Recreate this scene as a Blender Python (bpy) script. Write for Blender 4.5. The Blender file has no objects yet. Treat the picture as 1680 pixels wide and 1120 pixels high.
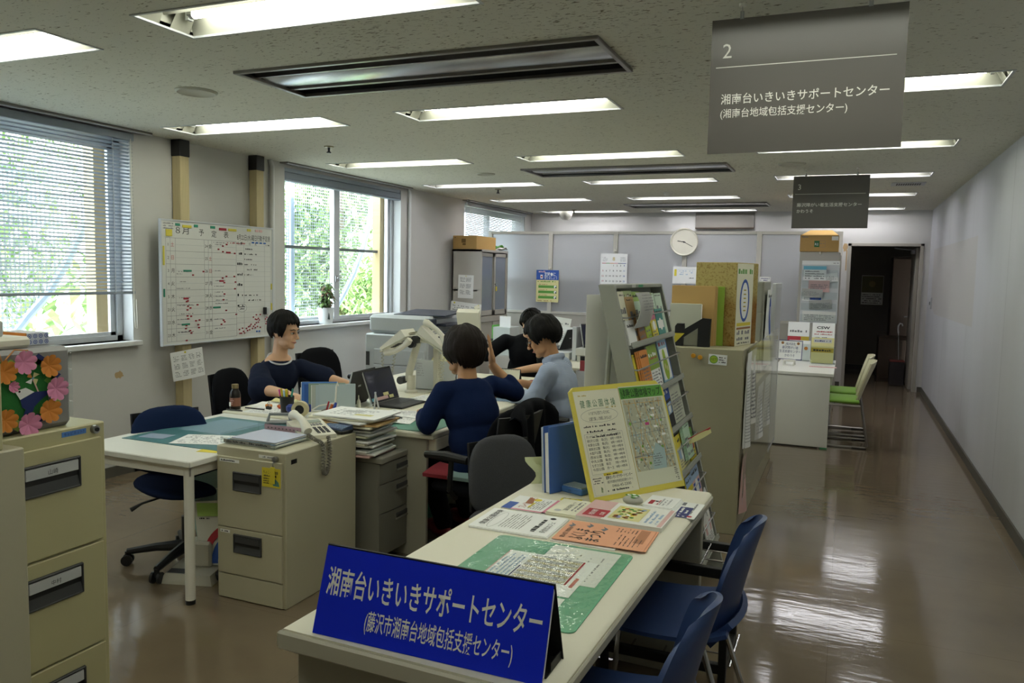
import bpy, bmesh, math, random
from mathutils import Matrix, Vector, noise
random.seed(7)
SC = bpy.context.scene
COL = SC.collection
PI = math.pi
# ---------------------------------------------------------------- camera
EYE = Vector((0, 0, 1.5))
def make_camera():
    yaw, pitch, roll = math.radians(22.7657), math.radians(4.9685), math.radians(-1.20845)
    fwd = Vector((-math.sin(yaw) * math.cos(pitch), math.cos(yaw) * math.cos(pitch), -math.sin(pitch)))
    right = Vector((math.cos(yaw), math.sin(yaw), 0)); down = fwd.cross(right)
    r2 = math.cos(roll) * right + math.sin(roll) * down
    d2 = -math.sin(roll) * right + math.cos(roll) * down
    cd = bpy.data.cameras.new('camera'); cam = bpy.data.objects.new('camera', cd); COL.objects.link(cam)
    m = Matrix((r2, -d2, -fwd)).transposed().to_4x4(); m.translation = EYE
    cam.matrix_world = m
    cd.lens = 28; cd.sensor_width = 36; cd.sensor_fit = 'HORIZONTAL'; cd.clip_start = .05; cd.clip_end = 300
    SC.camera = cam
make_camera()
# ---------------------------------------------------------------- world, sun, exposure
W = bpy.data.worlds.new('sky'); SC.world = W; W.use_nodes = True
bg = W.node_tree.nodes['Background']
bg.inputs[0].default_value = (.82, .92, 1.0, 1); bg.inputs[1].default_value = 13.0
sd = bpy.data.lights.new('sun', 'SUN'); sd.energy = 9.0; sd.angle = .02; sd.color = (1, .96, .88)
so = bpy.data.objects.new('sun', sd); COL.objects.link(so)
so.rotation_euler = (math.radians(18), math.radians(32), 0); so.location = (6, -4, 20)
TUBE = 23.0           # strength of the fluorescent tubes
vs = SC.view_settings
SC.display_settings.display_device = 'sRGB'
vs.view_transform = 'Standard'; vs.look = 'None'; vs.exposure = 0.0; vs.gamma = 1.0; vs.use_curve_mapping = False
SC.cycles.use_denoising = True
SC.cycles.max_bounces = 8; SC.cycles.diffuse_bounces = 5; SC.cycles.glossy_bounces = 4
SC.cycles.transmission_bounces = 6; SC.cycles.transparent_max_bounces = 16
SC.cycles.caustics_reflective = False; SC.cycles.caustics_refractive = False
SC.cycles.sample_clamp_indirect = 6.0
def portal(y0, y1, z0, z1):
    l = bpy.data.lights.new('window_portal', 'AREA'); l.shape = 'RECTANGLE'; l.size = y1 - y0; l.size_y = z1 - z0
    l.cycles.is_portal = True
    o = bpy.data.objects.new('window_portal', l); COL.objects.link(o)
    o.matrix_world = Matrix(((0, 0, -1, -4.93), (1, 0, 0, (y0 + y1) / 2), (0, -1, 0, (z0 + z1) / 2), (0, 0, 0, 1)))
for w_ in ((2.15, 4.21), (5.88, 7.91), (9.53, 11.66)): portal(w_[0], w_[1], .97, 2.38)
# ---------------------------------------------------------------- materials
def lin(c): return c / 12.92 if c <= .04045 else ((c + .055) / 1.055) ** 2.4
def rgb(h):
    if isinstance(h, str): h = [int(h[i:i + 2], 16) for i in (0, 2, 4)]
    return tuple(lin(c / 255) for c in h) + (1,)
MATS = {}
def mat(name, col, rough=.5, metal=0, spec=.5, var=0, vscale=8, bump=0, bscale=60, stretch=None, coat=0, trans=0, emit=0, alpha=1, sheen=0):
    if name in MATS: return MATS[name]
    m = bpy.data.materials.new(name); m.use_nodes = True; MATS[name] = m
    nt = m.node_tree; b = nt.nodes['Principled BSDF']
    c = rgb(col) if not (isinstance(col, tuple) and len(col) == 4) else col
    b.inputs['Base Color'].default_value = c
    b.inputs['Roughness'].default_value = rough; b.inputs['Metallic'].default_value = metal
    b.inputs['Specular IOR Level'].default_value = spec
    if coat: b.inputs['Coat Weight'].default_value = coat; b.inputs['Coat Roughness'].default_value = .08
    if trans: b.inputs['Transmission Weight'].default_value = trans
    if alpha < 1: b.inputs['Alpha'].default_value = alpha
    if sheen: b.inputs['Sheen Weight'].default_value = sheen
    if emit: b.inputs['Emission Color'].default_value = c; b.inputs['Emission Strength'].default_value = emit
    if var or bump:
        tc = nt.nodes.new('ShaderNodeTexCoord'); src = tc.outputs['Object']
        if stretch:
            mp = nt.nodes.new('ShaderNodeMapping'); mp.inputs['Scale'].default_value = stretch
            nt.links.new(src, mp.inputs[0]); src = mp.outputs[0]
    if var:
        n = nt.nodes.new('ShaderNodeTexNoise'); n.inputs['Scale'].default_value = vscale; n.inputs['Detail'].default_value = 4
        nt.links.new(src, n.inputs['Vector'])
        mx = nt.nodes.new('ShaderNodeMix'); mx.data_type = 'RGBA'
        mx.inputs[6].default_value = tuple(v * (1 - var) for v in c[:3]) + (1,)
        mx.inputs[7].default_value = tuple(min(1, v * (1 + var)) for v in c[:3]) + (1,)
        nt.links.new(n.outputs[0], mx.inputs[0]); nt.links.new(mx.outputs[2], b.inputs['Base Color'])
    if bump:
        n = nt.nodes.new('ShaderNodeTexNoise'); n.inputs['Scale'].default_value = bscale; n.inputs['Detail'].default_value = 3
        nt.links.new(src, n.inputs['Vector'])
        bp = nt.nodes.new('ShaderNodeBump'); bp.inputs['Strength'].default_value = bump; bp.inputs['Distance'].default_value = .01
        nt.links.new(n.outputs[0], bp.inputs['Height']); nt.links.new(bp.outputs[0], b.inputs['Normal'])
    return m
def glass(name, tint=(1, 1, 1, 1), rough=0.0):
    m = bpy.data.materials.new(name); m.use_nodes = True; nt = m.node_tree
    nt.nodes.remove(nt.nodes['Principled BSDF']); out = nt.nodes['Material Output']
    t = nt.nodes.new('ShaderNodeBsdfTransparent'); t.inputs[0].default_value = tint
    g = nt.nodes.new('ShaderNodeBsdfGlossy'); g.inputs['Roughness'].default_value = rough
    f = nt.nodes.new('ShaderNodeFresnel'); f.inputs[0].default_value = 1.45
    x = nt.nodes.new('ShaderNodeMixShader')
    ge = nt.nodes.new('ShaderNodeNewGeometry'); ma = nt.nodes.new('ShaderNodeMath'); ma.operation = 'MULTIPLY_ADD'; ma.inputs[1].default_value = -1; ma.inputs[2].default_value = 1
    mu = nt.nodes.new('ShaderNodeMath'); mu.operation = 'MULTIPLY'; nt.links.new(ge.outputs['Backfacing'], ma.inputs[0]); nt.links.new(ma.outputs[0], mu.inputs[0]); nt.links.new(f.outputs[0], mu.inputs[1])
    nt.links.new(mu.outputs[0], x.inputs[0]); nt.links.new(t.outputs[0], x.inputs[1]); nt.links.new(g.outputs[0], x.inputs[2])
    nt.links.new(x.outputs[0], out.inputs[0]); MATS[name] = m
    return m
GLASS = glass('window_glass', (.97, .99, .98, 1))
CLEAR = glass('clear_plastic', (.93, .95, .95, 1), .04)
VINYL = glass('clear_vinyl', (.90, .91, .89, 1), .07)
def frosted():
    m = bpy.data.materials.new('frosted_glass'); m.use_nodes = True; nt = m.node_tree
    b = nt.nodes['Principled BSDF']; b.inputs['Base Color'].default_value = rgb('eef0f4'); b.inputs['Roughness'].default_value = .4
    b.inputs['Transmission Weight'].default_value = .62; b.inputs['IOR'].default_value = 1.25; b.inputs['Specular IOR Level'].default_value = .3
    MATS['frosted_glass'] = m; return m
FROST = frosted()
def tube_mat(name, col, s):
    m = bpy.data.materials.new(name); m.use_nodes = True; nt = m.node_tree
    nt.nodes.remove(nt.nodes['Principled BSDF'])
    e = nt.nodes.new('ShaderNodeEmission'); e.inputs[0].default_value = col; e.inputs[1].default_value = s
    nt.links.new(e.outputs[0], nt.nodes['Material Output'].inputs[0]); MATS[name] = m; return m
TUBE_WARM = tube_mat('tube_glow_warm', (.98, 1.0, .87, 1), TUBE)
TUBE_COOL = tube_mat('tube_glow_cool', (.98, .97, 1.03, 1), TUBE * 1.08)
def ceiling_mat():
    m = mat('ceiling_board', 'cfccba', .9, spec=.2); nt = m.node_tree; b = nt.nodes['Principled BSDF']
    tc = nt.nodes.new('ShaderNodeTexCoord')
    mp = nt.nodes.new('ShaderNodeMapping'); mp.inputs['Scale'].default_value = (36, 95, 1); mp.inputs['Rotation'].default_value = (0, 0, .25)
    nt.links.new(tc.outputs['Object'], mp.inputs[0])
    n = nt.nodes.new('ShaderNodeTexNoise'); n.inputs['Scale'].default_value = 1.0; n.inputs['Detail'].default_value = 2; n.inputs['Distortion'].default_value = .8
    nt.links.new(mp.outputs[0], n.inputs['Vector'])
    # grime gathers round the right-hand ends of the air outlets
    masks = []
    for vx, vy, s in ((-.95, 2.85, .75), (-1.0, 3.75, .55), (-1.9, 2.9, .6), (-.9, 7.1, .6)):
        d = nt.nodes.new('ShaderNodeVectorMath'); d.operation = 'DISTANCE'; d.inputs[1].default_value = (vx, vy, 2.434)
        nt.links.new(tc.outputs['Object'], d.inputs[0])
        r = nt.nodes.new('ShaderNodeMapRange'); r.inputs[1].default_value = 0; r.inputs[2].default_value = s; r.inputs[3].default_value = .06; r.inputs[4].default_value = 0
        nt.links.new(d.outputs['Value'], r.inputs[0]); masks.append(r.outputs[0])
    acc = n.outputs[0]
    for k in masks:
        a = nt.nodes.new('ShaderNodeMath'); a.operation = 'ADD'; nt.links.new(acc, a.inputs[0]); nt.links.new(k, a.inputs[1]); acc = a.outputs[0]
    cr = nt.nodes.new('ShaderNodeValToRGB'); cr.color_ramp.elements[0].position = .635; cr.color_ramp.elements[1].position = .71
    cr.color_ramp.elements[0].color = rgb('d9d8cc'); cr.color_ramp.elements[1].color = rgb('7a7463')
    nt.links.new(acc, cr.inputs[0]); nt.links.new(cr.outputs[0], b.inputs['Base Color'])
    return m
CEIL = ceiling_mat()
def floor_mat():
    m = mat('floor_vinyl', '97897a', .16, spec=.75); nt = m.node_tree; b = nt.nodes['Principled BSDF']
    tc = nt.nodes.new('ShaderNodeTexCoord')
    n = nt.nodes.new('ShaderNodeTexNoise'); n.inputs['Scale'].default_value = 1.6; n.inputs['Detail'].default_value = 5
    nt.links.new(tc.outputs['Object'], n.inputs['Vector'])
    cr = nt.nodes.new('ShaderNodeValToRGB'); cr.color_ramp.elements[0].position = .3; cr.color_ramp.elements[1].position = .7
    cr.color_ramp.elements[0].color = rgb('6d6050'); cr.color_ramp.elements[1].color = rgb('7f705b')
    nt.links.new(n.outputs[0], cr.inputs[0])
    bk = nt.nodes.new('ShaderNodeTexBrick'); bk.offset = 0; bk.inputs['Scale'].default_value = 1; bk.inputs['Brick Width'].default_value = .9; bk.inputs['Row Height'].default_value = .9
    bk.inputs['Mortar Size'].default_value = .0012; bk.inputs['Color1'].default_value = (1, 1, 1, 1); bk.inputs['Color2'].default_value = (1, 1, 1, 1); bk.inputs['Mortar'].default_value = (.72, .7, .66, 1)
    nt.links.new(tc.outputs['Object'], bk.inputs['Vector'])
    mx = nt.nodes.new('ShaderNodeMix'); mx.data_type = 'RGBA'; mx.blend_type = 'MULTIPLY'; mx.inputs[0].default_value = 1
    nt.links.new(cr.outputs[0], mx.inputs[6]); nt.links.new(bk.outputs[0], mx.inputs[7]); nt.links.new(mx.outputs[2], b.inputs['Base Color'])
    mp = nt.nodes.new('ShaderNodeMapping'); mp.inputs['Scale'].default_value = (5, 16, 1); nt.links.new(tc.outputs['Object'], mp.inputs[0])
    w = nt.nodes.new('ShaderNodeTexNoise'); w.inputs['Scale'].default_value = 1.0; w.inputs['Detail'].default_value = 3; nt.links.new(mp.outputs[0], w.inputs['Vector'])
    bp = nt.nodes.new('ShaderNodeBump'); bp.inputs['Strength'].default_value = .16; bp.inputs['Distance'].default_value = .006
    nt.links.new(w.outputs[0], bp.inputs['Height']); nt.links.new(bp.outputs[0], b.inputs['Normal'])
    n2 = nt.nodes.new('ShaderNodeTexNoise'); n2.inputs['Scale'].default_value = 3; nt.links.new(tc.outputs['Object'], n2.inputs['Vector'])
    mr = nt.nodes.new('ShaderNodeMapRange'); mr.inputs[3].default_value = .05; mr.inputs[4].default_value = .13; nt.links.new(n2.outputs[0], mr.inputs[0]); nt.links.new(mr.outputs[0], b.inputs['Roughness'])
    return m
FLOOR = floor_mat()
WALL = mat('wall_paint', 'cbcac7', .85, spec=.25, var=.05, vscale=1.3, bump=.05, bscale=220)
WALLR = mat('wall_panel_paint', 'bebfc4', .6, spec=.35, var=.07, vscale=1.5, stretch=(1, 3, .35))
REVEAL = mat('reveal_paint', 'cfd0d0', .6)
ALU = mat('aluminium_sash', 'c9cdd2', .4, .25)
STEELD = mat('dark_aluminium', '8d8a86', .32, .85, var=.06, vscale=3)
BASEB = mat('baseboard_vinyl', '55524a', .6)
WHITE = mat('white_paint', 'e6e4dc', .45)
PAPER = mat('white_paper', 'eaeae6', .8, spec=.2)
PAPERW = mat('bright_paper', 'f2f3f2', .8, spec=.2)
CREAM = mat('cream_paper', 'e9e7d2', .8, spec=.2)
INK = mat('black_ink', '2a2a2e', .7)
INKG = mat('grey_ink', '7c7d82', .8)
INKL = mat('pale_ink', 'a9abb0', .8)
BLACK = mat('black_plastic', '17181a', .45)
BLACKM = mat('black_steel', '101112', .5)
DGREY = mat('dark_grey_plastic', '3b3c3f', .5)
GREYP = mat('grey_plastic', '8b8d8f', .5)
LGREY = mat('light_grey_plastic', 'c0c3c6', .45)
IVORY = mat('ivory_plastic', 'dedbcc', .45)
CHROME = mat('chrome_tube', 'c8c8c8', .18, 1)
STEEL = mat('brushed_steel', 'a8a9ab', .35, 1)
OLIVE = mat('beige_steel', 'bdb78f', .42, var=.03, vscale=5)
OLIVE2 = mat('beige_steel_grey', 'b9b49c', .45, var=.03, vscale=5)
TAN = mat('khaki_steel', 'a8a388', .5, var=.04, vscale=6, bump=.03, bscale=500)
GREYST = mat('grey_steel', 'b4b0a8', .45, var=.03, vscale=6)
DESKTOP = mat('desk_laminate', 'e2decb', .38, spec=.5, var=.02, vscale=12)
DESKEDGE = mat('desk_edge', 'b3af9f', .4)
DESKST = mat('desk_steel', 'a3a091', .5)
TABLEW = mat('white_laminate', 'e6e6e0', .35)
NAVYF = mat('navy_upholstery', '1d2a4a', .95, spec=.1, bump=.15, bscale=500)
BLACKF = mat('black_upholstery', '15161a', .95, spec=.1, bump=.15, bscale=500)
GREYF = mat('grey_tweed', '515257', .95, spec=.1, var=.35, vscale=350, bump=.3, bscale=500)
SHELLB = mat('blue_shell', '2c4170', .42, spec=.45)
BLUES = mat('sign_blue', '0a28d0', .42, spec=.35)
SIGNG = mat('sign_grey', '5f5c59', .34, spec=.5)
SIGNW = mat('sign_white', 'e6e6e0', .5)
RED = mat('red_print', 'b0323f', .6); BLUE = mat('blue_print', '2f55a8', .6); GREEN = mat('green_print', '5a9a3c', .6)
YEL = mat('yellow_print', 'e0cf3c', .6); ORG = mat('orange_print', 'd98a3c', .6); PINK = mat('pink_print', 'd88aa0', .6)
LGRN = mat('light_green_print', 'a6c96a', .6); CYAN = mat('cyan_print', '6fb4cc', .6); MINT = mat('mint_paper', 'bcd9c0', .7)
NAVY = mat('navy_print', '27306f', .6); LBLUE = mat('pale_blue_print', '9cb8d8', .6); BROWN = mat('brown_print', '9a6a3c', .6)
PALEY = mat('pale_yellow_paper', 'dcd69a', .7); PALEP = mat('pale_pink_paper', 'dcb6b4', .7); ORANGEP = mat('orange_paper', 'e8a987', .8); LGY = mat('light_grey_print', 'c4c6c6', .7)
CARD = mat('cardboard', 'bd9a63', .85, spec=.15, var=.06, vscale=14)
CARDL = mat('cardboard_light', 'c9a468', .85, spec=.15)
WOODP = mat('pine_post', 'c4b58c', .65, var=.14, vscale=7, stretch=(14, 14, 1))
DWOOD = mat('dark_brown_wood', '3a2a1c', .5, var=.2, vscale=6, stretch=(8, 8, 1))
SKIN = mat('skin', 'd6ab8a', .55, spec=.35, var=.05, vscale=20)
SKIN2 = mat('skin_tan', 'c4946c', .55, spec=.35, var=.05, vscale=20)
LIP = mat('lips', 'a8625a', .5); EYEW = mat('eye_white', 'd8d4cc', .3)
# ---------------------------------------------------------------- mesh helpers
def frame(o, x, y):
    x = Vector(x).normalized(); y = Vector(y); y = (y - x * y.dot(x)).normalized(); z = x.cross(y)
    m = Matrix((x, y, z)).transposed().to_4x4(); m.translation = Vector(o); return m
def rotz(o, a): m = Matrix.Rotation(a, 4, 'Z'); m.translation = Vector(o); return m
IDENT = Matrix.Identity(4)
_TXT = {}
def text_geo(s, bold=0):
    k = (s, bold)
    if k not in _TXT:
        c = bpy.data.curves.new('tmp_text', 'FONT'); c.body = s; c.size = 1; c.resolution_u = 2; c.offset = bold
        o = bpy.data.objects.new('tmp_text', c); COL.objects.link(o)
        dg = bpy.context.evaluated_depsgraph_get(); dg.update()
        me = bpy.data.meshes.new_from_object(o.evaluated_get(dg))
        v = [tuple(p.co) for p in me.vertices]; f = [tuple(p.vertices) for p in me.polygons]
        xs = [p[0] for p in v] or [0]; ys = [p[1] for p in v] or [0]
        _TXT[k] = (v, f, min(xs), max(xs), min(ys), max(ys))
        bpy.data.objects.remove(o); bpy.data.curves.remove(c); bpy.data.meshes.remove(me)
    return _TXT[k]
class MB:
    def __init__(s, T=None): s.v = []; s.f = []; s.k = []; s.ms = []; s.T = T or IDENT
    def mi(s, m):
        if m not in s.ms: s.ms.append(m)
        return s.ms.index(m)
    def add(s, vs, fs, m, T=None):
        M = s.T @ T if T is not None else s.T; n = len(s.v); i = s.mi(m)
        s.v += [M @ Vector(p) for p in vs]; s.f += [tuple(a + n for a in f) for f in fs]; s.k += [i] * len(fs); return s
    def bx(s, x0, x1, y0, y1, z0, z1, m, bev=0, T=None):
        if x0 > x1: x0, x1 = x1, x0
        if y0 > y1: y0, y1 = y1, y0
        if z0 > z1: z0, z1 = z1, z0
        b = min(bev, (x1 - x0) * .45, (y1 - y0) * .45, (z1 - z0) * .45)
        if b <= 0:
            v = [(x, y, z) for x in (x0, x1) for y in (y0, y1) for z in (z0, z1)]
            return s.add(v, [(0, 1, 3, 2), (4, 6, 7, 5), (0, 4, 5, 1), (2, 3, 7, 6), (0, 2, 6, 4), (1, 5, 7, 3)], m, T)
        v = []; idx = {}
        for a, x in enumerate((x0, x1)):
            for c, y in enumerate((y0, y1)):
                for e, z in enumerate((z0, z1)):
                    sx, sy, sz = (1, -1)[a], (1, -1)[c], (1, -1)[e]
                    idx[a, c, e] = len(v)
                    v += [(x, y + sy * b, z + sz * b), (x + sx * b, y, z + sz * b), (x + sx * b, y + sy * b, z)]
        f = []
        I = lambda a, c, e, k: idx[a, c, e] + k
        for a in (0, 1): q = [I(a, 0, 0, 0), I(a, 1, 0, 0), I(a, 1, 1, 0), I(a, 0, 1, 0)]; f.append(q if a else q[::-1])
        for c in (0, 1): q = [I(0, c, 0, 1), I(1, c, 0, 1), I(1, c, 1, 1), I(0, c, 1, 1)]; f.append(q[::-1] if c else q)
        for e in (0, 1): q = [I(0, 0, e, 2), I(1, 0, e, 2), I(1, 1, e, 2), I(0, 1, e, 2)]; f.append(q if e else q[::-1])
        for c in (0, 1):
            for e in (0, 1): f.append([I(0, c, e, 1), I(1, c, e, 1), I(1, c, e, 2), I(0, c, e, 2)])
        for a in (0, 1):
            for e in (0, 1): f.append([I(a, 0, e, 0), I(a, 1, e, 0), I(a, 1, e, 2), I(a, 0, e, 2)])
        for a in (0, 1):
            for c in (0, 1): f.append([I(a, c, 0, 0), I(a, c, 1, 0), I(a, c, 1, 1), I(a, c, 0, 1)])
        for a in (0, 1):
            for c in (0, 1):
                for e in (0, 1): f.append([I(a, c, e, 0), I(a, c, e, 1), I(a, c, e, 2)])
        return s.add(v, f, m, T)
    def cyl(s, p0, p1, r0, m, r1=None, n=12, T=None):
        return s.tube([p0, p1], [r0, r0 if r1 is None else r1], m, n, T)
    def tube(s, pts, r, m, n=8, T=None, cap=True):
        P = [Vector(p) for p in pts]; R = r if isinstance(r, (list, tuple)) else [r] * len(P)
        v = []; f = []; up = None
        for i, p in enumerate(P):
            d = (P[min(i + 1, len(P) - 1)] - P[max(i - 1, 0)]).normalized()
            if up is None: up = d.orthogonal().normalized()
            up = (up - d * up.dot(d))
            up = up.normalized() if up.length > 1e-6 else d.orthogonal().normalized()
            w = d.cross(up)
            for j in range(n):
                a = 2 * PI * j / n; v.append(p + (up * math.cos(a) + w * math.sin(a)) * R[i])
        for i in range(len(P) - 1):
            for j in range(n): f.append((i * n + j, i * n + (j + 1) % n, (i + 1) * n + (j + 1) % n, (i + 1) * n + j))
        if cap: f.append(tuple(range(n))[::-1]); f.append(tuple((len(P) - 1) * n + j for j in range(n)))
        return s.add(v, f, m, T)
    def lathe(s, prof, m, n=24, T=None):
        v = [(r * math.cos(2 * PI * j / n), r * math.sin(2 * PI * j / n), z) for r, z in prof for j in range(n)]
        f = [(i * n + j, i * n + (j + 1) % n, (i + 1) * n + (j + 1) % n, (i + 1) * n + j) for i in range(len(prof) - 1) for j in range(n)]
        if prof[0][0] > 1e-5: f.append(tuple(range(n))[::-1])
        if prof[-1][0] > 1e-5: f.append(tuple((len(prof) - 1) * n + j for j in range(n)))
        return s.add(v, f, m, T)
    def prism(s, poly, z0, z1, m, T=None):
        n = len(poly); v = [(x, y, z0) for x, y in poly] + [(x, y, z1) for x, y in poly]
        f = [tuple(range(n))[::-1], tuple(range(n, 2 * n))] + [(i, (i + 1) % n, n + (i + 1) % n, n + i) for i in range(n)]
        return s.add(v, f, m, T)
    def ell(s, c, r, m, n=16, T=None, ax=None):
        v = []; f = []; h = n // 2
        for i in range(h + 1):
            t = PI * i / h
            for j in range(n):
                a = 2 * PI * j / n; p = Vector((r[0] * math.sin(t) * math.cos(a), r[1] * math.sin(t) * math.sin(a), r[2] * math.cos(t)))
                if ax is not None: p = ax @ p
                v.append(p + Vector(c))
        for i in range(h):
            for j in range(n): f.append((i * n + j, (i + 1) * n + j, (i + 1) * n + (j + 1) % n, i * n + (j + 1) % n))
        return s.add(v, f, m, T)
    def grid(s, fn, nu, nv, m, T=None, thick=0, closed_u=False):
        v = [Vector(fn(i / (nu - (0 if closed_u else 1)), j / (nv - 1))) for j in range(nv) for i in range(nu)]
        f = []
        for j in range(nv - 1):
            for i in range(nu if closed_u else nu - 1):
                i2 = (i + 1) % nu; f.append((j * nu + i, j * nu + i2, (j + 1) * nu + i2, (j + 1) * nu + i))
        if thick:
            N = [Vector() for _ in v]
            for q in f:
                nn = (v[q[1]] - v[q[0]]).cross(v[q[3]] - v[q[0]])
                for a in q: N[a] += nn
            b = len(v); v2 = [p - (nn.normalized() if nn.length else Vector((0, 0, 1))) * thick for p, nn in zip(v, N)]
            g = [tuple(a + b for a in q)[::-1] for q in f]
            E = {}
            for q in f:
                for a, c in zip(q, q[1:] + q[:1]): E[a, c] = 1
            rim = [(c, a, a + b, c + b) for (a, c) in E if (c, a) not in E]
            v = v + v2; f = f + g + rim
        return s.add(v, f, m, T)
    # flat drawing on a local XY plane
    def rect(s, x0, y0, x1, y1, m, z=.0006, T=None):
        return s.add([(x0, y0, z), (x1, y0, z), (x1, y1, z), (x0, y1, z)], [(0, 1, 2, 3)], m, T)
    def poly(s, pts, m, z=.0006, T=None): return s.add([(x, y, z) for x, y in pts], [tuple(range(len(pts)))], m, T)
    def disc(s, x, y, r, m, z=.0008, T=None, n=20, ry=None):
        return s.poly([(x + r * math.cos(2 * PI * i / n), y + (ry or r) * math.sin(2 * PI * i / n)) for i in range(n)], m, z, T)
    def line(s, x0, y0, x1, y1, w, m, z=.0008, T=None):
        d = Vector((x1 - x0, y1 - y0)); l = d.length or 1; nx, ny = -d.y / l * w / 2, d.x / l * w / 2
        return s.poly([(x0 - nx, y0 - ny), (x1 - nx, y1 - ny), (x1 + nx, y1 + ny), (x0 + nx, y0 + ny)], m, z, T)
    def ring(s, x, y, rx, ry, w, m, z=.0008, T=None, n=36):
        for i in range(n):
            a, b = 2 * PI * i / n, 2 * PI * (i + 1) / n
            s.line(x + rx * math.cos(a), y + ry * math.sin(a), x + rx * math.cos(b), y + ry * math.sin(b), w, m, z, T)
        return s
    def text(s, t, x, y, h, m, w=None, z=.0009, T=None, bold=0, al='L'):
        v, f, a, b, c, d = text_geo(t, bold)
        sy = h / .84; sx = sy if w is None else w / max(b - a, .01)
        ox = x - a * sx if al == 'L' else (x - (a + b) / 2 * sx if al == 'C' else x - b * sx)
        return s.add([(ox + p[0] * sx, y + p[1] * sy, z) for p in v], f, m, T)
    def scrib(s, x0, x1, y, h, m, z=.0007, T=None, dens=.8):
        """a line of print too small to read: a row of little marks"""
        x = x0
        while x < x1:
            w = h * random.uniform(.5, 1.1); x2 = min(x + w, x1)
            if random.random() < dens:
                hh = h * random.uniform(.55, 1)
                s.rect(x, y + h * .1, x2 - h * .12, y + hh, m, z, T)
            x += w * 1.12
        return s
    def para(s, x0, x1, y0, y1, n, m, z=.0007, T=None, fill=.62, dens=.85):
        p = (y1 - y0) / n
        for i in range(n): s.scrib(x0, x1 - (x1 - x0) * random.choice((0, 0, .08, .25)), y1 - (i + 1) * p + p * .2, p * fill, m, z, T, dens)
        return s
    def build(s, name, parent=None, smooth=35, local=False):
        me = bpy.data.meshes.new(name)
        vs_ = s.v
        if parent is not None and not local:
            inv = parent_mat(parent).inverted(); vs_ = [inv @ p for p in vs_]
        me.from_pydata([tuple(p) for p in vs_], [], s.f)
        for m in s.ms: me.materials.append(m)
        me.polygons.foreach_set('material_index', s.k)
        me.update()
        if smooth:
            me.polygons.foreach_set('use_smooth', [True] * len(me.polygons))
            try: me.set_sharp_from_angle(angle=math.radians(smooth))
            except Exception: pass
        o = bpy.data.objects.new(name, me); COL.objects.link(o)
        if parent is not None: o.parent = parent
        return o
def parent_mat(o):
    m = o.matrix_basis.copy()
    while o.parent is not None: o = o.parent; m = o.matrix_basis @ m
    return m
def tag(o, label, cat, group=None, kind=None):
    o['label'] = label
    if cat: o['category'] = cat
    if group: o['group'] = group
    if kind: o['kind'] = kind
    return o
def thing(name, label, cat, loc=(0, 0, 0), rz=0, group=None):
    o = bpy.data.objects.new(name, None); COL.objects.link(o); o.empty_display_size = .05
    o.location = loc; o.rotation_euler = (0, 0, rz); o.matrix_basis = rotz(loc, rz)
    return tag(o, label, cat, group)
def struct(b, name, label=None, smooth=0):
    o = b.build(name, smooth=smooth); o['kind'] = 'structure'
    if label: o['label'] = label
    return o
def dup(root, loc, rz, label, group=None):
    r = root.copy(); COL.objects.link(r); r.matrix_basis = rotz(loc, rz); r['label'] = label
    if group: r['group'] = group
    for c in root.children:
        k = c.copy(); COL.objects.link(k); k.parent = r; k.matrix_basis = c.matrix_basis
        for g in c.children:
            q = g.copy(); COL.objects.link(q); q.parent = k; q.matrix_basis = g.matrix_basis
    return r
def single(b, name, label, cat, group=None, smooth=35): return tag(b.build(name, smooth=smooth), label, cat, group)
def sheet(name, label, cat, T, w, h, m, draw=None, thick=.0012, group=None, curl=0):
    """a sheet of paper: local frame T, x right, y up, z towards the reader; origin at its lower left corner"""
    b = MB(T)
    if curl:
        b.grid(lambda u, v: (u * w, v * h, curl * math.sin(PI * u) * (1 - v) + .3 * curl * v * v), 10, 8, m, thick=thick)
    else: b.bx(0, w, 0, h, -thick, 0, m)
    n0 = len(b.v)
    if draw: draw(b, w, h)
    if curl:
        I = T.inverted()
        for k in range(n0, len(b.v)):
            q = I @ b.v[k]; u, v = min(1, max(0, q.x / w)), q.y / h; q.z += curl * math.sin(PI * u) * (1 - v) + .3 * curl * v * v + .0008; b.v[k] = T @ q
    return single(b, name, label, cat, group, smooth=30)
def voxel(b, name, mats, vox=.006, smooth=6, parent=None, pick=None, noise_amp=0, noise_scale=20):
    """one continuous surface from the overlapping pieces collected in b"""
    me = bpy.data.meshes.new(name); me.from_pydata([tuple(p) for p in b.v], [], b.f); me.update()
    o = bpy.data.objects.new(name, me); COL.objects.link(o)
    r = o.modifiers.new('r', 'REMESH'); r.mode = 'VOXEL'; r.voxel_size = vox
    if smooth: k = o.modifiers.new('s', 'SMOOTH'); k.factor = .5; k.iterations = smooth
    dg = bpy.context.evaluated_depsgraph_get(); dg.update()
    m2 = bpy.data.meshes.new_from_object(o.evaluated_get(dg)); o.modifiers.clear(); o.data = m2; bpy.data.meshes.remove(me); m2.name = name
    if noise_amp:
        for v in m2.vertices:
            p = v.co; v.co = p + v.normal * noise_amp * (noise.noise(p * noise_scale) + .5 * noise.noise(p * noise_scale * 2.1))
    inv = parent_mat(parent).inverted() if parent is not None else IDENT
    m2.materials.clear()
    for m in mats: m2.materials.append(m)
    for p in m2.polygons:
        p.use_smooth = True
        p.material_index = pick(p.center) if pick else 0
    m2.transform(inv)
    if parent is not None: o.parent = parent
    return o
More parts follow.
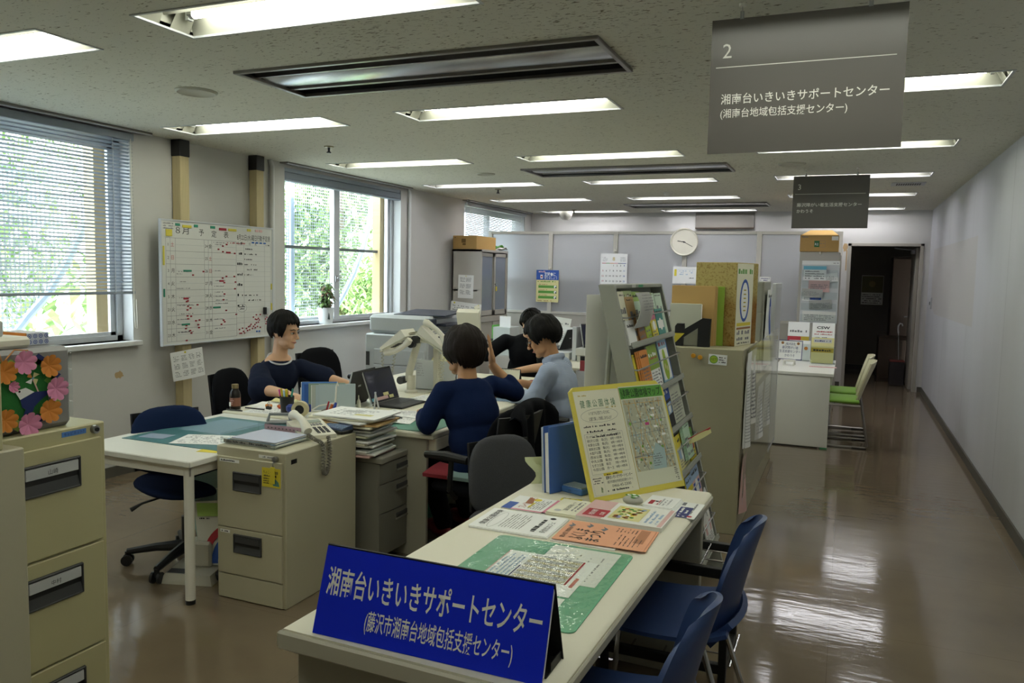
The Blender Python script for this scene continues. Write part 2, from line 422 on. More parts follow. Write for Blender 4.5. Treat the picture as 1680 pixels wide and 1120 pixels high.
# ================================================================ the room
ZC = 2.434
XL, XR, YB, YF = -4.72, .975, -2.2, 11.95
LROWS = (.56, 2.44, 4.32, 6.19, 7.94, 9.71, 11.6)
LCOLS = (-3.72, -1.885, -.03)
VENTS = ((-1.87, 3.365), (-1.885, 7.05), (-1.9, 10.7))
WINS = ((2.15, 4.21), (5.88, 7.91), (9.53, 11.66))
WZ0, WZ1 = .955, 2.40
def cells(b, x0, x1, y0, y1, holes, fn, m):
    xs = sorted({x0, x1} | {h[0] for h in holes} | {h[1] for h in holes}); ys = sorted({y0, y1} | {h[2] for h in holes} | {h[3] for h in holes})
    xs = [x for x in xs if x0 <= x <= x1]; ys = [y for y in ys if y0 <= y <= y1]
    for i in range(len(xs) - 1):
        for j in range(len(ys) - 1):
            cx, cy = (xs[i] + xs[i + 1]) / 2, (ys[j] + ys[j + 1]) / 2
            if any(h[0] < cx < h[1] and h[2] < cy < h[3] for h in holes): continue
            fn(b, xs[i], xs[i + 1], ys[j], ys[j + 1], m)
holes = [(x - .655, x + .655, y - .155, y + .155) for x in LCOLS for y in LROWS] + [(x - .9, x + .9, y - .265, y + .265) for x, y in VENTS]
b = MB(); cells(b, XL - .2, XR + .1, YB, YF, holes, lambda b, a, c, d, e, m: b.bx(a, c, d, e, ZC, ZC + .02, m), CEIL)
struct(b, 'ceiling', 'speckled acoustic board ceiling')
b = MB(); b.bx(XL - .2, XR + .1, YB, YF + .05, ZC + .26, ZC + .3, DGREY); struct(b, 'ceiling_slab')
b = MB(); b.bx(XL - .2, XR + .1, YB, 14.6, -.1, 0, FLOOR); struct(b, 'floor', 'glossy brown vinyl floor')
b = MB(); cells(b, YB, YF, 0, ZC + .3, [(w[0], w[1], WZ0, WZ1) for w in WINS], lambda b, a, c, d, e, m: b.bx(XL - .22, XL, a, c, d, e, m), WALL)
struct(b, 'wall_left', 'off-white window wall')
b = MB(); b.bx(XR, XR + .1, YB, YF, 0, ZC + .3, WALLR)
for y in (8.0, 6.2, 4.4, 9.8): b.rect(y, 0, y + .004, ZC, INKG, .0004, frame((XR, 0, 0), (0, 1, 0), (0, 0, 1)) @ Matrix.Scale(-1, 4, (0, 0, 1)))
struct(b, 'wall_right', 'pale panelled corridor wall')
b = MB(); cells(b, XL - .2, XR + .1, 0, ZC + .3, [(.007, .862, 0, 1.955)], lambda b, a, c, d, e, m: b.bx(a, c, YF, YF + .1, d, e, m), WALL)
struct(b, 'wall_far', 'end wall with doorway')
b = MB(); b.bx(XL - .2, XR + .1, YB - .1, YB, 0, ZC + .3, WALL); struct(b, 'wall_back')
b = MB(); b.bx(-2.12, -1.29, YF - .03, YF, 2.2, 2.425, mat('panel_dim', '77736c', .6)); b.bx(-2.12, -1.29, YF - .04, YF - .03, 2.19, 2.21, DWOOD); struct(b, 'trim_1', 'dim panel high on the end wall')
b = MB(); b.bx(XL, XL + .012, YB, YF, 0, .075, BASEB); struct(b, 'baseboard_left')
b = MB(); b.bx(XR - .012, XR, YB, YF, 0, .075, BASEB); struct(b, 'baseboard_right')
b = MB(); b.bx(XL, -.05, YF - .012, YF, 0, .075, BASEB); b.bx(.92, XR, YF - .012, YF, 0, .075, BASEB); struct(b, 'baseboard_far')
# stains: peeled paint with shapes of their own
def blot(b, T, cx, cy, rx, ry, m, seed=0):
    random.seed(seed); n = 14
    b.poly([(cx + rx * random.uniform(.6, 1.15) * math.cos(2 * PI * i / n), cy + ry * random.uniform(.6, 1.15) * math.sin(2 * PI * i / n)) for i in range(n)], m, .0006, T)
STAIN = mat('peeled_plaster', 'b59a72', .9)
b = MB(); blot(b, frame((XL, 0, 0), (0, 1, 0), (0, 0, 1)), 4.08, .718, .04, .03, STAIN, 3)
TF = frame((0, YF, 0), (1, 0, 0), (0, 0, 1))
blot(b, TF, -.07, 1.93, .035, .07, STAIN, 5); b.rect(-.055, 1.62, -.04, 1.9, STAIN, .0006, TF)
struct(b, 'trim_2', 'bare plaster patches on the walls')
b = MB(); PATCH = mat('old_patch', 'b9b7b6', .6)
b.poly([(7.67, 1.12), (10.86, 1.1), (11.4, 1.2), (11.4, 1.9), (7.68, 1.885)][::-1], PATCH, .0005, frame((XR, 0, 0), (0, 1, 0), (0, 0, 1)) @ Matrix.Scale(-1, 4, (0, 0, 1)))
struct(b, 'trim_3', 'greyer rectangle where boards hung on the corridor wall')
# ---------------- windows
def window(n, y0, y1):
    b = MB()
    for (a, c) in ((y0 - .001, y0 + .004), (y1 - .004, y1 + .001)): b.bx(XL - .15, XL + .002, a, c, WZ0, WZ1, REVEAL)
    b.bx(XL - .15, XL + .002, y0, y1, WZ1 - .004, WZ1, REVEAL)
    r = thing_struct('window_%d' % n, 'aluminium sliding window in the left wall'); x0, x1 = XL - .15, XL - .10
    b.build('reveal', r, 0)
    f = MB(); m = ALU
    for a, c in ((y0, y0 + .03), (y1 - .05, y1)): f.bx(x0 - .03, x1, a, c, WZ0, WZ1, m)
    f.bx(x0 - .03, x1, y0, y1, WZ0, WZ0 + .035, m); f.bx(x0 - .03, x1, y0, y1, WZ1 - .06, WZ1, m); f.build('frame', r, 0)
    ym = y0 + (y1 - y0) * .465
    for k, (a, c, xx) in enumerate(((y0 + .03, ym + .04, x0 - .02), (ym - .025, y1 - .05, x0 + .02))):
        s = MB(); s.bx(xx - .014, xx + .014, a, a + (.045 if k == 0 else .095), WZ0 + .03, WZ1 - .05, m); s.bx(xx - .012, xx + .012, c - .04, c, WZ0 + .03, WZ1 - .05, m)
        s.bx(xx - .012, xx + .012, a, c, WZ0 + .03, WZ0 + .06, m); s.bx(xx - .012, xx + .012, a, c, WZ1 - .10, WZ1 - .05, m)
        so_ = s.build('sash', r, 0)
        g = MB(); g.bx(xx - .003, xx + .003, a + .03, c - .03, WZ0 + .07, WZ1 - .09, GLASS); g.build('pane', so_, 0)
    k = MB(); k.bx(x0 + .03, x0 + .05, ym - .01, ym + .02, 1.36, 1.43, STEEL, .004); k.tube([(x0 + .05, ym + .005, 1.40), (x0 + .075, ym + .005, 1.42), (x0 + .075, ym + .005, 1.37)], .007, STEEL, 6); k.build('latch', r)
    s = MB(); s.bx(XL - .12, XL + .06, y0 - .03, y1 + .03, WZ0 - .035, WZ0, REVEAL, .004); s.build('sill', r, 0)
    return r
def thing_struct(name, label):
    o = bpy.data.objects.new(name, None); COL.objects.link(o); o['kind'] = 'structure'; o['label'] = label; return o
for i, w in enumerate(WINS): window(i + 1, *w)
b = MB()
for w in WINS: b.bx(XL - .02, XL + .09, w[0] - .06, w[1] + .12, ZC - .012, ZC, STEELD, .002); b.bx(XL + .07, XL + .085, w[0] - .06, w[1] + .12, ZC - .02, ZC - .01, ALU)
struct(b, 'trim_4', 'curtain rails along the ceiling above the windows')
# ---------------- doorway and the dark room beyond
b = MB(); m = mat('door_frame_paint', 'aaa69c', .5)
for a, c in ((-.03, .012), (.857, .9)): b.bx(a, c, YF - .015, YF + .12, 0, 1.995, m, .003)
b.bx(-.03, .9, YF - .015, YF + .12, 1.955, 1.995, m, .003); struct(b, 'door_1_frame', 'steel door frame')
r = thing_struct('door_1', 'steel door standing open into the dark room'); m = mat('door_paint', '9a968d', .5)
b = MB(); b.bx(.815, .853, YF + .11, YF + .92, .02, 1.94, m, .003); b.build('door_leaf', r, 0)
b = MB(); b.tube([(.81, YF + .85, .98), (.765, YF + .85, .98), (.765, YF + .74, .98)], .009, STEEL, 8); b.build('lever_handle', r)
b = MB(); b.bx(.765, .81, YF + .14, YF + .34, 1.86, 1.91, GREYP, .005); b.tube([(.78, YF + .3, 1.915), (.60, YF + .2, 1.93), (.55, YF + .08, 1.935)], .008, GREYP, 6); b.build('door_closer', r)
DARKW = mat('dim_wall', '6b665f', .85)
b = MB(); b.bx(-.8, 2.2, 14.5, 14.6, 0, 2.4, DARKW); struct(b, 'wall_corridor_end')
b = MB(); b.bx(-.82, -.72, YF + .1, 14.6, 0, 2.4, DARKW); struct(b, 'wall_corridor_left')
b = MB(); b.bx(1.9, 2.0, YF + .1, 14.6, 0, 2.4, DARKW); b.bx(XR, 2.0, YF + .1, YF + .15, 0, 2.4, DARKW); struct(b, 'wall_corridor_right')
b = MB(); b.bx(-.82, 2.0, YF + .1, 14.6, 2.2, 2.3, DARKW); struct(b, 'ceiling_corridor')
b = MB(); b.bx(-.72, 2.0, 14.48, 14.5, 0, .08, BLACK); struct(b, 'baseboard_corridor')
def calendar_far():
    T = frame((.2, 14.475, 1.09), (1, 0, 0), (0, 0, 1)); b = MB(T)
    b.bx(0, .33, 0, .48, 0, .004, PAPER); z = .0045
    b.rect(.005, .2, .325, .47, mat('calendar_photo', '6e6a4a', .6), z); b.disc(.16, .34, .05, mat('calendar_photo_light', '9a8f60', .6), z + .0004)
    for i in range(5): b.scrib(.02, .31, .02 + i * .034, .018, INK, z, None, .75)
    single(b, 'wall_calendar', 'picture calendar on the end wall of the dark room past the doorway', 'calendar')
calendar_far()
def brown_cab(x0, x1, y0, y1, z1, label, doors):
    t = thing('cabinet', label, 'cabinet', ((x0 + x1) / 2, (y0 + y1) / 2, 0))
    b = MB(); b.bx(x0, x1, y0, y1, 0, z1, DWOOD, .004); b.build('body', t)
    for i in range(doors):
        a = x0 + (x1 - x0) * i / doors; c = x0 + (x1 - x0) * (i + 1) / doors
        b = MB(); b.bx(a + .004, c - .004, y0 - .02, y0 - .001, .05, z1 - .03, DWOOD, .003); d = b.build('door', t)
        b = MB(); b.bx(c - .05, c - .035, y0 - .035, y0 - .02, z1 * .5 - .05, z1 * .5 + .05, STEEL, .003); b.build('handle', d)
brown_cab(.62, 1.5, 13.7, 14.4, 1.86, 'tall dark brown cabinet inside the dark room past the doorway', 2)
brown_cab(.45, 1.05, 12.95, 13.5, .66, 'low dark brown cupboard in the dark room in front of the tall one', 1)
def umbrella():
    t = thing('umbrella', 'closed clear umbrella with white hooked handle hanging by the open door', 'umbrella', (.7, 12.72, .35))
    m = mat('umbrella_white', 'b9b9bb', .4)
    b = MB(); b.tube([(.72, 12.72, .36), (.70, 12.72, .76)], .006, m, 8); b.build('shaft', t)
    b = MB(); b.tube([(.70, 12.72, .74), (.693, 12.72, .80), (.695, 12.72, .85), (.715, 12.72, .885), (.74, 12.72, .875), (.748, 12.72, .845)], .011, m, 8); b.build('handle', t)
    b = MB(); b.tube([(.725, 12.72, .34), (.72, 12.72, .42), (.71, 12.72, .6), (.702, 12.72, .69)], [.008, .035, .05, .02], CLEAR, 10); b.build('canopy', t)
umbrella()
def bin_box():
    b = MB(); b.bx(.6, .8, 12.55, 12.78, 0, .34, mat('bin_dark', '2c2628', .5), .01); b.bx(.6, .8, 12.55, 12.78, .34, .352, mat('bin_rim', '7a2b24', .5), .004)
    single(b, 'umbrella_bin', 'dark bin with a reddish rim on the floor by the open door', 'bin')
bin_box()
b = MB(); b.bx(XR - .018, XR, 11.28, 11.36, 1.15, 1.29, LGREY, .004); b.bx(XR - .024, XR - .018, 11.30, 11.34, 1.20, 1.24, BLACK, .002)
single(b, 'light_switch', 'light switch plate on the corridor wall near the doorway', 'switch')
# pipes / conduits on the window wall
for y, r in ((5.68, .022), (8.06, .02)):
    b = MB(); b.tube([(XL + .03, y, .0), (XL + .03, y, ZC - .06), (XL + .01, y, ZC - .002)], r, REVEAL, 10)
    single(b, 'wall_conduit', 'white conduit pipe up the wall %s' % ('between the whiteboard and the plant window' if y < 6 else 'beyond the plant window'), 'pipe')
# ================================================================ ceiling fixtures
def make_light(tm, suffix):
    t = thing('ceiling_light', '', 'ceiling light', (0, 0, ZC), 0, 'recessed fluorescent lights')
    L, H = .655, .155; m = mat('reflector_enamel', '9b9b8f', .45)
    b = MB(); w = .012
    for y in (-H, H): b.bx(-L - .006, L + .006, y - w * .5, y + w * .5, -.004, .004, LGREY)
    for x in (-L, L): b.bx(x - w * .5, x + w * .5, -H, H, -.004, .004, LGREY)
    b.build('trim_frame', t, 0, local=True)
    b = MB(); prof = [(-H, 0), (-.135, .075), (-.10, .105), (-.055, .105), (0, .045), (.055, .105), (.10, .105), (.135, .075), (H, 0)]
    for (y0, z0), (y1, z1) in zip(prof, prof[1:]): b.add([(-L, y0, z0), (L, y0, z0), (L, y1, z1), (-L, y1, z1)], [(3, 2, 1, 0)], m)
    for x in (-L, L): b.add([(x, y, z) for y, z in prof], [tuple(range(len(prof)))], m)
    for x, s in ((-L, 1), (L, -1)): # slanted end plates
        for y in (-.077, .077): b.add([(x, y - .05, 0), (x, y + .05, 0), (x + s * .06, y + .045, .10), (x + s * .06, y - .045, .10)], [(0, 1, 2, 3)], m)
    b.build('reflector', t, 0, local=True)
    for y in (-.077, .077):
        b = MB(); b.cyl((-.575, y, .062), (.575, y, .062), .0165, tm, n=10); k = b.build('tube', t, 40, local=True)
        b = MB()
        for s in (-1, 1): b.cyl((s * .6, y, .062), (s * .575, y, .062), .0165, STEEL, n=10); b.bx(s * .6 - .008, s * .6 + .008, y - .014, y + .014, .04, .105, LGREY)
        b.build('socket', t, local=True)
    return t
ORD = ('first', 'second', 'third', 'fourth', 'fifth', 'sixth', 'seventh')
CN = ('window-side', 'middle', 'corridor-side')
lw = make_light(TUBE_WARM, 'w'); lc = make_light(TUBE_COOL, 'c'); firsts = {0: lw, 1: lc}; used_ = set()
for ci, x in enumerate(LCOLS):
    for ri, y in enumerate(LROWS):
        k = 0 if (ri <= 3 and not (ci == 2 and ri > 3)) else 1
        lab = 'recessed twin-tube fluorescent light, ' + (('%s from the front in the %s row of the ceiling' % (ORD[ri - 1], CN[ci])) if ri else 'behind the viewpoint in the %s row' % CN[ci])
        p = firsts[k]
        if k not in used_: used_.add(k); p.matrix_basis = rotz((x, y, ZC), 0); p['label'] = lab
        else: dup(p, (x, y, ZC), 0, lab)
def make_vent():
    t = thing('air_outlet', '', 'air vent', (0, 0, ZC), 0, 'long ceiling air outlets'); L, H = .9, .265
    b = MB()
    for y in (-H, H): b.bx(-L - .012, L + .012, y - .012, y + .012, -.014, .004, STEELD, .003)
    for x in (-L, L): b.bx(x - .012, x + .012, -H, H, -.014, .004, STEELD, .003)
    b.build('frame', t, local=True)
    b = MB(); b.bx(-L, L, -H, H, .10, .11, BLACKM); b.bx(-L, -L + .004, -H, H, 0, .1, BLACKM); b.bx(L - .004, L, -H, H, 0, .1, BLACKM); b.bx(-L, L, -H, -H + .004, 0, .1, BLACKM); b.bx(-L, L, H - .004, H, 0, .1, BLACKM); b.build('duct', t, 0, local=True)
    b = MB(); b.grid(lambda u, v: (-L + 2 * L * u, -.125 + .25 * v, .004 + .012 * (2 * v - 1) ** 2), 2, 9, mat('vent_panel', 'b9bbc0', .22, .9), thick=.006)
    b.bx(-L, L, -.14, -.125, -.002, .03, STEELD); b.bx(-L, L, .125, .14, -.002, .03, STEELD); b.build('centre_panel', t, local=True)
    for y in (-.20, .20):
        b = MB(); b.bx(-L, L, y - .045, y + .045, .045, .052, STEELD)
        b.bx(-L, L, y - .05, y - .042, .0, .05, STEELD); b.build('slot_blade', t, local=True)
    return t
v = make_vent(); VN = ('nearest, above the service counter end of the office', 'middle one along the ceiling', 'farthest, close to the frosted partition')
for i, (x, y) in enumerate(VENTS):
    if i == 0: v.matrix_basis = rotz((x, y, ZC), 0); v['label'] = 'long aluminium ceiling air outlet, ' + VN[0]
    else: dup(v, (x, y, ZC), 0, 'long aluminium ceiling air outlet, ' + VN[i])
def round_plate(x, y, r, label):
    b = MB(rotz((x, y, ZC), 0)); b.lathe([(0, -.006), (r * .82, -.006), (r * .9, -.012), (r, -.004), (r, 0)], mat('speaker_plate', 'b9b8ab', .5), 36); single(b, 'ceiling_speaker', label, 'ceiling speaker', 'round ceiling plates')
round_plate(-3.29, 3.375, .11, 'round white ceiling plate between the near window and the nearest air outlet')
round_plate(-3.26, 7.03, .09, 'small round ceiling plate left of the middle air outlet')
round_plate(-.48, 7.0, .11, 'round white ceiling plate right of the middle air outlet')
def sprinkler(x, y, label, name='sprinkler_head', r=.035):
    t = thing(name, label, 'sprinkler', (x, y, ZC)); b = MB(rotz((x, y, ZC), 0)); b.lathe([(0, -.012), (r, -.008), (r * 1.1, 0)], mat('brass_dull', '8d8468', .4, .6), 20); b.build('flange', t)
    b = MB(rotz((x, y, ZC), 0)); b.lathe([(0, -.05), (.018, -.05), (.018, -.044), (.008, -.036), (.010, -.012), (0, -.012)], DGREY, 12); b.build('nozzle', t)
sprinkler(-3.74, 5.19, 'sprinkler head in the ceiling left of the second window-side light')
sprinkler(-3.71, 8.34, 'sprinkler head in the ceiling above the tall cabinet')
sprinkler(-3.78, 11.26, 'sprinkler head in the ceiling beyond the frosted partition')
b = MB(rotz((-1.92, 9.03, ZC), 0)); b.lathe([(0, -.045), (.03, -.045), (.05, -.03), (.055, -.008), (.07, 0)], mat('detector_white', 'c9c8c0', .5), 24)
single(b, 'smoke_detector', 'white smoke detector on the ceiling between the middle row lights', 'smoke detector')
b = MB(rotz((-4.02, 11.6, ZC), 0)); b.lathe([(0, -.13), (.05, -.12), (.085, -.08), (.1, -.03), (.1, 0)], WHITE, 24)
single(b, 'dome_lamp', 'white dome on the ceiling in the far left corner', 'ceiling lamp')
t = thing('ceiling_grille', 'small slotted grille in the ceiling over the corridor', 'air vent', (.48, 8.68, ZC))
b = MB(); b.bx(.33, .63, 8.55, 8.81, ZC - .008, ZC - .001, LGREY, .003); b.build('plate', t)
b = MB()
for i in range(11): b.bx(.375 + i * .02, .388 + i * .02, 8.6, 8.76, ZC - .0095, ZC - .008, BLACK)
b.build('slots', t, 0)
# hanging signs
def hanging_sign(y, x0, x1, z0, z1, name, label, draw, hooks):
    t = thing(name, label, 'sign', ((x0 + x1) / 2, y, z0)); T = frame((x0, y, z0), (1, 0, 0), (0, 0, 1)); w, h = x1 - x0, z1 - z0
    b = MB(T); b.bx(0, w, 0, h, -.005, 0, SIGNG); b.build('panel', t, 0)
    b = MB(T); draw(b, w, h); b.build('lettering', t, 0)
    for x in hooks:
        b = MB(); b.tube([(x, y, z1), (x, y, ZC)], .0012, STEEL, 6); k = b.build('wire', t)
        b = MB(); b.cyl((x, y, z1 - .004), (x, y, z1 + .022), .007, STEEL); b.cyl((x, y, ZC - .01), (x, y, ZC), .012, WHITE); b.build('hook', t)
def d2(b, w, h):
    b.text('2', .065 * w, h * (1 - .287), .128 * h, SIGNW); b.line(.03 * w, h * .645, .955 * w, h * .645, .003, SIGNW)
    b.text('湘南台いきいきサポートセンター', .065 * w, h * .375, .07 * h, SIGNW, w=.865 * w, bold=.008)
    b.text('(湘南台地域包括支援センター)', .065 * w, h * .272, .062 * h, SIGNW, w=.665 * w, bold=.006)
hanging_sign(2.9, -.485, .132, 1.930, 2.386, 'hanging_sign', 'large grey hanging sign with a white number 2 near the ceiling', d2, (-.385, .02))
def d3(b, w, h):
    b.text('3', .065 * w, h * .74, .125 * h, SIGNW); b.line(.03 * w, h * .655, .955 * w, h * .655, .003, SIGNW)
    b.text('藤沢障がい者生活支援センター', .06 * w, h * .42, .066 * h, SIGNW, w=.85 * w, bold=.004)
    b.text('かわうそ', .06 * w, h * .30, .066 * h, SIGNW, bold=.004)
hanging_sign(7.37, -.485, .12, 1.93, 2.375, 'hanging_sign', 'smaller grey hanging sign with a number 3 over the corridor desk', d3, (-.385, .022))
# ================================================================ outside
OUTG = mat('outside_ground', '9a9a90', .9)
b = MB(); b.bx(-60, -4.95, -25, 45, -3.6, -3.5, OUTG); struct(b, 'ground_outside')
LEAFS = [mat('leaf_mid', '88a562', .6), mat('leaf_light', 'a8c47c', .6), mat('leaf_dark', '718c55', .6)]
def tree(x, y, z, r, h, n, label, seed, name='tree'):
    random.seed(seed); t = thing(name, label, 'tree', (x, y, -3.5), 0, 'trees outside the windows')
    b = MB(); b.tube([(x, y, -3.5), (x + .1, y, z - h * .2), (x, y + .1, z + h * .3)], [.22, .16, .05], mat('bark', '7a6a55', .9), 8); b.build('trunk', t)
    b = MB()
    blobs = [(random.gauss(0, r * .45), random.gauss(0, r * .45), random.uniform(-h * .5, h * .5)) for _ in range(14)]
    for i in range(n):
        c = random.choice(blobs); s = r * .33
        p = Vector((x + c[0] + random.gauss(0, s), y + c[1] + random.gauss(0, s), z + c[2] + random.gauss(0, s)))
        a = Matrix.Rotation(random.uniform(0, 6.3), 3, 'Z') @ Matrix.Rotation(random.uniform(-1, 1), 3, 'X'); l = random.uniform(.08, .16) * (1 if r > .9 else .5)
        q = [p + a @ Vector(k) for k in ((-l * .4, 0, 0), (0, -l, .02), (l * .4, 0, 0), (0, l, -.02))]
        b.add(q, [(0, 1, 2, 3)], random.choice(LEAFS))
    b.build('foliage', t, 0)
tree(-9.5, 13.4, 2.3, 1.25, 4.0, 9000, 'tall pale green tree outside the plant window, left of the pane divider', 11)
tree(-7.1, 11.35, .75, .6, 2.2, 6500, 'leafy tree right up against the plant window on its far side', 12)
tree(-9.0, 5.6, 2.4, 1.5, 4.2, 5000, 'tree outside the near window behind the blind', 13)
tree(-12.0, 8.6, -.4, .8, 1.6, 1400, 'thin sprigs of a small tree low outside the near window', 14)
def perforated():
    m = bpy.data.materials.new('perforated_metal'); m.use_nodes = True; nt = m.node_tree; bs = nt.nodes['Principled BSDF']; bs.inputs['Base Color'].default_value = rgb('b9c2cc'); bs.inputs['Roughness'].default_value = .5
    tc = nt.nodes.new('ShaderNodeTexCoord'); vo = nt.nodes.new('ShaderNodeTexVoronoi'); vo.inputs['Scale'].default_value = 30; vo.inputs['Randomness'].default_value = 0
    mp = nt.nodes.new('ShaderNodeMapping'); mp.inputs['Scale'].default_value = (0, 1, 1); nt.links.new(tc.outputs['Object'], mp.inputs[0]); nt.links.new(mp.outputs[0], vo.inputs['Vector'])
    gt = nt.nodes.new('ShaderNodeMath'); gt.operation = 'GREATER_THAN'; gt.inputs[1].default_value = .40; nt.links.new(vo.outputs['Distance'], gt.inputs[0]); nt.links.new(gt.outputs[0], bs.inputs['Alpha']); MATS['perforated_metal'] = m; return m
PERF = perforated(); RIMB = mat('screen_rim', '9fb0c4', .5)
def screen(y_start, pts, label):
    t = thing('sun_screen', label, 'screen', (-5.3, y_start, .6), 0, 'perforated sun screens outside the windows')
    b = MB(); n = len(pts)
    for (y0, z0), (y1, z1) in zip(pts, pts[1:]): b.add([(-5.3, y_start, z0), (-5.3, y0, z0), (-5.3, y1, z1), (-5.3, y_start, z1)], [(0, 1, 2, 3)], PERF)
    b.build('panel', t, 0)
    b = MB(); b.tube([(-5.3, y, z) for y, z in pts], .03, RIMB, 8); b.build('rim', t)
    b = MB(); b.bx(-5.33, -5.27, y_start + .12, y_start + .17, -3.5, 3.0, RIMB); b.build('post', t, 0)
screen(6.55, [(8.30, 2.9), (8.236, 2.441), (8.148, 2.016), (8.02, 1.723), (7.834, 1.436), (7.653, 1.227), (7.558, 1.125), (7.3, .9)], 'perforated metal sun screen with a curved rim outside the plant window')
screen(1.2, [(4.6, 2.9), (4.5, 2.3), (4.365, 1.898), (4.148, 1.504), (3.996, 1.283), (3.828, 1.115), (3.758, 1.033), (3.5, .8)], 'perforated metal sun screen with a slanting rim outside the near window')
b = MB(); b.bx(-5.02, -4.98, 5.4, 8.4, 1.685, 1.715, mat('rail_dark', '6f7376', .5)); single(b, 'guard_rail', 'grey horizontal bar across the outside of the plant window', 'rail')
b = MB(); b.bx(-5.05, -4.95, 7.84, 7.97, .6, 3.0, mat('fin_tan', 'cbb48a', .7)); single(b, 'facade_fin', 'tan vertical fin outside the far edge of the plant window', 'fin')
b = MB(); b.bx(-5.05, -4.95, 4.10, 4.2, .6, 3.0, MATS['fin_tan']); single(b, 'facade_fin', 'tan vertical fin outside the near window edge', 'fin')
t = thing('building', 'white building with one grey window seen through the plant window', 'building', (-24, 24, -3.5))
b = MB(); b.bx(-32, -24, 12, 40, -3.5, 12, mat('outside_white', 'e8e8e6', .8)); b.build('wall', t, 0)
b = MB(); b.bx(-24, -23.95, 25.8, 28, 2.6, 5.2, mat('outside_grey', '8d949a', .5)); b.build('window', t, 0)
b = MB(); b.disc(0, 0, .2, mat('outside_red', 'c05050', .5), 0, frame((-23.9, 27.0, 3.6), (0, 1, 0), (0, 0, 1))); b.build('red_sign', t, 0)
t = thing('low_building', 'low pale blue shed outside the plant window', 'building', (-18, 19, -3.5))
b = MB(); b.bx(-20, -18, 17.2, 20.4, -3.5, -.1, mat('shed_blue', 'a9c4d8', .7)); b.build('wall', t, 0)
b = MB(); b.bx(-20.1, -17.9, 17.1, 20.5, -.1, .1, mat('shed_roof', '7f93a4', .7)); b.build('roof', t, 0)
# ================================================================ blinds on the windows
SLAT = mat('blind_slat', '9aa4b0', .45, .25)
def blind(name, label, y0, y1, z0, tilt, pitch, x, m, headh=.05):
    t = thing(name, label, 'blind', (x, (y0 + y1) / 2, z0))
    b = MB(); b.bx(x - .02, x + .025, y0, y1, ZC - .02 - headh, ZC - .02, m, .003); b.build('head_rail', t)
    b = MB(); z = z0 + pitch; w = .0125; i = 0
    while z < ZC - .03 - headh:
        a = tilt + .05 * math.sin(i * 1.7); c, s = math.cos(a) * w, math.sin(a) * w; i += 1
        b.add([(x - c, y0, z + s), (x, y0, z + .0018), (x + c, y0, z - s), (x - c, y1, z + s), (x, y1, z + .0018), (x + c, y1, z - s)], [(0, 3, 4, 1), (1, 4, 5, 2)], m); z += pitch
    b.build('slats', t)
    b = MB(); b.bx(x - .014, x + .014, y0, y1, z0 - .012, z0 + .008, m, .004); b.build('bottom_rail', t)
    for y in (y0 + .12, (y0 + y1) / 2, y1 - .17):
        b = MB(); b.tube([(x + .014, y, z0), (x + .014, y, ZC - .05)], .0012, WHITE, 5); b.build('ladder_cord', t)
    return t
t = blind('venetian_blind', 'half lowered silver venetian blind over the near window', 2.13, 4.23, 1.30, -.42, .0245, XL - .005, SLAT)
b = MB(); b.tube([(XL + .03, 4.19, ZC - .06), (XL + .035, 4.19, 1.2), (XL + .03, 4.2, 1.05), (XL + .035, 4.215, 1.04), (XL + .03, 4.215, 1.25)], .003, WHITE, 6); b.build('pull_cord', t)
t = thing('venetian_blind', 'fully raised blind bunched under the ceiling at the plant window', 'blind', (XL, 6.9, 2.3))
b = MB(); b.bx(XL - .05, XL - .005, 5.89, 7.90, ZC - .075, ZC - .02, SLAT, .003); b.build('head_rail', t)
b = MB()
for i in range(9): b.bx(XL - .06, XL + .0, 5.89, 7.90, ZC - .08 - .006 * i - .004, ZC - .08 - .006 * i, SLAT)
b.build('slats', t); b = MB(); b.bx(XL - .06, XL, 5.89, 7.90, ZC - .155, ZC - .138, SLAT, .004); b.build('bottom_rail', t)
blind('venetian_blind', 'closed pale venetian blind at the farthest window above the tall cabinet', 9.58, 11.68, 1.2, 1.05, .0225, XL - .01, mat('blind_pale', 'c4c7cb', .5, .1))
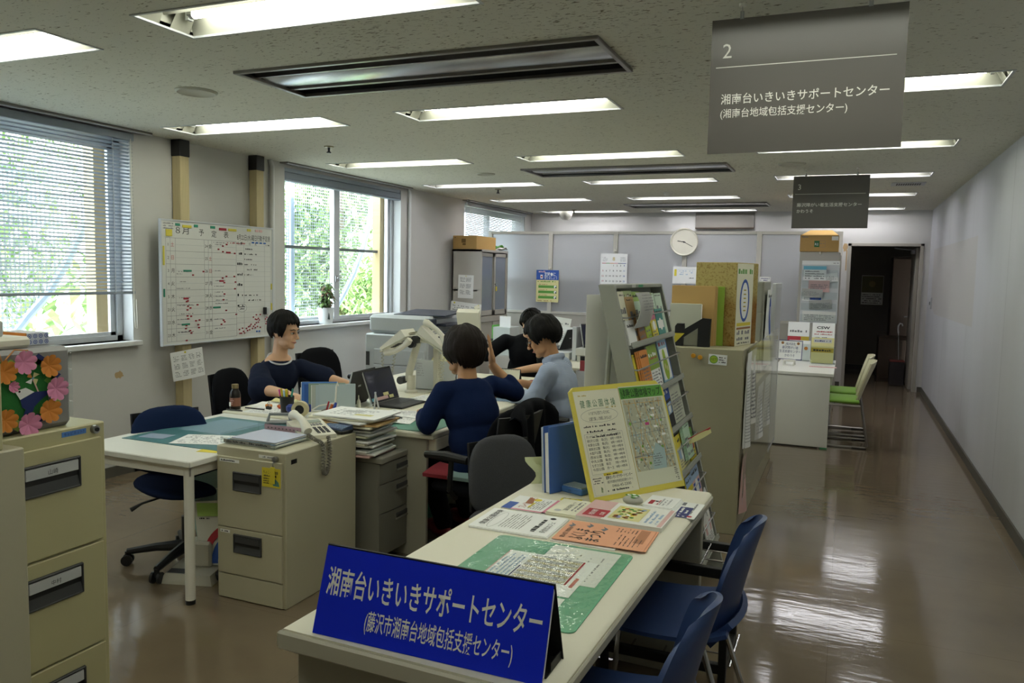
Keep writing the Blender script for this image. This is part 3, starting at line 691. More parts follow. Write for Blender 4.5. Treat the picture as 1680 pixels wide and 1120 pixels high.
# ================================================================ posts, whiteboard, notices on the window wall
for y, w in ((4.625, 'behind the left part of the whiteboard'), (5.46, 'behind the right part of the whiteboard')):
    t = thing('timber_post', 'floor to ceiling pine post ' + w, 'post', (XL + .05, y, 0), 0, 'pine posts carrying the whiteboard')
    b = MB(); b.bx(XL + .008, XL + .088, y - .045, y + .045, .02, 2.34, WOODP, .003); b.build('timber', t)
    b = MB(); b.bx(XL + .003, XL + .093, y - .05, y + .05, 2.31, ZC - .001, BLACK, .004); b.build('top_cap', t)
    b = MB(); b.bx(XL + .003, XL + .093, y - .05, y + .05, 0.001, .06, BLACK, .004); b.build('bottom_cap', t)
WBX = XL + .10
def whiteboard():
    y0, y1, z0, z1 = 4.365, 5.565, .915, 1.822; T = frame((WBX + .02, y0, z0), (0, 1, 0), (0, 0, 1)); w, h = y1 - y0, z1 - z0
    t = thing('whiteboard', 'wall whiteboard ruled as a monthly schedule in Japanese', 'whiteboard', (WBX, (y0 + y1) / 2, z0))
    b = MB(T); b.bx(0, w, 0, h, -.018, 0, mat('whiteboard_enamel', 'd9dad6', .25)); b.build('panel', t, 0)
    b = MB(T); f = .012
    b.bx(-f, w + f, -f, 0, -.02, .006, ALU, .002); b.bx(-f, w + f, h, h + f, -.02, .006, ALU, .002); b.bx(-f, 0, 0, h, -.02, .006, ALU, .002); b.bx(w, w + f, 0, h, -.02, .006, ALU, .002); b.build('frame', t)
    b = MB(T); R = random; R.seed(21)
    b.text('８月', .11 * w, h * .905, .052, INK, w=.105 * w); b.text('予', .30 * w, h * .90, .048, INK); b.text('定', .41 * w, h * .895, .048, INK); b.text('表', .52 * w, h * .895, .048, INK)
    b.text('8月22日(水)曜日行動予定表', .645 * w, h * .885, .044, INK, w=.335 * w)
    cols = [.03, .065, .105, .345, .38, .41, .635, .71, .92, .985]; ytop = .865
    for x in cols: b.line(x * w, .02 * h, x * w, ytop * h, .0022, INKG)
    days = (('1', '土', RED), ('2', '日', RED), ('3', '月', INK), ('4', '火', INK), ('5', '木', INK), ('21', '火', INK), ('22', '水', INK), ('23', '木', INK))
    day2 = (('24', '金', INK), ('25', '土', RED), ('26', '日', RED), ('27', '月', INK), ('28', '火', INK), ('29', '水', INK), ('30', '木', INK), ('31', '金', INK))
    rh = (ytop - .02) / 8 * h
    for i in range(9):
        yy = ytop * h - i * rh; b.line(.03 * w, yy, .635 * w, yy, .002, INKG)
        if i < 8:
            b.line(.105 * w, yy - rh / 2, .345 * w, yy - rh / 2, .0014, INKL); b.line(.41 * w, yy - rh / 2, .635 * w, yy - rh / 2, .0014, INKL)
            for k, (n, d, m) in enumerate((days[i], day2[i])):
                x0 = (.03, .345)[k]; b.text(n, (x0 + .018) * w, yy - rh * .62, .026, INK, al='C'); b.text(d, (x0 + .052) * w, yy - rh * .64, .03, m, al='C')
                xs, xe = ((.108, .34), (.413, .63))[k]
                if not (k == 0 and i < 2) and not (k == 1 and i == 1):
                    for q in range(R.choice((1, 2, 2, 3))): 
                        a = R.uniform(xs, xs + .03); b.scrib(a * w, (a + R.uniform(.05, .13)) * w, yy - rh * R.uniform(.15, .95), .009, INKG)
    for i in range(18):
        yy = (ytop - .03 - i * .0467) * h; b.line(.635 * w, yy, .985 * w, yy, .0014, INKL)
        if i in (1, 2, 3, 4, 5, 6, 10, 11): b.scrib(.715 * w, R.uniform(.78, .9) * w, yy + .008, .013, INK, dens=.65)
        if i % 2 == 0 and i < 13: b.scrib(.645 * w, .70 * w, yy + .006, .024, INK, dens=.8)
    b.text('氏 名', .65 * w, ytop * h - .022, .02, INK); b.text('行　　先', .76 * w, ytop * h - .022, .02, INK)
    b.scrib(.925 * w, .98 * w, ytop * h - .022, .016, INK); b.ring(.69 * w, .27 * h, .045 * w, .035 * h, .0016, INK); b.scrib(.655 * w, .725 * w, .275 * h, .012, INK); b.scrib(.665 * w, .72 * w, .255 * h, .012, INK)
    b.para(.012 * w, .10 * w, .93 * h, .99 * h, 3, INKG); b.scrib(.55 * w, .74 * w, .845 * h, .012, RED)
    b.build('schedule', t, 0)
    # the magnets, every one a thing of its own
    def mag(x, y, mw, mh, m, nm, label, cat='magnet', grp=None):
        q = MB(T); q.bx(x * w - mw / 2, x * w + mw / 2, y * h - mh / 2, y * h + mh / 2, .0005, .005, m, .001); return single(q, nm, label, cat, grp, 0)
    RM = mat('magnet_red', 'a02a3a', .5); GM = mat('magnet_green', '2f8a70', .5); YM = mat('magnet_yellow', 'd6c94a', .5); BM = mat('magnet_blue', '2f68b8', .5)
    R.seed(5)
    spots = [(.66, .075), (.69, .085), (.70, .055), (.68, .04), (.71, .04), (.665, .04), (.73, .08), (.75, .095), (.765, .10), (.74, .06), (.76, .065), (.775, .115), (.80, .095), (.815, .11), (.83, .125), (.85, .13), (.86, .15), (.79, .075), (.82, .08), (.84, .09), (.87, .08), (.82, .16), (.835, .155), (.85, .165), (.80, .18), (.83, .20), (.87, .2), (.925, .155), (.94, .17), (.935, .13), (.93, .11), (.945, .2)]
    for x, y in spots: mag(x, y, .014, .011, RM, 'magnet', 'small red magnet in the loose heap at the lower right of the whiteboard', grp='red magnets heaped on the whiteboard')
    ent = [(.19, .355), (.20, .36), (.22, .30), (.20, .315), (.195, .285), (.28, .325), (.195, .235), (.225, .23), (.20, .21), (.295, .195), (.265, .19), (.185, .155), (.285, .155), (.18, .13), (.29, .13), (.215, .11), (.225, .09), (.185, .03), (.545, .845), (.51, .83), (.47, .80), (.51, .78), (.62, .77), (.54, .565), (.615, .565), (.505, .55), (.52, .51), (.625, .515), (.62, .455), (.52, .41), (.51, .36), (.535, .265), (.63, .225), (.51, .18), (.52, .165), (.49, .145), (.335, .605), (.245, .575)]
    for x, y in ent: mag(x, y - .01, .018, .011, RM, 'magnet', 'small red magnet marking an entry in the day columns of the whiteboard', grp='red magnets marking entries')
    for x, y, c, lab in ((.20, .60, GM, 'green strip magnet in the third row of the left day column'), (.18, .155, GM, 'green strip magnet in the seventh row of the left day column'), (.45, .285, GM, 'green-blue strip magnet in the sixth row of the second day column'), (.185, .37, RM, 'wide red strip magnet in the fifth row of the left day column'), (.56, .765, RM, 'wide red strip magnet in the first row of the second day column'), (.495, .515, RM, 'wide red strip magnet in the fourth row of the second day column')):
        mag(x, y, .08 if c is GM else .05, .014, c, 'strip_magnet', lab + ' on the whiteboard')
    for x, c, mw, lab in ((.125, GM, .045, 'leftmost green'), (.20, YM, .09, 'yellow'), (.275, GM, .04, 'second green'), (.42, GM, .05, 'third green'), (.51, RM, .08, 'red'), (.60, YM, .09, 'larger yellow'), (.76, YM, .045, 'small yellow'), (.84, PALEP, .04, 'pale pink'), (.88, PALEP, .035, 'second pale pink')):
        mag(x, .975 if mw < .08 else .965, mw, .02, c, 'strip_magnet', lab + ' strip magnet along the top edge of the whiteboard')
    for y, hh, c, lab in ((.72, .14, YM, 'tall yellow'), (.42, .06, GM, 'small green')):
        mag(.012, y, .015, hh, c, 'strip_magnet', lab + ' strip magnet on the left edge of the whiteboard')
    for y, hh, lab in ((.46, .05, 'upper'), (.27, .06, 'lower')): mag(.99, y, .014, hh, YM, 'strip_magnet', lab + ' yellow strip magnet on the right edge of the whiteboard')
    mag(.055, .905, .06, .05, YM, 'sticky_note', 'yellow note at the top left of the whiteboard', 'note')
    for k, x in enumerate((.80, .84, .88, .92)): mag(x, .865, .03, .012, BM, 'strip_magnet', ('first', 'second', 'third', 'fourth')[k] + ' blue strip magnet under the daily schedule title', grp='blue strip magnets')
    for k, x in enumerate((.835, .86)): mag(x, .045, .02, .012, BM, 'magnet', ('left', 'right')[k] + ' one of two small blue magnets at the bottom of the whiteboard')
    q = MB(T); q.bx(.90 * w, .915 * w, .20 * h, .268 * h, .001, .03, BLACK, .003); q.bx(.915 * w, .945 * w, .2 * h, .268 * h, .001, .028, LGREY, .004); single(q, 'whiteboard_eraser', 'black and grey whiteboard eraser at the right of the whiteboard', 'eraser')
whiteboard()
def d(b, w, h):
    for i in range(4):
        for j in range(3): b.para(w * (.08 + .235 * i), w * (.08 + .235 * i) + w * .17, h * (.66 - .27 * j), h * (.66 - .27 * j) + h * .2, 4, INKG)
    b.disc(w * .45, h * .94, .008, YEL, .003)
sheet('year_calendar', 'year calendar sheets pinned to the pine post below the whiteboard', 'calendar', frame((XL + .105, 4.47, .63), (.35, .97, .14), (0, -.12, 1)), .25, .22, PAPERW, d, curl=.012)
# potted plant on the sill
def plant():
    c = (XL - .02, 6.53, WZ0); t = thing('potted_plant', 'small leafy plant in a white pot on the window sill', 'plant', c)
    b = MB(rotz(c, 0)); b.lathe([(0, 0), (.064, 0), (.081, .15), (.085, .15), (.085, .16), (.076, .16), (.074, .145), (0, .145)], mat('pot_white', 'dfe2e4', .4), 28); b.build('pot', t)
    b = MB(); b.poly([(6.45, WZ0 + .05), (6.49, WZ0 + .045), (6.48, WZ0 + .1), (6.47, WZ0 + .115)], mat('pot_mark', '2c3a3a', .5), 0, Matrix(((0, 0, 1, c[0] + .079), (1, 0, 0, 0), (0, 1, 0, 0), (0, 0, 0, 1))))
    b.build('pot_mark', t, 0)
    random.seed(3); b = MB(); lf = [mat('plant_leaf', '3f5a2c', .45), mat('plant_leaf_light', '5d7a3c', .45), mat('plant_leaf_red', '6a4a34', .5)]; st = MB()
    for i in range(150):
        a, hh, r = random.uniform(0, 6.28), random.uniform(.03, .25), random.uniform(.015, .105); r *= 1 - .45 * (hh / .27)
        p = Vector(c) + Vector((r * math.cos(a), r * math.sin(a), .15 + hh)); l = random.uniform(.035, .06)
        m = Matrix.Rotation(a, 3, 'Z') @ Matrix.Rotation(random.uniform(-.2, 1.0), 3, 'Y')
        q = [p + m @ Vector(k) for k in ((-l * .2, 0, 0), (l * .4, -l * .42, .004), (l * 1.1, 0, -.008), (l * .4, l * .42, .004), (l * .4, 0, .01))]
        b.add(q, [(0, 1, 4), (1, 2, 4), (2, 3, 4), (3, 0, 4)], random.choice(lf[:2] + lf))
        if i % 5 == 0: st.tube([Vector(c) + Vector((0, 0, .14)), p], .003, lf[0], 5)
    b.build('leaves', t, 0); st.build('stems', t)
plant()
# ================================================================ filing cabinets
def handle_on(parent, T, w=.12, h=.072, card=None, txt=None):
    """recessed drawer pull with a card holder above, on local frame T (x right, y up, z out)"""
    b = MB(T); e = .006
    b.bx(-w / 2, w / 2, -h / 2, h / 2, .0005, .002, BLACK); 
    for a in ((-w / 2, -w / 2 + e, -h / 2, h / 2), (w / 2 - e, w / 2, -h / 2, h / 2), (-w / 2, w / 2, -h / 2, -h / 2 + e), (-w / 2, w / 2, h / 2 - e, h / 2)): b.bx(*a, .0, .009, DGREY, .002)
    b.add([(-w / 2 + e, -h / 2 + e, .008), (w / 2 - e, -h / 2 + e, .008), (w / 2 - e, -h * .12, .002), (-w / 2 + e, -h * .12, .002)], [(0, 1, 2, 3)], DGREY)
    k = b.build('handle', parent)
    c = MB(T); c.bx(-w / 2 + .008, w / 2 - .008, h * .06, h / 2 - .008, .004, .008, card or DGREY, .001)
    if txt: c.text(txt, 0, h * .14, .013, INK, al='C', z=.0085)
    c.build('card', k, 0)
def cab3():
    x, y0, y1 = -1.949, 1.16, 1.632; t = thing('filing_cabinet', 'tall beige filing cabinet with labelled drawers topped by a grey drawer unit', 'filing cabinet', (x - .31, 1.4, 0))
    b = MB(); b.bx(x - .62, x, y0, y1, .0, 1.05, OLIVE, .004); b.build('body', t)
    zs = (1.013, .71, .41, .09)
    for i in range(3):
        b = MB(); b.bx(x, x + .012, y0 + .018, y1 - .022, zs[i + 1] + .004, zs[i] - .003, OLIVE, .002); d_ = b.build('drawer', t)
        handle_on(d_, frame((x + .012, 1.48 - .04 if 0 else 1.452, zs[i] - .085), (0, 1, 0), (0, 0, 1)), .17, .085, LGREY, ('山崎', '中村', '望月')[i])
    b = MB(); b.cyl((x, 1.595, 1.033), (x + .012, 1.595, 1.033), .012, STEEL, n=16); b.cyl((x + .012, 1.595, 1.033), (x + .016, 1.595, 1.033), .006, BLACK); b.build('lock', t)
    b = MB(frame((x, 1.495, 1.026), (0, 1, 0), (0, 0, 1))); b.bx(0, .075, 0, .014, 0, .001, mat('label_blue', '4f7fc8', .5)); b.text('キャビネット7', .006, .003, .009, NAVY, z=.0014, w=.063); b.build('name_strip', t, 0)
cab3()
def nearcab():
    x = -1.93; t = thing('steel_cabinet', 'plain beige steel cabinet cut off by the left picture edge', 'cabinet', (x - .3, 1.0, 0))
    b = MB(); b.bx(-1.93, -1.80, .55, 1.283, 0, 1.058, OLIVE2, .004); b.build('body', t)
    b = MB(); b.bx(-1.93, -1.805, .55, 1.236, 1.0585, 1.42, OLIVE, .004); b.build('upper_unit', t)
nearcab()
def cab2():
    x0, x1, y0, y1, h = -2.585, -2.2, 2.745, 3.28, .698; t = thing('filing_cabinet', 'low two-drawer beige filing cabinet with the telephone on top', 'filing cabinet', ((x0 + x1) / 2, 3.0, 0))
    b = MB(); b.bx(x0, x1, y0, y1, 0, h, OLIVE2, .004); b.build('body', t)
    b = MB(); b.bx(x1 - .0005, x1 + .0008, y0 + .035, y0 + .075, h - .055, h - .035, BLACK); b.build('slot', t, 0)
    for za, zb in ((.335, .655), (.118, .33)):
        za, zb = (za, zb) if za > .2 else (.12, .331)
        b = MB(); b.bx(x0 + .014, x1 - .014, y0 - .012, y0, za, zb, OLIVE2, .002); d_ = b.build('drawer', t)
        handle_on(d_, frame((x0 + .205 - .02, y0 - .012, zb - .105 if za > .2 else zb - .065), (1, 0, 0), (0, 0, 1)), .155, .085, DGREY)
        c = MB(frame((x0 + .03, y0 - .0125, zb - .024), (1, 0, 0), (0, 0, 1))); c.bx(0, .11 if za > .2 else .055, 0, .014, 0, .001, PAPERW); c.scrib(.008, .095 if za > .2 else .045, .003, .009, INK, .0013); c.build('label_strip', d_, 0)
    b = MB(); b.bx(x0 + .014, x1 - .014, y0 - .010, y0, .005, .114, OLIVE2, .002); b.build('plinth', t)
    b = MB(); b.cyl((x1 - .05, y0, h - .028), (x1 - .05, y0 - .016, h - .028), .012, STEEL, n=16); b.build('lock', t)
    b = MB(frame((x1 - .145, y0 - .0008, h - .032), (1, 0, 0), (0, 0, 1))); b.bx(0, .085, 0, .014, 0, .001, PAPER); b.scrib(.008, .08, .003, .008, INKG, .0013); b.build('name_strip', t, 0)
    k = MB(); k.tube([(x1 - .05, y0 - .018, h - .03), (x1 - .052, y0 - .024, h - .05), (x1 - .055, y0 - .016, h - .06)], .0015, STEEL, 6); k.bx(x1 - .068, x1 - .044, y0 - .021, y0 - .017, h - .135, h - .06, YEL, .004); single(k, 'key', 'key with a yellow tag in the lock of the low filing cabinet', 'key')
    def dr(b, w, hh): b.text('ちょこっと健康', .008, hh * .72, .012, INK, w=w * .8); b.scrib(.01, w * .8, hh * .55, .008, INK); b.para(.008, w * .5, hh * .15, hh * .5, 3, INK); b.poly([(w * .6, hh * .1), (w * .95, hh * .08), (w * .9, hh * .3), (w * .75, hh * .45), (w * .6, hh * .4)], mat('teal_print', '5b8f86', .6))
    sheet('sticker', 'yellow notice on the top drawer of the low filing cabinet', 'sticker', frame((x1 - .118, y0 - .0135, .545), (1, 0, 0), (0, 0, 1)), .10, .085, YEL, dr)
cab2()
# drawer unit with paper flower picture on the tall filing cabinet
def drawer_unit():
    x1, y0, y1, z0, z1 = -1.979, 1.165, 1.558, 1.051, 1.272; x0 = x1 - .30
    t = thing('drawer_unit', 'dark grey plastic desktop drawer unit on the tall filing cabinet', 'drawer unit', ((x0 + x1) / 2, 1.36, z0)); m = mat('unit_grey', '8a898a', .45)
    b = MB(); b.bx(x0, x1, y0, y1 - .005, z0, z1, m, .012); b.build('case', t)
    for i in range(4):
        b = MB(); a = z0 + .022 + i * .0455; b.bx(x0 + .012, x1 - .003, y1 - .006, y1 + .002, a, a + .042, CLEAR, .002); k = b.build('drawer', t)
        b = MB(); b.bx(x0 + .10, x0 + .18, y1, y1 + .008, a + .012, a + .024, CLEAR, .002); b.build('pull', k)
    return x1
ux = drawer_unit()
def flower(b, T, r, m, m2, seed):
    random.seed(seed); n = 8; rot = random.random()
    for i in range(n):
        a0, a1 = 2 * PI * (i + rot) / n, 2 * PI * (i + 1 + rot) / n; k = 9
        def rr(s, a0=a0, a1=a1):
            t_ = (s - .5) * 2; return r * (.80 + .2 * math.sqrt(max(0, 1 - abs(t_) ** 2.2)))
        def fn(u, v, a0=a0, a1=a1):
            a = a0 + (a1 - a0) * u; q = v * rr(u); return (q * math.cos(a), q * math.sin(a), .003 + .005 * v * math.sin(PI * u) + .006 * v)
        b.grid(fn, k, 6, m if i % 2 else m2, T)
def wreath():
    t = thing('flower_picture', 'green handmade picture of a paper swallow ringed with pink and orange paper flowers', 'picture', (ux, 1.42, 1.06)); x = ux + .004
    T = frame((x, 1.33, 1.085), (0, 1, 0), (0, 0, 1)); GF = mat('felt_green', '2f7a3a', .95, bump=.2, bscale=300)
    b = MB(T); b.bx(-.0, .148, -.0, .16, -.003, .001, GF); b.build('backing', t, 0)
    PK, PK2, OR, OR2 = mat('paper_pink', 'dd8fb4', .8), mat('paper_pink_deep', 'd47aa6', .8), mat('paper_orange', 'd88a3c', .8), mat('paper_orange_deep', 'c8742a', .8)
    fl = [(1.405, 1.240, .032, 0), (1.476, 1.224, .031, 1), (1.494, 1.160, .033, 0), (1.472, 1.103, .033, 1), (1.412, 1.075, .033, 0), (1.352, 1.220, .031, 1), (1.350, 1.095, .031, 1), (1.372, 1.180, .015, 0)]
    for i, (y, z, r, k) in enumerate(fl):
        b = MB(); flower(b, frame((x + .006, y, z), (0, 1, 0), (0, 0, 1)), r, (PK, OR)[k], (PK, OR)[k], i); o = b.build('flower', t, 60); o['label'] = ('pink', 'orange')[k] + ' folded paper flower'
    NV = mat('paper_navy', '1c2c6a', .7)
    for i, (y, z, c) in enumerate(((1.452, 1.243, NV), (1.494, 1.196, NV), (1.497, 1.128, LGRN), (1.443, 1.083, NV), (1.388, 1.075, LGRN), (1.375, 1.235, LGRN), (1.44, 1.236, GREEN), (1.485, 1.185, GREEN))):
        b = MB(frame((x + .002, y, z), (0, 1, 0), (0, 0, 1))); b.poly([(-.02, 0), (0, -.016), (.022, 0), (0, .016)], c, .001); b.build('paper_leaf', t, 0)
    b = MB(frame((x + .003, 1.40, 1.12), (0, 1, 0), (0, 0, 1))); b.poly([(-.018, .046), (.012, .052), (.036, .038), (-.004, .022)], PAPERW, .002); b.poly([(-.004, .022), (.036, .038), (.088, .036), (.05, .012), (.034, -.002), (.03, -.014), (.002, -.02), (.01, -.005), (0, .002)], NV, .0022); b.disc(-.006, .044, .003, INK, .003); b.build('paper_swallow', t, 0)
    b = MB(frame((x + .003, 1.432, 1.195), (0, 1, 0), (0, 0, 1)))
    for a, c in ((.4, PALEY), (1.97, ORG), (3.54, PAPERW), (5.1, PALEY)): b.poly([(0, 0), (.022 * math.cos(a), .022 * math.sin(a)), (.016 * math.cos(a + .9), .016 * math.sin(a + .9))], c, .002)
    b.line(.002, -.004, .016, -.04, .004, PALEP, .0015); b.disc(0, 0, .003, CYAN, .003); b.build('pinwheel', t, 0)
wreath()
b = MB(); b.bx(-2.14, -2.0, 1.36, 1.455, 1.273, 1.303, IVORY, .008); single(b, 'hole_punch', 'ivory plastic box at the left end of the grey drawer unit', 'box')
def tissue():
    T = rotz((-2.11, 1.508, 1.273), 0); t = thing('tissue_box', 'tissue box with blue circle pattern and orange end on the grey drawer unit', 'tissue box', (-2.13, 1.555, 1.273))
    b = MB(T); b.bx(-.06, .06, -.032, .034, 0, .034, mat('tissue_white', 'd4d8e4', .6), .001); b.bx(-.06, .06, -.0335, -.0315, 0.0, .0342, ORG)
    F = frame((.0605, 0, 0), (0, 1, 0), (0, 0, 1))
    for i in range(4):
        for j in range(2): b.ring(-.024 + i * .0165, .009 + j * .016, .005, .005, .0018, BLUE, .0006, T=F, n=12); b.disc(-.024 + i * .0165, .009 + j * .016, .002, BLUE, .0006, T=F, n=8)
    b.build('carton', t, 0)
    b = MB(T); b.bx(-.04, .04, -.01, .01, .0342, .0352, PAPERW); b.build('slot', t, 0)
tissue()
b = MB(); b.tube([(-1.985, 1.345, 1.29), (-1.968, 1.345, 1.26), (-1.966, 1.352, 1.235), (-1.97, 1.36, 1.25), (-1.985, 1.395, 1.272), (-1.966, 1.418, 1.27), (-1.964, 1.425, 1.25)], .002, mat('cord_orange', 'b8814e', .8), 6); single(b, 'orange_string', 'orange cord hanging over the edge of the grey drawer unit', 'cord')
b = MB(); b.bx(-2.13, -2.03, 1.365, 1.40, 1.304, 1.345, LGREY, .004); single(b, 'grey_case', 'grey box on top of the ivory box at the left edge', 'box')
# ================================================================ the service counter desk in front
DA = -.03; DT = rotz((-.775, 2.175, 0), DA)
def counter():
    t = thing('office_desk', 'long grey-beige counter desk carrying leaflets, cut by the lower picture edge', 'desk', (-.775, 2.175, 0), DA)
    w, l = .325, .80
    b = MB(DT); pr = [(-w, .668), (-w - .0, .694), (-w + .006, .7), (w - .012, .7), (w - .002, .692), (w, .682), (w - .004, .668), (w - .02, .664), (-w + .02, .664)]
    b.prism([(x, z) for x, z in pr], -l, l, DESKTOP, Matrix(((1, 0, 0, 0), (0, 0, 1, 0), (0, 1, 0, 0), (0, 0, 0, 1)))); b.build('desktop', t, 40)
    b = MB(DT)
    b.bx(-w - .004, w + .004, -l - .012, -l, .655, .698, DESKEDGE, .008); b.bx(w - .004, w + .006, -l - .01, l, .662, .690, DESKEDGE, .005); b.bx(-w - .006, -w, -l - .01, l, .662, .694, DESKEDGE, .004); b.bx(-w, w, l, l + .01, .662, .696, DESKEDGE, .004); b.build('edge_band', t)
    for s, n in ((-1, 'end_panel'), (1, 'end_panel')):
        b = MB(DT); b.bx(-w + .02, w - .02, s * (l - .05) - .02, s * (l - .05) + .02, .012, .663, DESKST, .003)
        if s < 0: b.disc(0, 0, .004, PAPERW, .0006, DT.inverted() @ DT @ frame((-w + .10, -l + .03 - .0, .56), (1, 0, 0), (0, 0, 1)))
        for x in (-w + .06, w - .06): b.cyl((x, s * (l - .05), 0), (x, s * (l - .05), .012), .016, BLACK)
        b.build(n, t)
    b = MB(DT); b.bx(-w + .03, -w + .05, -l + .07, l - .07, .12, .663, DESKST); b.build('modesty_panel', t)
counter()
def blue_sign():
    t = thing('tent_sign', 'blue tent sign with white Japanese lettering at the near end of the counter desk', 'sign', (-.78, 1.45, .7))
    x0, x1, yf, yb, yt, zt = -1.047, -.508, 1.394, 1.515, 1.452, .8805
    w = x1 - x0; T = frame((x0, yf, .701), (1, 0, 0), (0, yt - yf, zt - .701)); h = math.hypot(yt - yf, zt - .701)
    b = MB(T); b.bx(0, w, 0, h, -.003, 0, BLUES); b.build('front_board', t, 0)
    b = MB(T); b.text('湘南台いきいきサポートセンター', .016, h * .485, h * .285, SIGNW, w=w * .945, bold=.012); b.text('(藤沢市湘南台地域包括支援センター)', w * .235, h * .165, h * .20, SIGNW, w=w * .64, bold=.008); b.build('lettering', t, 0)
    b = MB(); b.bx(x0 + .002, x1 - .002, yf + .006, yf + .012, 0, .17, PAPER, 0, Matrix.Identity(4)) if 0 else None
    T2 = frame((x0 + .004, yf + .010, .712), (1, 0, 0), (0, yt - yf, zt - .701)); b = MB(T2); b.bx(0, w - .004, 0, h - .02, -.005, 0, PAPERW); b.build('backing_sheet', t, 0)
    T3 = frame((x0, yb, .701), (1, 0, 0), (0, yt - yb, zt + .003 - .701)); b = MB(T3); b.bx(0, w + .003, 0, math.hypot(yt - yb, zt - .698), -.003, 0, BLACKM); b.build('rear_board', t, 0)
    b = MB(); b.bx(x0 + .01, x1 - .001, yf + .03, yb - .001, .701, .704, BLACKM); b.bx(x1 - .0035, x1 - .0005, yf + .055, yb - .005, .704, .722, BLACKM); b.build('base_strip', t, 0)
blue_sign()
def flat(name, label, cat, o, a, w, h, m, draw=None, th=.0012, z=.7006, group=None, curl=0):
    """sheet lying on the desk: o = its reader's-lower-left corner, a = direction of its text (radians from +x)"""
    T = frame((o[0], o[1], z + th), (math.cos(a), math.sin(a), 0), (-math.sin(a), math.cos(a), 0))
    return sheet(name, label, cat, T, w, h, m, draw, th, group, curl)
# green desk mat with documents under its clear cover
def mat_things():
    gm = mat('mat_green', '68ab88', .5); t = thing('desk_mat', 'green desk mat under clear vinyl on the counter desk', 'desk mat', (-.725, 1.9, .7))
    T = frame((-.93, 2.16, .7006), (0, -1, 0), (1, 0, 0)); T = frame((-.522, 1.632, .7006), (0, 1, 0), (-1, 0, 0)); w, h = .545, .415
    def rr(x0, y0, x1, y1, r, n=5):
        P = []
        for cx, cy, a0 in ((x1 - r, y1 - r, 0), (x0 + r, y1 - r, 90), (x0 + r, y0 + r, 180), (x1 - r, y0 + r, 270)):
            P += [(cx + r * math.cos(math.radians(a0 + 90 * i / n)), cy + r * math.sin(math.radians(a0 + 90 * i / n))) for i in range(n + 1)]
        return P
    b = MB(T); b.prism(rr(0, 0, w, h, .02), 0, .0025, gm); b.build('mat_base', t, 0)
    random.seed(2); cov = mat('mat_cover', 'ffffff', .04); nt = cov.node_tree
    cv = glass('mat_cover_clear', (.96, .98, .96, 1), .02); ntc = cv.node_tree
    tcn = ntc.nodes.new('ShaderNodeTexCoord'); nn = ntc.nodes.new('ShaderNodeTexNoise'); nn.inputs['Scale'].default_value = 22; nn.inputs['Detail'].default_value = 2; ntc.links.new(tcn.outputs['Object'], nn.inputs[0])
    bp = ntc.nodes.new('ShaderNodeBump'); bp.inputs['Strength'].default_value = .5; bp.inputs['Distance'].default_value = .01; ntc.links.new(nn.outputs[0], bp.inputs['Height'])
    for n_ in ntc.nodes:
        if n_.type == 'BSDF_GLOSSY': ntc.links.new(bp.outputs[0], n_.inputs['Normal'])
    b = MB(T); b.grid(lambda u, v: (.003 + (w - .006) * u, .003 + (h - .006) * v, .0066 + .0022 * noise.noise(Vector((u * 7, v * 6, 3))) * math.sin(PI * u) * math.sin(PI * v)), 30, 24, cv); b.build('clear_cover', t)
    def d1(b, w, h): b.para(.02, w - .05, .03, h - .02, 9, INKG, fill=.4, dens=.5); b.scrib(w - .02, w - .01, .02, h * .8, INK, dens=0)
    flat('document_sheet', 'plain typed sheet under the clear cover at the back right of the green mat', 'paper', (-.555, 1.90), PI / 2, .262, .20, PAPER, d1, .0006, .7032)
    def d2_(b, w, h):
        b.rect(0, h - .004, w, h, PALEP); b.line(.005, .02, .005, h - .02, .001, INKL); b.para(.012, .055, h * .55, h * .9, 5, INKG)
        R9 = frame((0, 0, 0), (0, 1, 0), (-1, 0, 0)); mustard = mat('mustard_print', 'b8a23a', .7)
        for k in range(5):
            for q in range(5): b.scrib(.04, h - .075, -(.075 + k * .036 + q * .007), .0058, mustard if q in (1, 2) else INKG, T=R9, dens=.97)
        b.rect(.07, .032, w - .01, .038, RED, .0009); b.rect(.06, .012, w * .5, .022, mat('salmon_print', 'c8766a', .6)); b.para(.07, w - .01, h - .065, h - .006, 5, LBLUE); b.rect(.07, h - .072, w * .6, h - .068, NAVY, .0009)
    flat('timetable_sheet', 'timetable with red and mustard columns under the cover of the green mat', 'paper', (-.595, 1.81), PI / 2, .255, .26, PAPERW, d2_, .0006, .7040)
    def d3_(b, w, h): b.rect(.01, h * .5, w * .6, h * .92, YEL); b.rect(.02, .02, .05, .05, mat('teal_print', '5b8f86', .6)); b.para(.06, w - .01, .02, h * .45, 4, INKG)
    flat('map_sheet', 'yellow and white map slip under the near end of the green mat', 'paper', (-.60, 1.655), PI / 2, .145, .19, PAPER, d3_, .0006, .7032)
mat_things()
def dw(b, w, h):
    b.text('健康公園体操', .03, h - .04, .02, INK, w=.16); b.ring(w * .45, h - .062, .08, .016, .001, INKG); b.para(.03, w - .03, .10, h - .085, 8, INK, fill=.4); b.scrib(.03, .16, .05, .018, INK); b.disc(w - .03, .04, .010, INK); b.text('多世代カフェ', .03, .02, .018, INK, w=.11)
for i, (dx, dy) in enumerate(((.004, -.004), (0, 0))):
    flat('flyer', ('lower', 'upper')[i] + ' of the white park exercise flyers at the left of the counter desk', 'flyer', (-.80 + dx, 2.205 + dy), PI / 2, .205, .262, PAPERW, dw, .004 if i == 0 else .0012, .7006 + i * .0044, 'white flyers on the counter')
flat('flyer', 'white sheet peeking out under the orange flyers', 'flyer', (-.585, 2.195), PI / 2, .19, .20, PAPERW, None, .003)
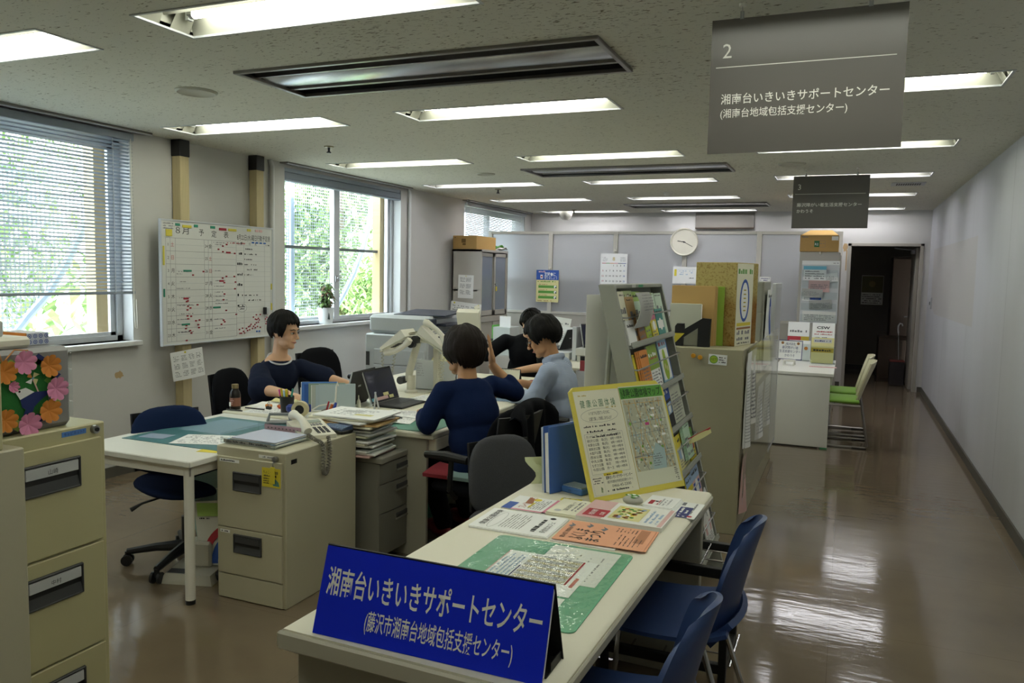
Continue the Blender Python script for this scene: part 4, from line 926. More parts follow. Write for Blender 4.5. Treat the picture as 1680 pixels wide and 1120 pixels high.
def do(b, w, h):
    b.text('ふくしま', .02, h - .085, .045, INK, w=.10, bold=.01); b.text('まつり', .02, h - .135, .045, INK, w=.10, bold=.01); b.text('第34回 湘南台', .02, h - .03, .014, INK)
    for x, y in ((.15, .255), (.165, .20), (.15, .15)): b.poly([(x - .025, y), (x, y - .008), (x + .02, y + .012), (x, y + .004), (x - .01, y + .014)], INKG)
    b.para(.14, w - .015, .05, .12, 6, INK, fill=.4); b.para(.02, .12, .02, .10, 6, INK, fill=.35); b.rect(w * .3, .015, w * .95, .045, mat('orange_dark_print', 'b98060', .8))  # the last rect is a darker orange block across the flyer's foot
for i, (dx, dy) in enumerate(((.006, .006), (0, 0))):
    flat('flyer', ('lower', 'upper')[i] + ' of the two orange festival flyers on the counter desk', 'flyer', (-.503 + dx, 2.205 + dy), PI / 2 + .02, .195, .278, ORANGEP, do, .0015, .7052 + i * .0018, 'orange flyers on the counter')
def dp(b, w, h):
    b.rect(.0, h - .085, w, h, PALEP); b.poly([(.02, h - .015), (.10, h - .015), (.10, h - .09), (.02, h - .09)], RED, .0008); b.text('地域の縁側', .03, h - .05, .02, PAPERW, w=.06, z=.0012); b.text('広報', .04, h - .08, .014, PAPERW, z=.0012)
    b.rect(.025, .08, w - .03, h - .10, PALEY, .0008); random.seed(9)
    for i in range(46): b.disc(random.uniform(.04, w - .045), random.uniform(.095, h - .115), random.uniform(.004, .009), random.choice((YEL, GREEN, LGRN, LBLUE, BROWN, PAPERW, MATS['orange_print'], mat('lilac_print', '9a88b8', .6))), .0012, n=10)
    b.para(.03, w - .03, .02, .07, 3, LBLUE); b.rect(.005, .004, w - .005, .018, PALEP)
flat('booklet', 'pink and white booklet with a crowd illustration on the counter desk', 'booklet', (-.497, 2.42), PI / 2 - .03, .205, .285, PAPER, dp, .014)
def dn(b, w, h): b.disc(.03, h - .03, .012, LGY); b.text('脳活 元気手帳ノート', .04, h - .06, .015, INK, w=.10); b.para(.04, w - .02, h * .3, h * .5, 2, INKG)
for i in range(2): flat('notepad', ('lower', 'upper')[i] + ' pale notebook between the two pink leaflets on the counter desk', 'notebook', (-.755 + .002 * i, 2.43 + .004 * i), PI / 2 - .03, .17, .135, CREAM, dn, .005, .7006 + i * .0053)
def dl(b, w, h):
    b.rect(0, 0, w, .02, PINK); b.rect(0, 0, .012, h, PINK); b.rect(0, h - .035, .08, h, BLUE, .0008); b.text('フレイルってなに？', .03, h - .075, .028, RED, w=.13, bold=.01); b.rect(.04, h - .09, .10, h - .08, YEL); b.para(.03, w - .02, .03, h * .5, 6, INKG); b.disc(w - .03, h * .5, .015, YEL); b.poly([(w * .5, .08), (w * .9, .10), (w * .95, .12), (w * .5, .11)], BROWN)
flat('leaflet', 'pink bordered leaflet at the back left corner of the counter desk', 'leaflet', (-.885, 2.43), PI / 2 - .02, .165, .165, PAPERW, dl, .003)
def dc(b, w, h): b.rect(.02, h - .03, .07, h - .014, RED); b.scrib(.02, .08, h - .05, .008, RED); b.para(.02, w - .02, .02, h * .55, 3, INKL); b.rect(w * .4, h * .6, w * .5, h * .7, INK)
for i in range(5): flat('envelope_stack' if 0 else 'leaflet', ('bottom', 'second lowest', 'middle', 'second highest', 'topmost')[i] + ' of the fanned white leaflets with red print beside the painted stone', 'leaflet', (-.512 + .003 * (4 - i), 2.655 - .004 * (4 - i)), PI / 2 - .05, .135, .105, PAPERW, dc, .002, .7006 + i * .0023, 'fanned white leaflets')
def dq(b, w, h): b.rect(.0, h * .30, w * .66, h * .82, NAVY); b.para(.01, w * .6, h * .36, h * .78, 2, PAPERW, .0012); b.disc(.02, .02, .009, RED); b.scrib(.05, w - .01, .02, .008, INKG); b.rect(w * .75, h * .7, w * .95, h * .85, INKG)
flat('leaflet', 'white leaflet with a dark blue title band at the counter desk corner', 'leaflet', (-.428, 2.60), PI / 2 - .03, .19, .085, PAPERW, dq, .0015)
def stone():
    t = thing('painted_stone', 'small stone painted green and white on the counter desk', 'stone', (-.652, 2.675, .7)); b = MB(); b.ell((-.652, 2.672, .7185), (.037, .026, .017), mat('stone_grey', 'b9b9b0', .5)); b.build('stone', t)
    b = MB(); random.seed(4)
    for i in range(14):
        a, q = random.uniform(0, 6.28), random.uniform(.2, .75); x, y = .037 * q * math.cos(a), .026 * q * math.sin(a); z = .0175 * math.sqrt(1 - q * q) + .001
        b.ell((-.652 + x, 2.672 + y, .7185 + z), (.010, .006, .002), random.choice((GREEN, mat('leafy_print', '3f8a4a', .5), GREEN, PAPERW)), 8)
    b.build('painting', t)
stone()
def dy(b, w, h): b.text('使い方', .005, h * .4, .02, INK, w=w * .4); b.poly([(w * .5, h * .2), (w * .9, h * .3), (w * .7, h * .7)], MATS['teal_print'] if 'teal_print' in MATS else GREEN)
flat('card', 'little yellow card in front of the blue box', 'card', (-.90, 2.615), .1, .075, .03, YEL, dy, .001)
# blue box and file behind
t = thing('plastic_case', 'small blue plastic case with a clear lid on the counter desk', 'case', (-.89, 2.75, .7)); T = rotz((-.885, 2.745, .7006), -.35); m = mat('case_blue', '4a7cc0', .4)
b = MB(T); b.bx(-.055, .055, -.035, .04, 0, .022, m, .004); b.build('case', t); b = MB(T); b.bx(-.048, .048, -.028, .033, .0222, .026, mat('case_lid', 'aebfca', .2), .001); b.build('lid', t); b = MB(T); b.bx(-.008, .008, -.039, -.035, .005, .015, CLEAR, .001); b.build('latch', t)
t = thing('file_folder', 'blue plastic file standing upright at the back left of the counter desk', 'file', (-.96, 2.75, .7)); m = mat('file_blue', '3f66b0', .45)
T = frame((-.958, 2.668, .701), (.42, .9, 0), (-.06, .03, 1)); b = MB(T); b.bx(0, .235, 0, .245, -.004, 0, m, .002); b.bx(0, .235, 0, .245, -.03, -.026, m, .002); b.bx(.225, .235, 0, .245, -.028, -.002, m, .002); b.build('cover', t)
b = MB(T); b.bx(.004, .22, .004, .22, -.024, -.007, PAPERW); b.build('pages', t)
T = frame((-.99, 2.70, .701), (.35, .93, 0), (-.05, .02, 1)); b = MB(T); b.bx(0, .22, 0, .235, -.014, 0, mat('file_white', 'c6cedb', .4), .002); single(b, 'file_folder', 'white translucent file leaning against the blue file on the counter desk', 'file')
T = frame((-1.075, 2.77, .701), (.8, .5, 0), (-.25, .1, 1)); b = MB(T); b.grid(lambda u, v: (.11 * u + .02 * math.sin(v * 5), .10 * v, .02 * math.sin(u * 6 + v * 3)), 10, 8, mat('paper_limecream', 'ccd0a4', .8), thick=.002); single(b, 'paper_bag', 'crumpled pale yellow-green paper beside the upright files on the counter desk', 'paper')
# small black stapler-like clip stand between the file and the poster
b = MB(); b.tube([(-.82, 2.83, .701), (-.822, 2.82, .78), (-.83, 2.80, .85)], [.012, .01, .008], BLACK, 8); b.tube([(-.83, 2.80, .85), (-.85, 2.785, .875), (-.86, 2.78, .86)], [.012, .014, .008], LGREY, 8); b.lathe([(0, 0), (.035, 0), (.03, .01), (0, .012)], BLACK, 20, rotz((-.82, 2.83, .7006), 0)); single(b, 'desk_stand', 'small black stand with a white top half hidden behind the poster board', 'stand')
# poster board
def poster():
    BL, BR = Vector((-.784, 2.627, .7012)), Vector((-.535, 3.015, .7012)); d = (BR - BL).normalized(); n = Vector((d.y, -d.x, 0)); L = .37
    u = -n * math.sin(L) + Vector((0, 0, math.cos(L))); T = frame(BL, d, u); w, h = (BR - BL).length, .415
    t = thing('poster_board', 'yellow edged board with a park exercise timetable and map on the counter desk', 'poster board', BL)
    b = MB(T); b.prism([(0, 0), (w, 0), (w, h - .03), (w - .03, h + .002), (w * .75, h + .004), (.02, h), (0, h - .015)], -.012, 0, mat('board_yellow', 'ddcf5a', .6)); b.build('board', t, 0)
    b = MB(T); x0, x1, y0, y1 = .012, w - .008, .018, h - .012; xm = .50 * w
    b.rect(x0, y0, xm - .002, y1 - .004, CREAM); b.rect(xm, y0 + .004, x1, y1, mat('map_paper', 'd8dac6', .7)); b.line(xm - .001, y0, xm - .001, y1, .0018, mat('mustard_print', 'b8a23a', .7), .001)
    DG = mat('deep_green_print', '3f7a4f', .6)
    b.text('健 康 公 園 体 操', x0 + .022, y1 - .064, .026, DG, w=.168); b.scrib(x0 + .02, x0 + .06, y1 - .024, .006, mat('mustard_print', 'b8a23a', .7)); b.scrib(x0 + .14, x0 + .19, y1 - .074, .006, mat('mustard_print', 'b8a23a', .7))
    b.ring(.115, y1 - .098, .088, .026, .0008, INKG); b.text('いつまでも元気でいるために', .065, y1 - .094, .0125, INK, w=.10); b.text('公園で楽しく体操しませんか？', .062, y1 - .115, .0125, INK, w=.108)
    for k in range(3): b.scrib(.03 + .01 * k, .18, y1 - .14 - k * .019, .008, INK)
    b.ring(.115, .175, .095, .085, .0008, INKG) if 0 else [b.line(a, c, e, f, .0008, INKG) for a, c, e, f in ((.025, .095, .025, .24), (.025, .24, .205, .24), (.205, .24, .205, .095), (.205, .095, .025, .095))]
    rows = (('きいがら公園', '毎(月)', '9時〜9時半'), ('柳沢公園', '毎(日)', '8時〜9時半'), ('秋葉台公園', '毎(月)', '8時〜9時半'), ('湘南台公園', '毎(火)', '9時〜9時半'), ('大庭戸公園', '毎(水)', '9時〜9時半'), ('西谷公園', '毎(金)', '9時〜9時半'), ('中丸公園', '毎(金)', '9時〜9時半'), ('なぎさ公園', '毎日', '7時〜7時半'), ('今田公園', '月〜土', '9時〜9時半'))
    for k, (a, c, e) in enumerate(rows):
        y = .226 - k * .0148; b.text(a, .032, y, .0098, INK, w=.052); b.text(c, .098, y, .0098, INK); b.text(e, .142, y, .0098, INK, w=.055)
    b.rect(.075, .086, .165, .096, YEL, .0012); b.scrib(.078, .16, .087, .007, INK, .0014)
    b.text('湘南台いきいきサポートセンター', .082, .073, .012, INK, w=.128, bold=.008); b.text('(藤沢市湘南台地域包括支援センター)', .085, .058, .0095, INK, w=.122); b.text('0466-45-2300', .105, .042, .012, INK, w=.09); b.scrib(.08, .20, .028, .008, INK)
    b.para(.022, .068, .06, .085, 3, INK); b.poly([(.05, .03), (.058, .028), (.06, .045), (.052, .05)], GREEN)
    for a, c, e, f in ((.02, .022, .02, .09), (.02, .09, .07, .09), (.07, .09, .07, .022), (.07, .022, .02, .022)): b.line(a, c, e, f, .0006, INKL)
    b.rect(xm + .002, y1 - .048, x1 - .0, y1 - .004, GREEN, .001); b.text('健康公園体操マップ', xm + .008, y1 - .041, .031, mat('dark_green_ink', '1e3a1e', .6), w=x1 - xm - .018, z=.0015, bold=.008)
    R = random; R.seed(31); mx0, mx1, my0, my1 = xm + .008, x1 - .012, y0 + .062, y1 - .052
    b.rect(mx0, my0, mx1, my1, mat('map_land', 'b9bba4', .7), .001); G1 = mat('map_grey', '84867c', .7); G2 = mat('map_mid', 'a2a596', .7); MW = mat('map_pale', 'cdd2c4', .7); WT = mat('map_blue', 'a8bfc0', .7); RD = mat('map_road', 'cfa455', .7); GP = mat('map_park', '7fae4a', .7)
    for k in range(430):
        x, y = R.uniform(mx0, mx1 - .01), R.uniform(my0, my1 - .01); b.rect(x, y, min(mx1, x + R.uniform(.003, .011)), min(my1, y + R.uniform(.003, .011)), R.choice((G1, G2, MW, MW, G2, WT)), .0011 + .0000005 * k)
    for k in range(8):
        x = mx0 + (mx1 - mx0) * (k + .3) / 8; y = my1; pts = [(x, y)]
        while y > my0 + .02: y -= R.uniform(.02, .05); x = max(mx0, min(mx1, x + R.uniform(-.014, .014))); pts.append((x, max(my0, y)))
        for p, q in zip(pts, pts[1:]): b.line(*p, *q, R.choice((.0016, .0024)), R.choice((RD, RD, INKG)), .0016)
    for k in range(6):
        y = R.uniform(my0, my1); b.line(mx0, y, mx1, y + R.uniform(-.02, .02) if my0 + .02 < y < my1 - .02 else y, .0016, R.choice((RD, INKG)), .0016)
    for k in range(12): b.disc(R.uniform(mx0 + .01, mx1 - .01), R.uniform(my0 + .01, my1 - .01), R.uniform(.003, .007), GP, .0018, n=7)
    b.poly([(mx0 + .08, my0), (mx0 + .15, my0), (mx0 + .16, my0 + .07), (mx0 + .12, my0 + .10), (mx0 + .09, my0 + .05)], WT, .0019); b.para(mx0 + .09, mx0 + .14, my0 + .01, my0 + .06, 6, INKG, .0021)
    b.rect(mx0 + .088, my0 + (my1 - my0) * .62, mx0 + .108, my0 + (my1 - my0) * .66, mat('map_magenta', 'c8508a', .6), .0021)
    for k in range(5): x, y = R.uniform(mx0 + .02, mx1 - .04), R.uniform(my0 + .05, my1 - .02); b.rect(x, y, x + .02, y + .008, PAPERW, .0021)
    b.para(x1 - .028, x1 - .010, y0 + .01, y0 + .06, 7, INK); b.build('printed_sheets', t, 0)
poster()
# ================================================================ leaflet rack beside the counter
RK = mat('rack_grey', '9c9f96', .45)
RY0, RY1 = 3.22, 4.12; LEAN = .2614; LIPS = (1.205, .99, .79, .585, .38, .175)
def rx(z): return -.526 - LEAN * z
def rack():
    t = thing('leaflet_rack', 'grey sloping leaflet rack full of brochures behind the counter desk', 'leaflet rack', (-.7, 3.67, 0))
    for y, n in ((RY0, 'side_panel'), (RY1, 'side_panel')):
        b = MB(); v = []
        for yy in (y - .012, y + .012): v += [(rx(.03) + .012, yy, .03), (rx(1.455) + .012, yy, 1.455), (rx(1.455) - .055, yy, 1.455), (rx(.03) - .09, yy, .03)]
        b.add(v, [(0, 1, 2, 3), (7, 6, 5, 4), (0, 4, 5, 1), (1, 5, 6, 2), (2, 6, 7, 3), (3, 7, 4, 0)], RK); b.build(n, t)
    b = MB(); y0, y1 = RY0 + .012, RY1 - .012; b.add([(rx(.03) - .075, y0, .03), (rx(.03) - .075, y1, .03), (rx(1.45) - .05, y1, 1.45), (rx(1.45) - .05, y0, 1.45)], [(0, 1, 2, 3)], RK); b.build('back_sheet', t)
    b = MB(); b.bx(rx(1.455) - .055, rx(1.455) + .012, RY0, RY1, 1.44, 1.458, RK, .003); b.rect(0, 0, .09, .013, mat('label_green', '3f9a6a', .5), .001, frame((rx(1.455) + .013, 3.62, 1.4425), (0, 1, 0), (0, 0, 1))); b.rect(0, 0, .07, .013, PAPER, .001, frame((rx(1.455) + .013, 3.50, 1.4425), (0, 1, 0), (0, 0, 1))); b.build('top_bar', t)
    for z in LIPS:
        b = MB(); b.bx(rx(z) - .05, rx(z) + .03, y0, y1, z - .012, z - .004, RK); b.add([(rx(z) + .026, y0, z - .012), (rx(z) + .026, y1, z - .012), (rx(z) + .020, y1, z + .012), (rx(z) + .020, y0, z + .012), (rx(z) + .030, y0, z - .012), (rx(z) + .030, y1, z - .012), (rx(z) + .024, y1, z + .012), (rx(z) + .024, y0, z + .012)], [(0, 3, 2, 1), (4, 5, 6, 7), (3, 7, 6, 2), (0, 4, 7, 3), (1, 2, 6, 5)], RK); b.build('shelf', t, 0)
        b = MB(); b.tube([(rx(z + .115) - .01, y0, z + .115), (rx(z + .115) + .03, y0, z + .115), (rx(z + .115) + .03, y1, z + .115), (rx(z + .115) - .01, y1, z + .115)], .0035, STEEL, 6); b.build('retaining_rod', t)
    b = MB()
    for y in (RY0 + .05, RY1 - .05): b.tube([(rx(1.3) - .05, y, 1.3), (-.98, y, .02)], .012, RK, 8)
    b.tube([(-.98, RY0 + .05, .03), (-.98, RY1 - .05, .03)], .012, RK, 8); b.build('rear_stand', t)
    for y in (RY0, RY1): b = MB(); b.bx(-1.0, -.5, y - .014, y + .014, .0, .03, RK, .003); b.build('foot', t)
rack()
def broch(name, label, y, tier, w, h, m, draw=None, th=.006, off=0, tilt=0, lift=0):
    z = LIPS[tier] + lift; o = Vector((rx(z) + .004 + off, y, z)); up = Vector((-LEAN, 0, 1)).normalized(); x = Vector((0, 1, 0))
    if tilt: q = Matrix.Rotation(tilt, 3, up.cross(x)); x = q @ x; up = q @ up
    T = frame(o, x, up); return sheet(name, label, 'brochure', T, w, h, m, draw, th)
def dd(top, topm, body=5, pic=None):
    def f(b, w, h):
        b.rect(0, h * (1 - top), w, h, topm); b.scrib(w * .08, w * .9, h * (1 - top * .6), h * top * .3, INK if topm not in (NAVY, BLUE, BROWN, RED) else PAPERW, .001)
        if pic: b.rect(w * .1, h * .3, w * .9, h * .3 + h * .28, pic, .0008); b.disc(w * .5, h * .44, w * .2, PAPERW, .001)
        if body: b.para(w * .08, w * .92, h * .05, h * (.28 if pic else .9 - top), body, INKG)
    return f
LIME = mat('lime_print', 'a9c63a', .6); TEALP = mat('teal_print2', '4f9a94', .6); TANP = mat('tan_paper', 'c9a878', .8); PGREEN = mat('pale_green_paper', 'c3d3a0', .7); ORB = mat('orange_bright_paper', 'dd9048', .75); MINTL = mat('mint_light', 'c9dccb', .7); OLIVEP = mat('olive_green_print', '8fae3e', .6); SKYP = mat('sky_print', '9cc4dc', .6)
broch('brochure', 'cream brochure at the near end of the top rack tier', 3.25, 0, .10, .23, CREAM, dd(.15, CREAM, 3))
broch('brochure', 'pale green brochure behind the tan one on the top rack tier', 3.37, 0, .17, .232, PGREEN, dd(.2, PGREEN, 3), off=-.012)
broch('brochure', 'white and green brochure in the middle of the top rack tier', 3.53, 0, .16, .225, MINTL, dd(.2, LGRN, 2), off=-.012)
broch('brochure', 'tan brochure with the rod across it on the top rack tier', 3.36, 0, .14, .205, TANP, dd(.15, TANP, 2))
def dk(b, w, h): b.rect(0, 0, w * .75, h, OLIVEP); b.rect(w * .75, 0, w, h, MINTL); b.tube([(.03, h * .5, .002), (.05, h * .75, .002), (.08, h * .78, .002), (.09, h * .6, .002)], .002, INK, 5); b.scrib(.02, w * .7, h * .42, .014, INK, .001); b.scrib(.02, w * .7, h * .3, .02, LGRN, .001)
broch('brochure', 'lime green brochure with a black line drawing on the top rack tier', 3.72, 0, .19, .215, OLIVEP, dk)
broch('brochure', 'mint brochure at the far end of the top rack tier', 3.92, 0, .15, .212, MINTL, dd(.12, MINTL, 2))
b = MB()
T = frame((rx(1.33) + .03, 3.34, 1.33), (0, 1, 0), (-LEAN, 0, 1)); b.T = T
b.grid(lambda u, v: (.02 + .27 * u - .06 * (1 - v), -.06 + .15 * v, .004 + .04 * math.sin(PI * v * .8) * (1 - .2 * u)), 10, 8, mat('newsprint', 'b3b4b1', .85), thick=.003)
for k in range(6): b.scrib(.02, .22, .005 + k * .013, .005, INKG, .05)
single(b, 'newsletter', 'grey newsletter flopping over the top rod of the leaflet rack', 'newsletter')
broch('brochure', 'white brochure with red characters low in the top rack tier', 3.25, 0, .13, .105, PAPERW, dd(.5, PAPERW, 0), off=.010)
b_ = MB(frame((rx(1.205) + .0155, 3.27, 1.215), (0, 1, 0), (-LEAN, 0, 1))); 
for k, s in enumerate(('交通', '安全')): b_.text(s, .03, .055 - k * .035, .03, RED, w=.06)
single(b_, 'red_title', 'red printed title on the white brochure at the near end of the rack', 'print') if 0 else None
broch('brochure', 'brown and white brochure low in the top rack tier', 3.44, 0, .12, .12, BROWN, dd(.35, PAPERW, 2), off=.010, tilt=-.06)
broch('brochure', 'lime brochure low in the top rack tier', 3.57, 0, .10, .125, LIME, dd(.3, LIME, 3), off=.010, tilt=-.05)
broch('brochure', 'pink, blue and yellow brochure low in the top rack tier', 3.69, 0, .12, .13, YEL, dd(.35, PINK, 2, PALEY), off=.010, tilt=-.04)
broch('brochure', 'teal brochure with a white animal shape low in the top rack tier', 3.82, 0, .15, .135, TEALP, dd(.2, TEALP, 0, PAPERW), off=.010)
broch('brochure', 'yellow edged brochure behind the orange ones on the second rack tier', 3.30, 1, .10, .175, YEL, dd(.1, YEL, 0), off=-.008)
for k in range(3): broch('brochure', ('rear', 'middle', 'front')[k] + ' one of the bright orange leaflets on the second rack tier', 3.33 + .018 * k, 1, .145, .185, ORB, dd(.3, ORB, 7), th=.003, off=.0035 * k)
def dg_(b, w, h): b.rect(0, h * .42, w, h, OLIVEP); b.rect(0, 0, w, h * .42, PAPERW); b.ring(w * .5, h * .9, .02, .02, .002, INKG); b.scrib(w * .1, w * .9, h * .72, .022, PAPERW, .001); b.scrib(w * .1, w * .9, h * .66, .012, RED, .001); b.para(w * .08, w * .9, h * .05, h * .38, 5, INKG); [b.disc(w * .85, h * (.36 - .1 * k), .007, INK) for k in range(4)]
broch('brochure', 'green and white brochure in the middle of the second rack tier', 3.53, 1, .19, .195, PAPERW, dg_)
def ds_(b, w, h): b.rect(0, 0, w, h, SKYP); b.rect(.01, .01, w - .02, h * .78, PAPERW, .0008); b.scrib(w * .1, w * .85, h * .84, .02, RED, .001); b.disc(w * .45, h * .62, .03, LIME, .0011); b.disc(w * .45, h * .32, .05, LIME, .0011, ry=.06); b.disc(w * .38, h * .36, .014, PALEY, .0014); b.disc(w * .56, h * .30, .014, PALEY, .0014); b.rect(w - .018, 0, w, h, BLUE, .0009)
broch('brochure', 'sky blue brochure with a yellow-green pear shape on the second rack tier', 3.76, 1, .20, .205, SKYP, ds_)
broch('newspaper', 'grey newspaper at the near end of the third rack tier', 3.5, 2, .20, .175, MATS['newsprint'], dd(.1, PAPERW, 6))
broch('brochure', 'dark blue and black magazine on the third rack tier', 3.68, 2, .12, .195, INK, dd(.35, BLUE, 0, LBLUE), tilt=-.04)
broch('newsletter', 'greenish white newsletter at the far end of the third rack tier', 3.80, 2, .24, .20, mat('newsletter_white', 'c9cdbb', .8), dd(.18, MATS['newsletter_white'], 9), th=.01)
for k in range(3): broch('brochure', ('rear', 'middle', 'front')[k] + ' of three mint folded leaflets on the fourth rack tier', 3.80 + .012 * k, 3, .15, .17, MINT, dd(.2, MINT, 3), th=.003, off=.004 * k + .01, lift=.03)
T = frame((rx(.62) + .0, 3.90, .67), (.42, .6, .22), (-.35, -.1, .9)); sheet('leaflet', 'cream leaflet with a red edge bending out of the fourth rack tier', 'brochure', T, .17, .03, PALEY, lambda b, w, h: b.rect(0, h - .01, w, h, RED), .003, curl=.012)
broch('brochure', 'yellow brochure with small pictures on the fourth rack tier', 3.70, 3, .22, .165, PALEY, dd(.35, YEL, 3, LBLUE))
broch('brochure', 'colourful catalogue at the far end of the fourth rack tier', 3.93, 3, .15, .15, YEL, dd(.4, GREEN, 2, RED), off=.004)
broch('brochure', 'blue and pink brochure at the far end of the fifth rack tier', 3.86, 4, .19, .185, PALEP, dd(.35, LBLUE, 3, BLUE))
broch('brochure', 'yellow brochure beside the blue and pink one on the fifth rack tier', 3.72, 4, .15, .17, YEL, dd(.3, LBLUE, 3))
broch('brochure', 'white leaflet with red marks on the lowest rack tier', 3.88, 5, .19, .18, PAPER, dd(.15, PAPER, 4, PALEP), off=.006)
broch('leaflet', 'loose white paper sticking out of the lowest rack tier', 3.92, 5, .12, .08, PAPERW, None, lift=.15, off=.03, tilt=-.5)
b = MB(frame((-1.045, 3.32, .78), (.75, .66, 0), (.0, .0, 1)))
b.grid(lambda u, v: (.20 * u, .63 * v, .012 * math.sin(u * 3)), 6, 10, PAPER, thick=.004); b.line(.0, .2, .2, .2, .001, INKL, .016); single(b, 'hanging_sheets', 'long white sheets hanging at the back of the leaflet rack', 'paper')
# ================================================================ black wire rack under the desk end
def wire_rack():
    t = thing('wire_rack', 'low black steel rack with chrome wires half under the counter desk', 'rack', (-.5, 2.95, 0)); x0, x1, y0, y1 = -.78, -.345, 2.83, 3.11; q = .014
    for x in (x0, x1):
        for y in (y0, y1): b = MB(); b.bx(x - q, x + q, y - q, y + q, 0, .465, BLACKM, .003); b.build('post', t)
    for z in (.10, .45):
        b = MB()
        for y in (y0, y1): b.bx(x0, x1, y - q * .9, y + q * .9, z - .018, z + .018, BLACKM, .002)
        for x in (x0, x1): b.bx(x - q * .9, x + q * .9, y0, y1, z - .018, z + .018, BLACKM, .002)
        b.build('shelf_frame', t)
        b = MB()
        for k in range(4): x = x0 + .1 + k * .12; b.cyl((x, y0, z + .012), (x, y1, z + .012), .004, CHROME, n=6)
        for k in range(2): y = y0 + .1 + k * .1; b.cyl((x0, y, z + .008), (x1, y, z + .008), .003, STEELD, n=6)
        b.build('wires', t)
wire_rack()
# ================================================================ blue shell chairs
def shell_chair():
    t = thing('shell_chair', '', 'chair', (0, 0, 0), 0, 'blue shell chairs at the counter'); sh = SHELLB   # faces -X
    b = MB(); b.grid(lambda u, v: (-.25 + .44 * v, (-.215 + .43 * u) * (1 - .08 * (1 - v) ** 2), .435 + .012 * (2 * u - 1) ** 2 - .018 * math.sin(PI * v) + .02 * max(0, v - .85) / .15 - .03 * max(0, .12 - v) / .12), 14, 12, sh, thick=.012); b.build('seat', t, 60, local=True)
    def back(u, v):
        s = 2 * u - 1; W_ = .195 * (.86 + .14 * math.sin(PI * min(1, v * 1.05) * .62 + .35)); top = 1 - .10 * abs(s) ** 3 * (v ** 3)
        if v > .5: W_ *= math.sqrt(max(.02, 1 - ((v - .5) / .5) ** 2 * .72))
        z = .445 + .325 * v * top
        return (.19 + .01 + .075 * v ** 1.3 - .07 * s * s * (1 - .15 * v), W_ * s, z)
    b = MB(); b.grid(back, 17, 16, sh, thick=.014); b.build('backrest', t, 60, local=True)
    b = MB(); b.grid(lambda u, v: (.17 + .06 * v - .03 * (2 * u - 1) ** 2, (-.17 + .34 * u), .41 + .07 * v), 8, 4, sh, thick=.02); b.build('back_joint', t, 60, local=True)
    for s in (-1, 1):
        b = MB(); b.tube([(-.12, s * .15, .425), (-.20, s * .19, .40), (-.235, s * .215, .0)], .0095, CHROME, 8); b.build('leg', t, local=True)
        b = MB(); b.tube([(.0, s * .15, .425), (.12, s * .18, .405), (.255, s * .215, .0)], .0095, CHROME, 8); b.build('leg', t, local=True)
    b = MB(); b.tube([(-.12, -.15, .42), (-.12, .15, .42)], .009, CHROME, 8); b.tube([(.0, -.15, .42), (.0, .15, .42)], .009, CHROME, 8); b.bx(-.1, 0, -.05, .05, .40, .425, BLACK, .005); b.build('under_frame', t, local=True)
    return t
sc = shell_chair(); sc.matrix_basis = rotz((-.465, 2.48, 0), .04); sc['label'] = 'dark blue plastic shell chair, the farther of the two along the counter desk'
dup(sc, (-.50, 1.80, 0), .02, 'dark blue plastic shell chair nearest the lower edge of the picture')
t = thing('weight_base', 'round dark metal base on the floor under the counter desk', 'stand base', (-.62, 2.2, 0)); b = MB(rotz((-.66, 2.2, 0), 0)); b.lathe([(0, .0), (.11, 0), (.115, .012), (.06, .022), (.012, .026), (.012, .05), (0, .05)], mat('base_brown', '4a4238', .35, .5), 28); b.build('plate', t)
# ================================================================ khaki cabinets along the corridor and what stands on them
def khaki():
    t = thing('steel_cabinet', 'khaki steel cabinet with yellow magnets behind the leaflet rack', 'cabinet', (-.76, 5.06, 0))
    b = MB(); b.bx(-1.0, -.53, 4.685, 5.44, .0, 1.084, TAN, .004); b.build('body', t)
    b = MB(); b.bx(-1.02, -1.0, 4.70, 5.05, .05, 1.07, TAN, .002); b.bx(-1.02, -1.0, 5.07, 5.42, .05, 1.07, TAN, .002); b.build('sliding_door', t)
    t = thing('steel_cabinet', 'low khaki cabinet beyond the khaki cabinet along the corridor', 'cabinet', (-.76, 5.8, 0)); b = MB(); b.bx(-1.0, -.53, 5.445, 6.9, .0, .80, TAN, .004); b.build('body', t); b = MB(); b.bx(-1.02, -1.0, 5.46, 6.88, .05, .78, TAN, .002); b.build('sliding_door', t)
    t = thing('steel_cabinet', 'grey-green drawer cabinet stacked on the low khaki cabinet', 'cabinet', (-.72, 6.2, .8)); G = mat('grey_green_steel', '9fa196', .45); b = MB(); b.bx(-1.0, -.56, 6.05, 6.55, .801, 1.47, G, .004); b.build('body', t)
    for i in range(3): b = MB(); b.bx(-.985, -.575, 6.04, 6.05, .82 + i * .215, 1.03 + i * .215, G, .002); b.build('drawer', t)
    b = MB(); b.bx(-.555, -.525, 6.62, 7.2, .1, 1.455, LGREY, .003); b.bx(-.525, -.5235, 6.66, 7.16, .14, 1.42, mat('panel_pale', 'b8b9ba', .5)); single(b, 'notice_board', 'grey free standing notice panel edge at the corridor past the cabinets', 'panel')
khaki()
for k, (x, z) in enumerate(((-.813, 1.037), (-.774, 1.029))):
    b = MB(frame((x, 4.684, z), (1, 0, 0), (0, 0, 1))); b.lathe([(.013, 0), (.014, .008), (.012, .013), (0, .014)], mat('magnet_amber', 'd59a28', .4), 20); single(b, 'magnet', ('left', 'right')[k] + ' of two round amber magnets on the khaki cabinet', 'magnet', 'amber magnets')
def dst(b, w, h): b.disc(h * .5, h * .5, h * .40, GREEN); b.disc(h * .5, h * .5, h * .34, LIME, .001); b.text('トピア', h * .5, h * .4, .016, INK, w=h * .5, al='C', z=.0014); b.para(h * 1.0, w - .006, .01, h - .01, 3, INK)
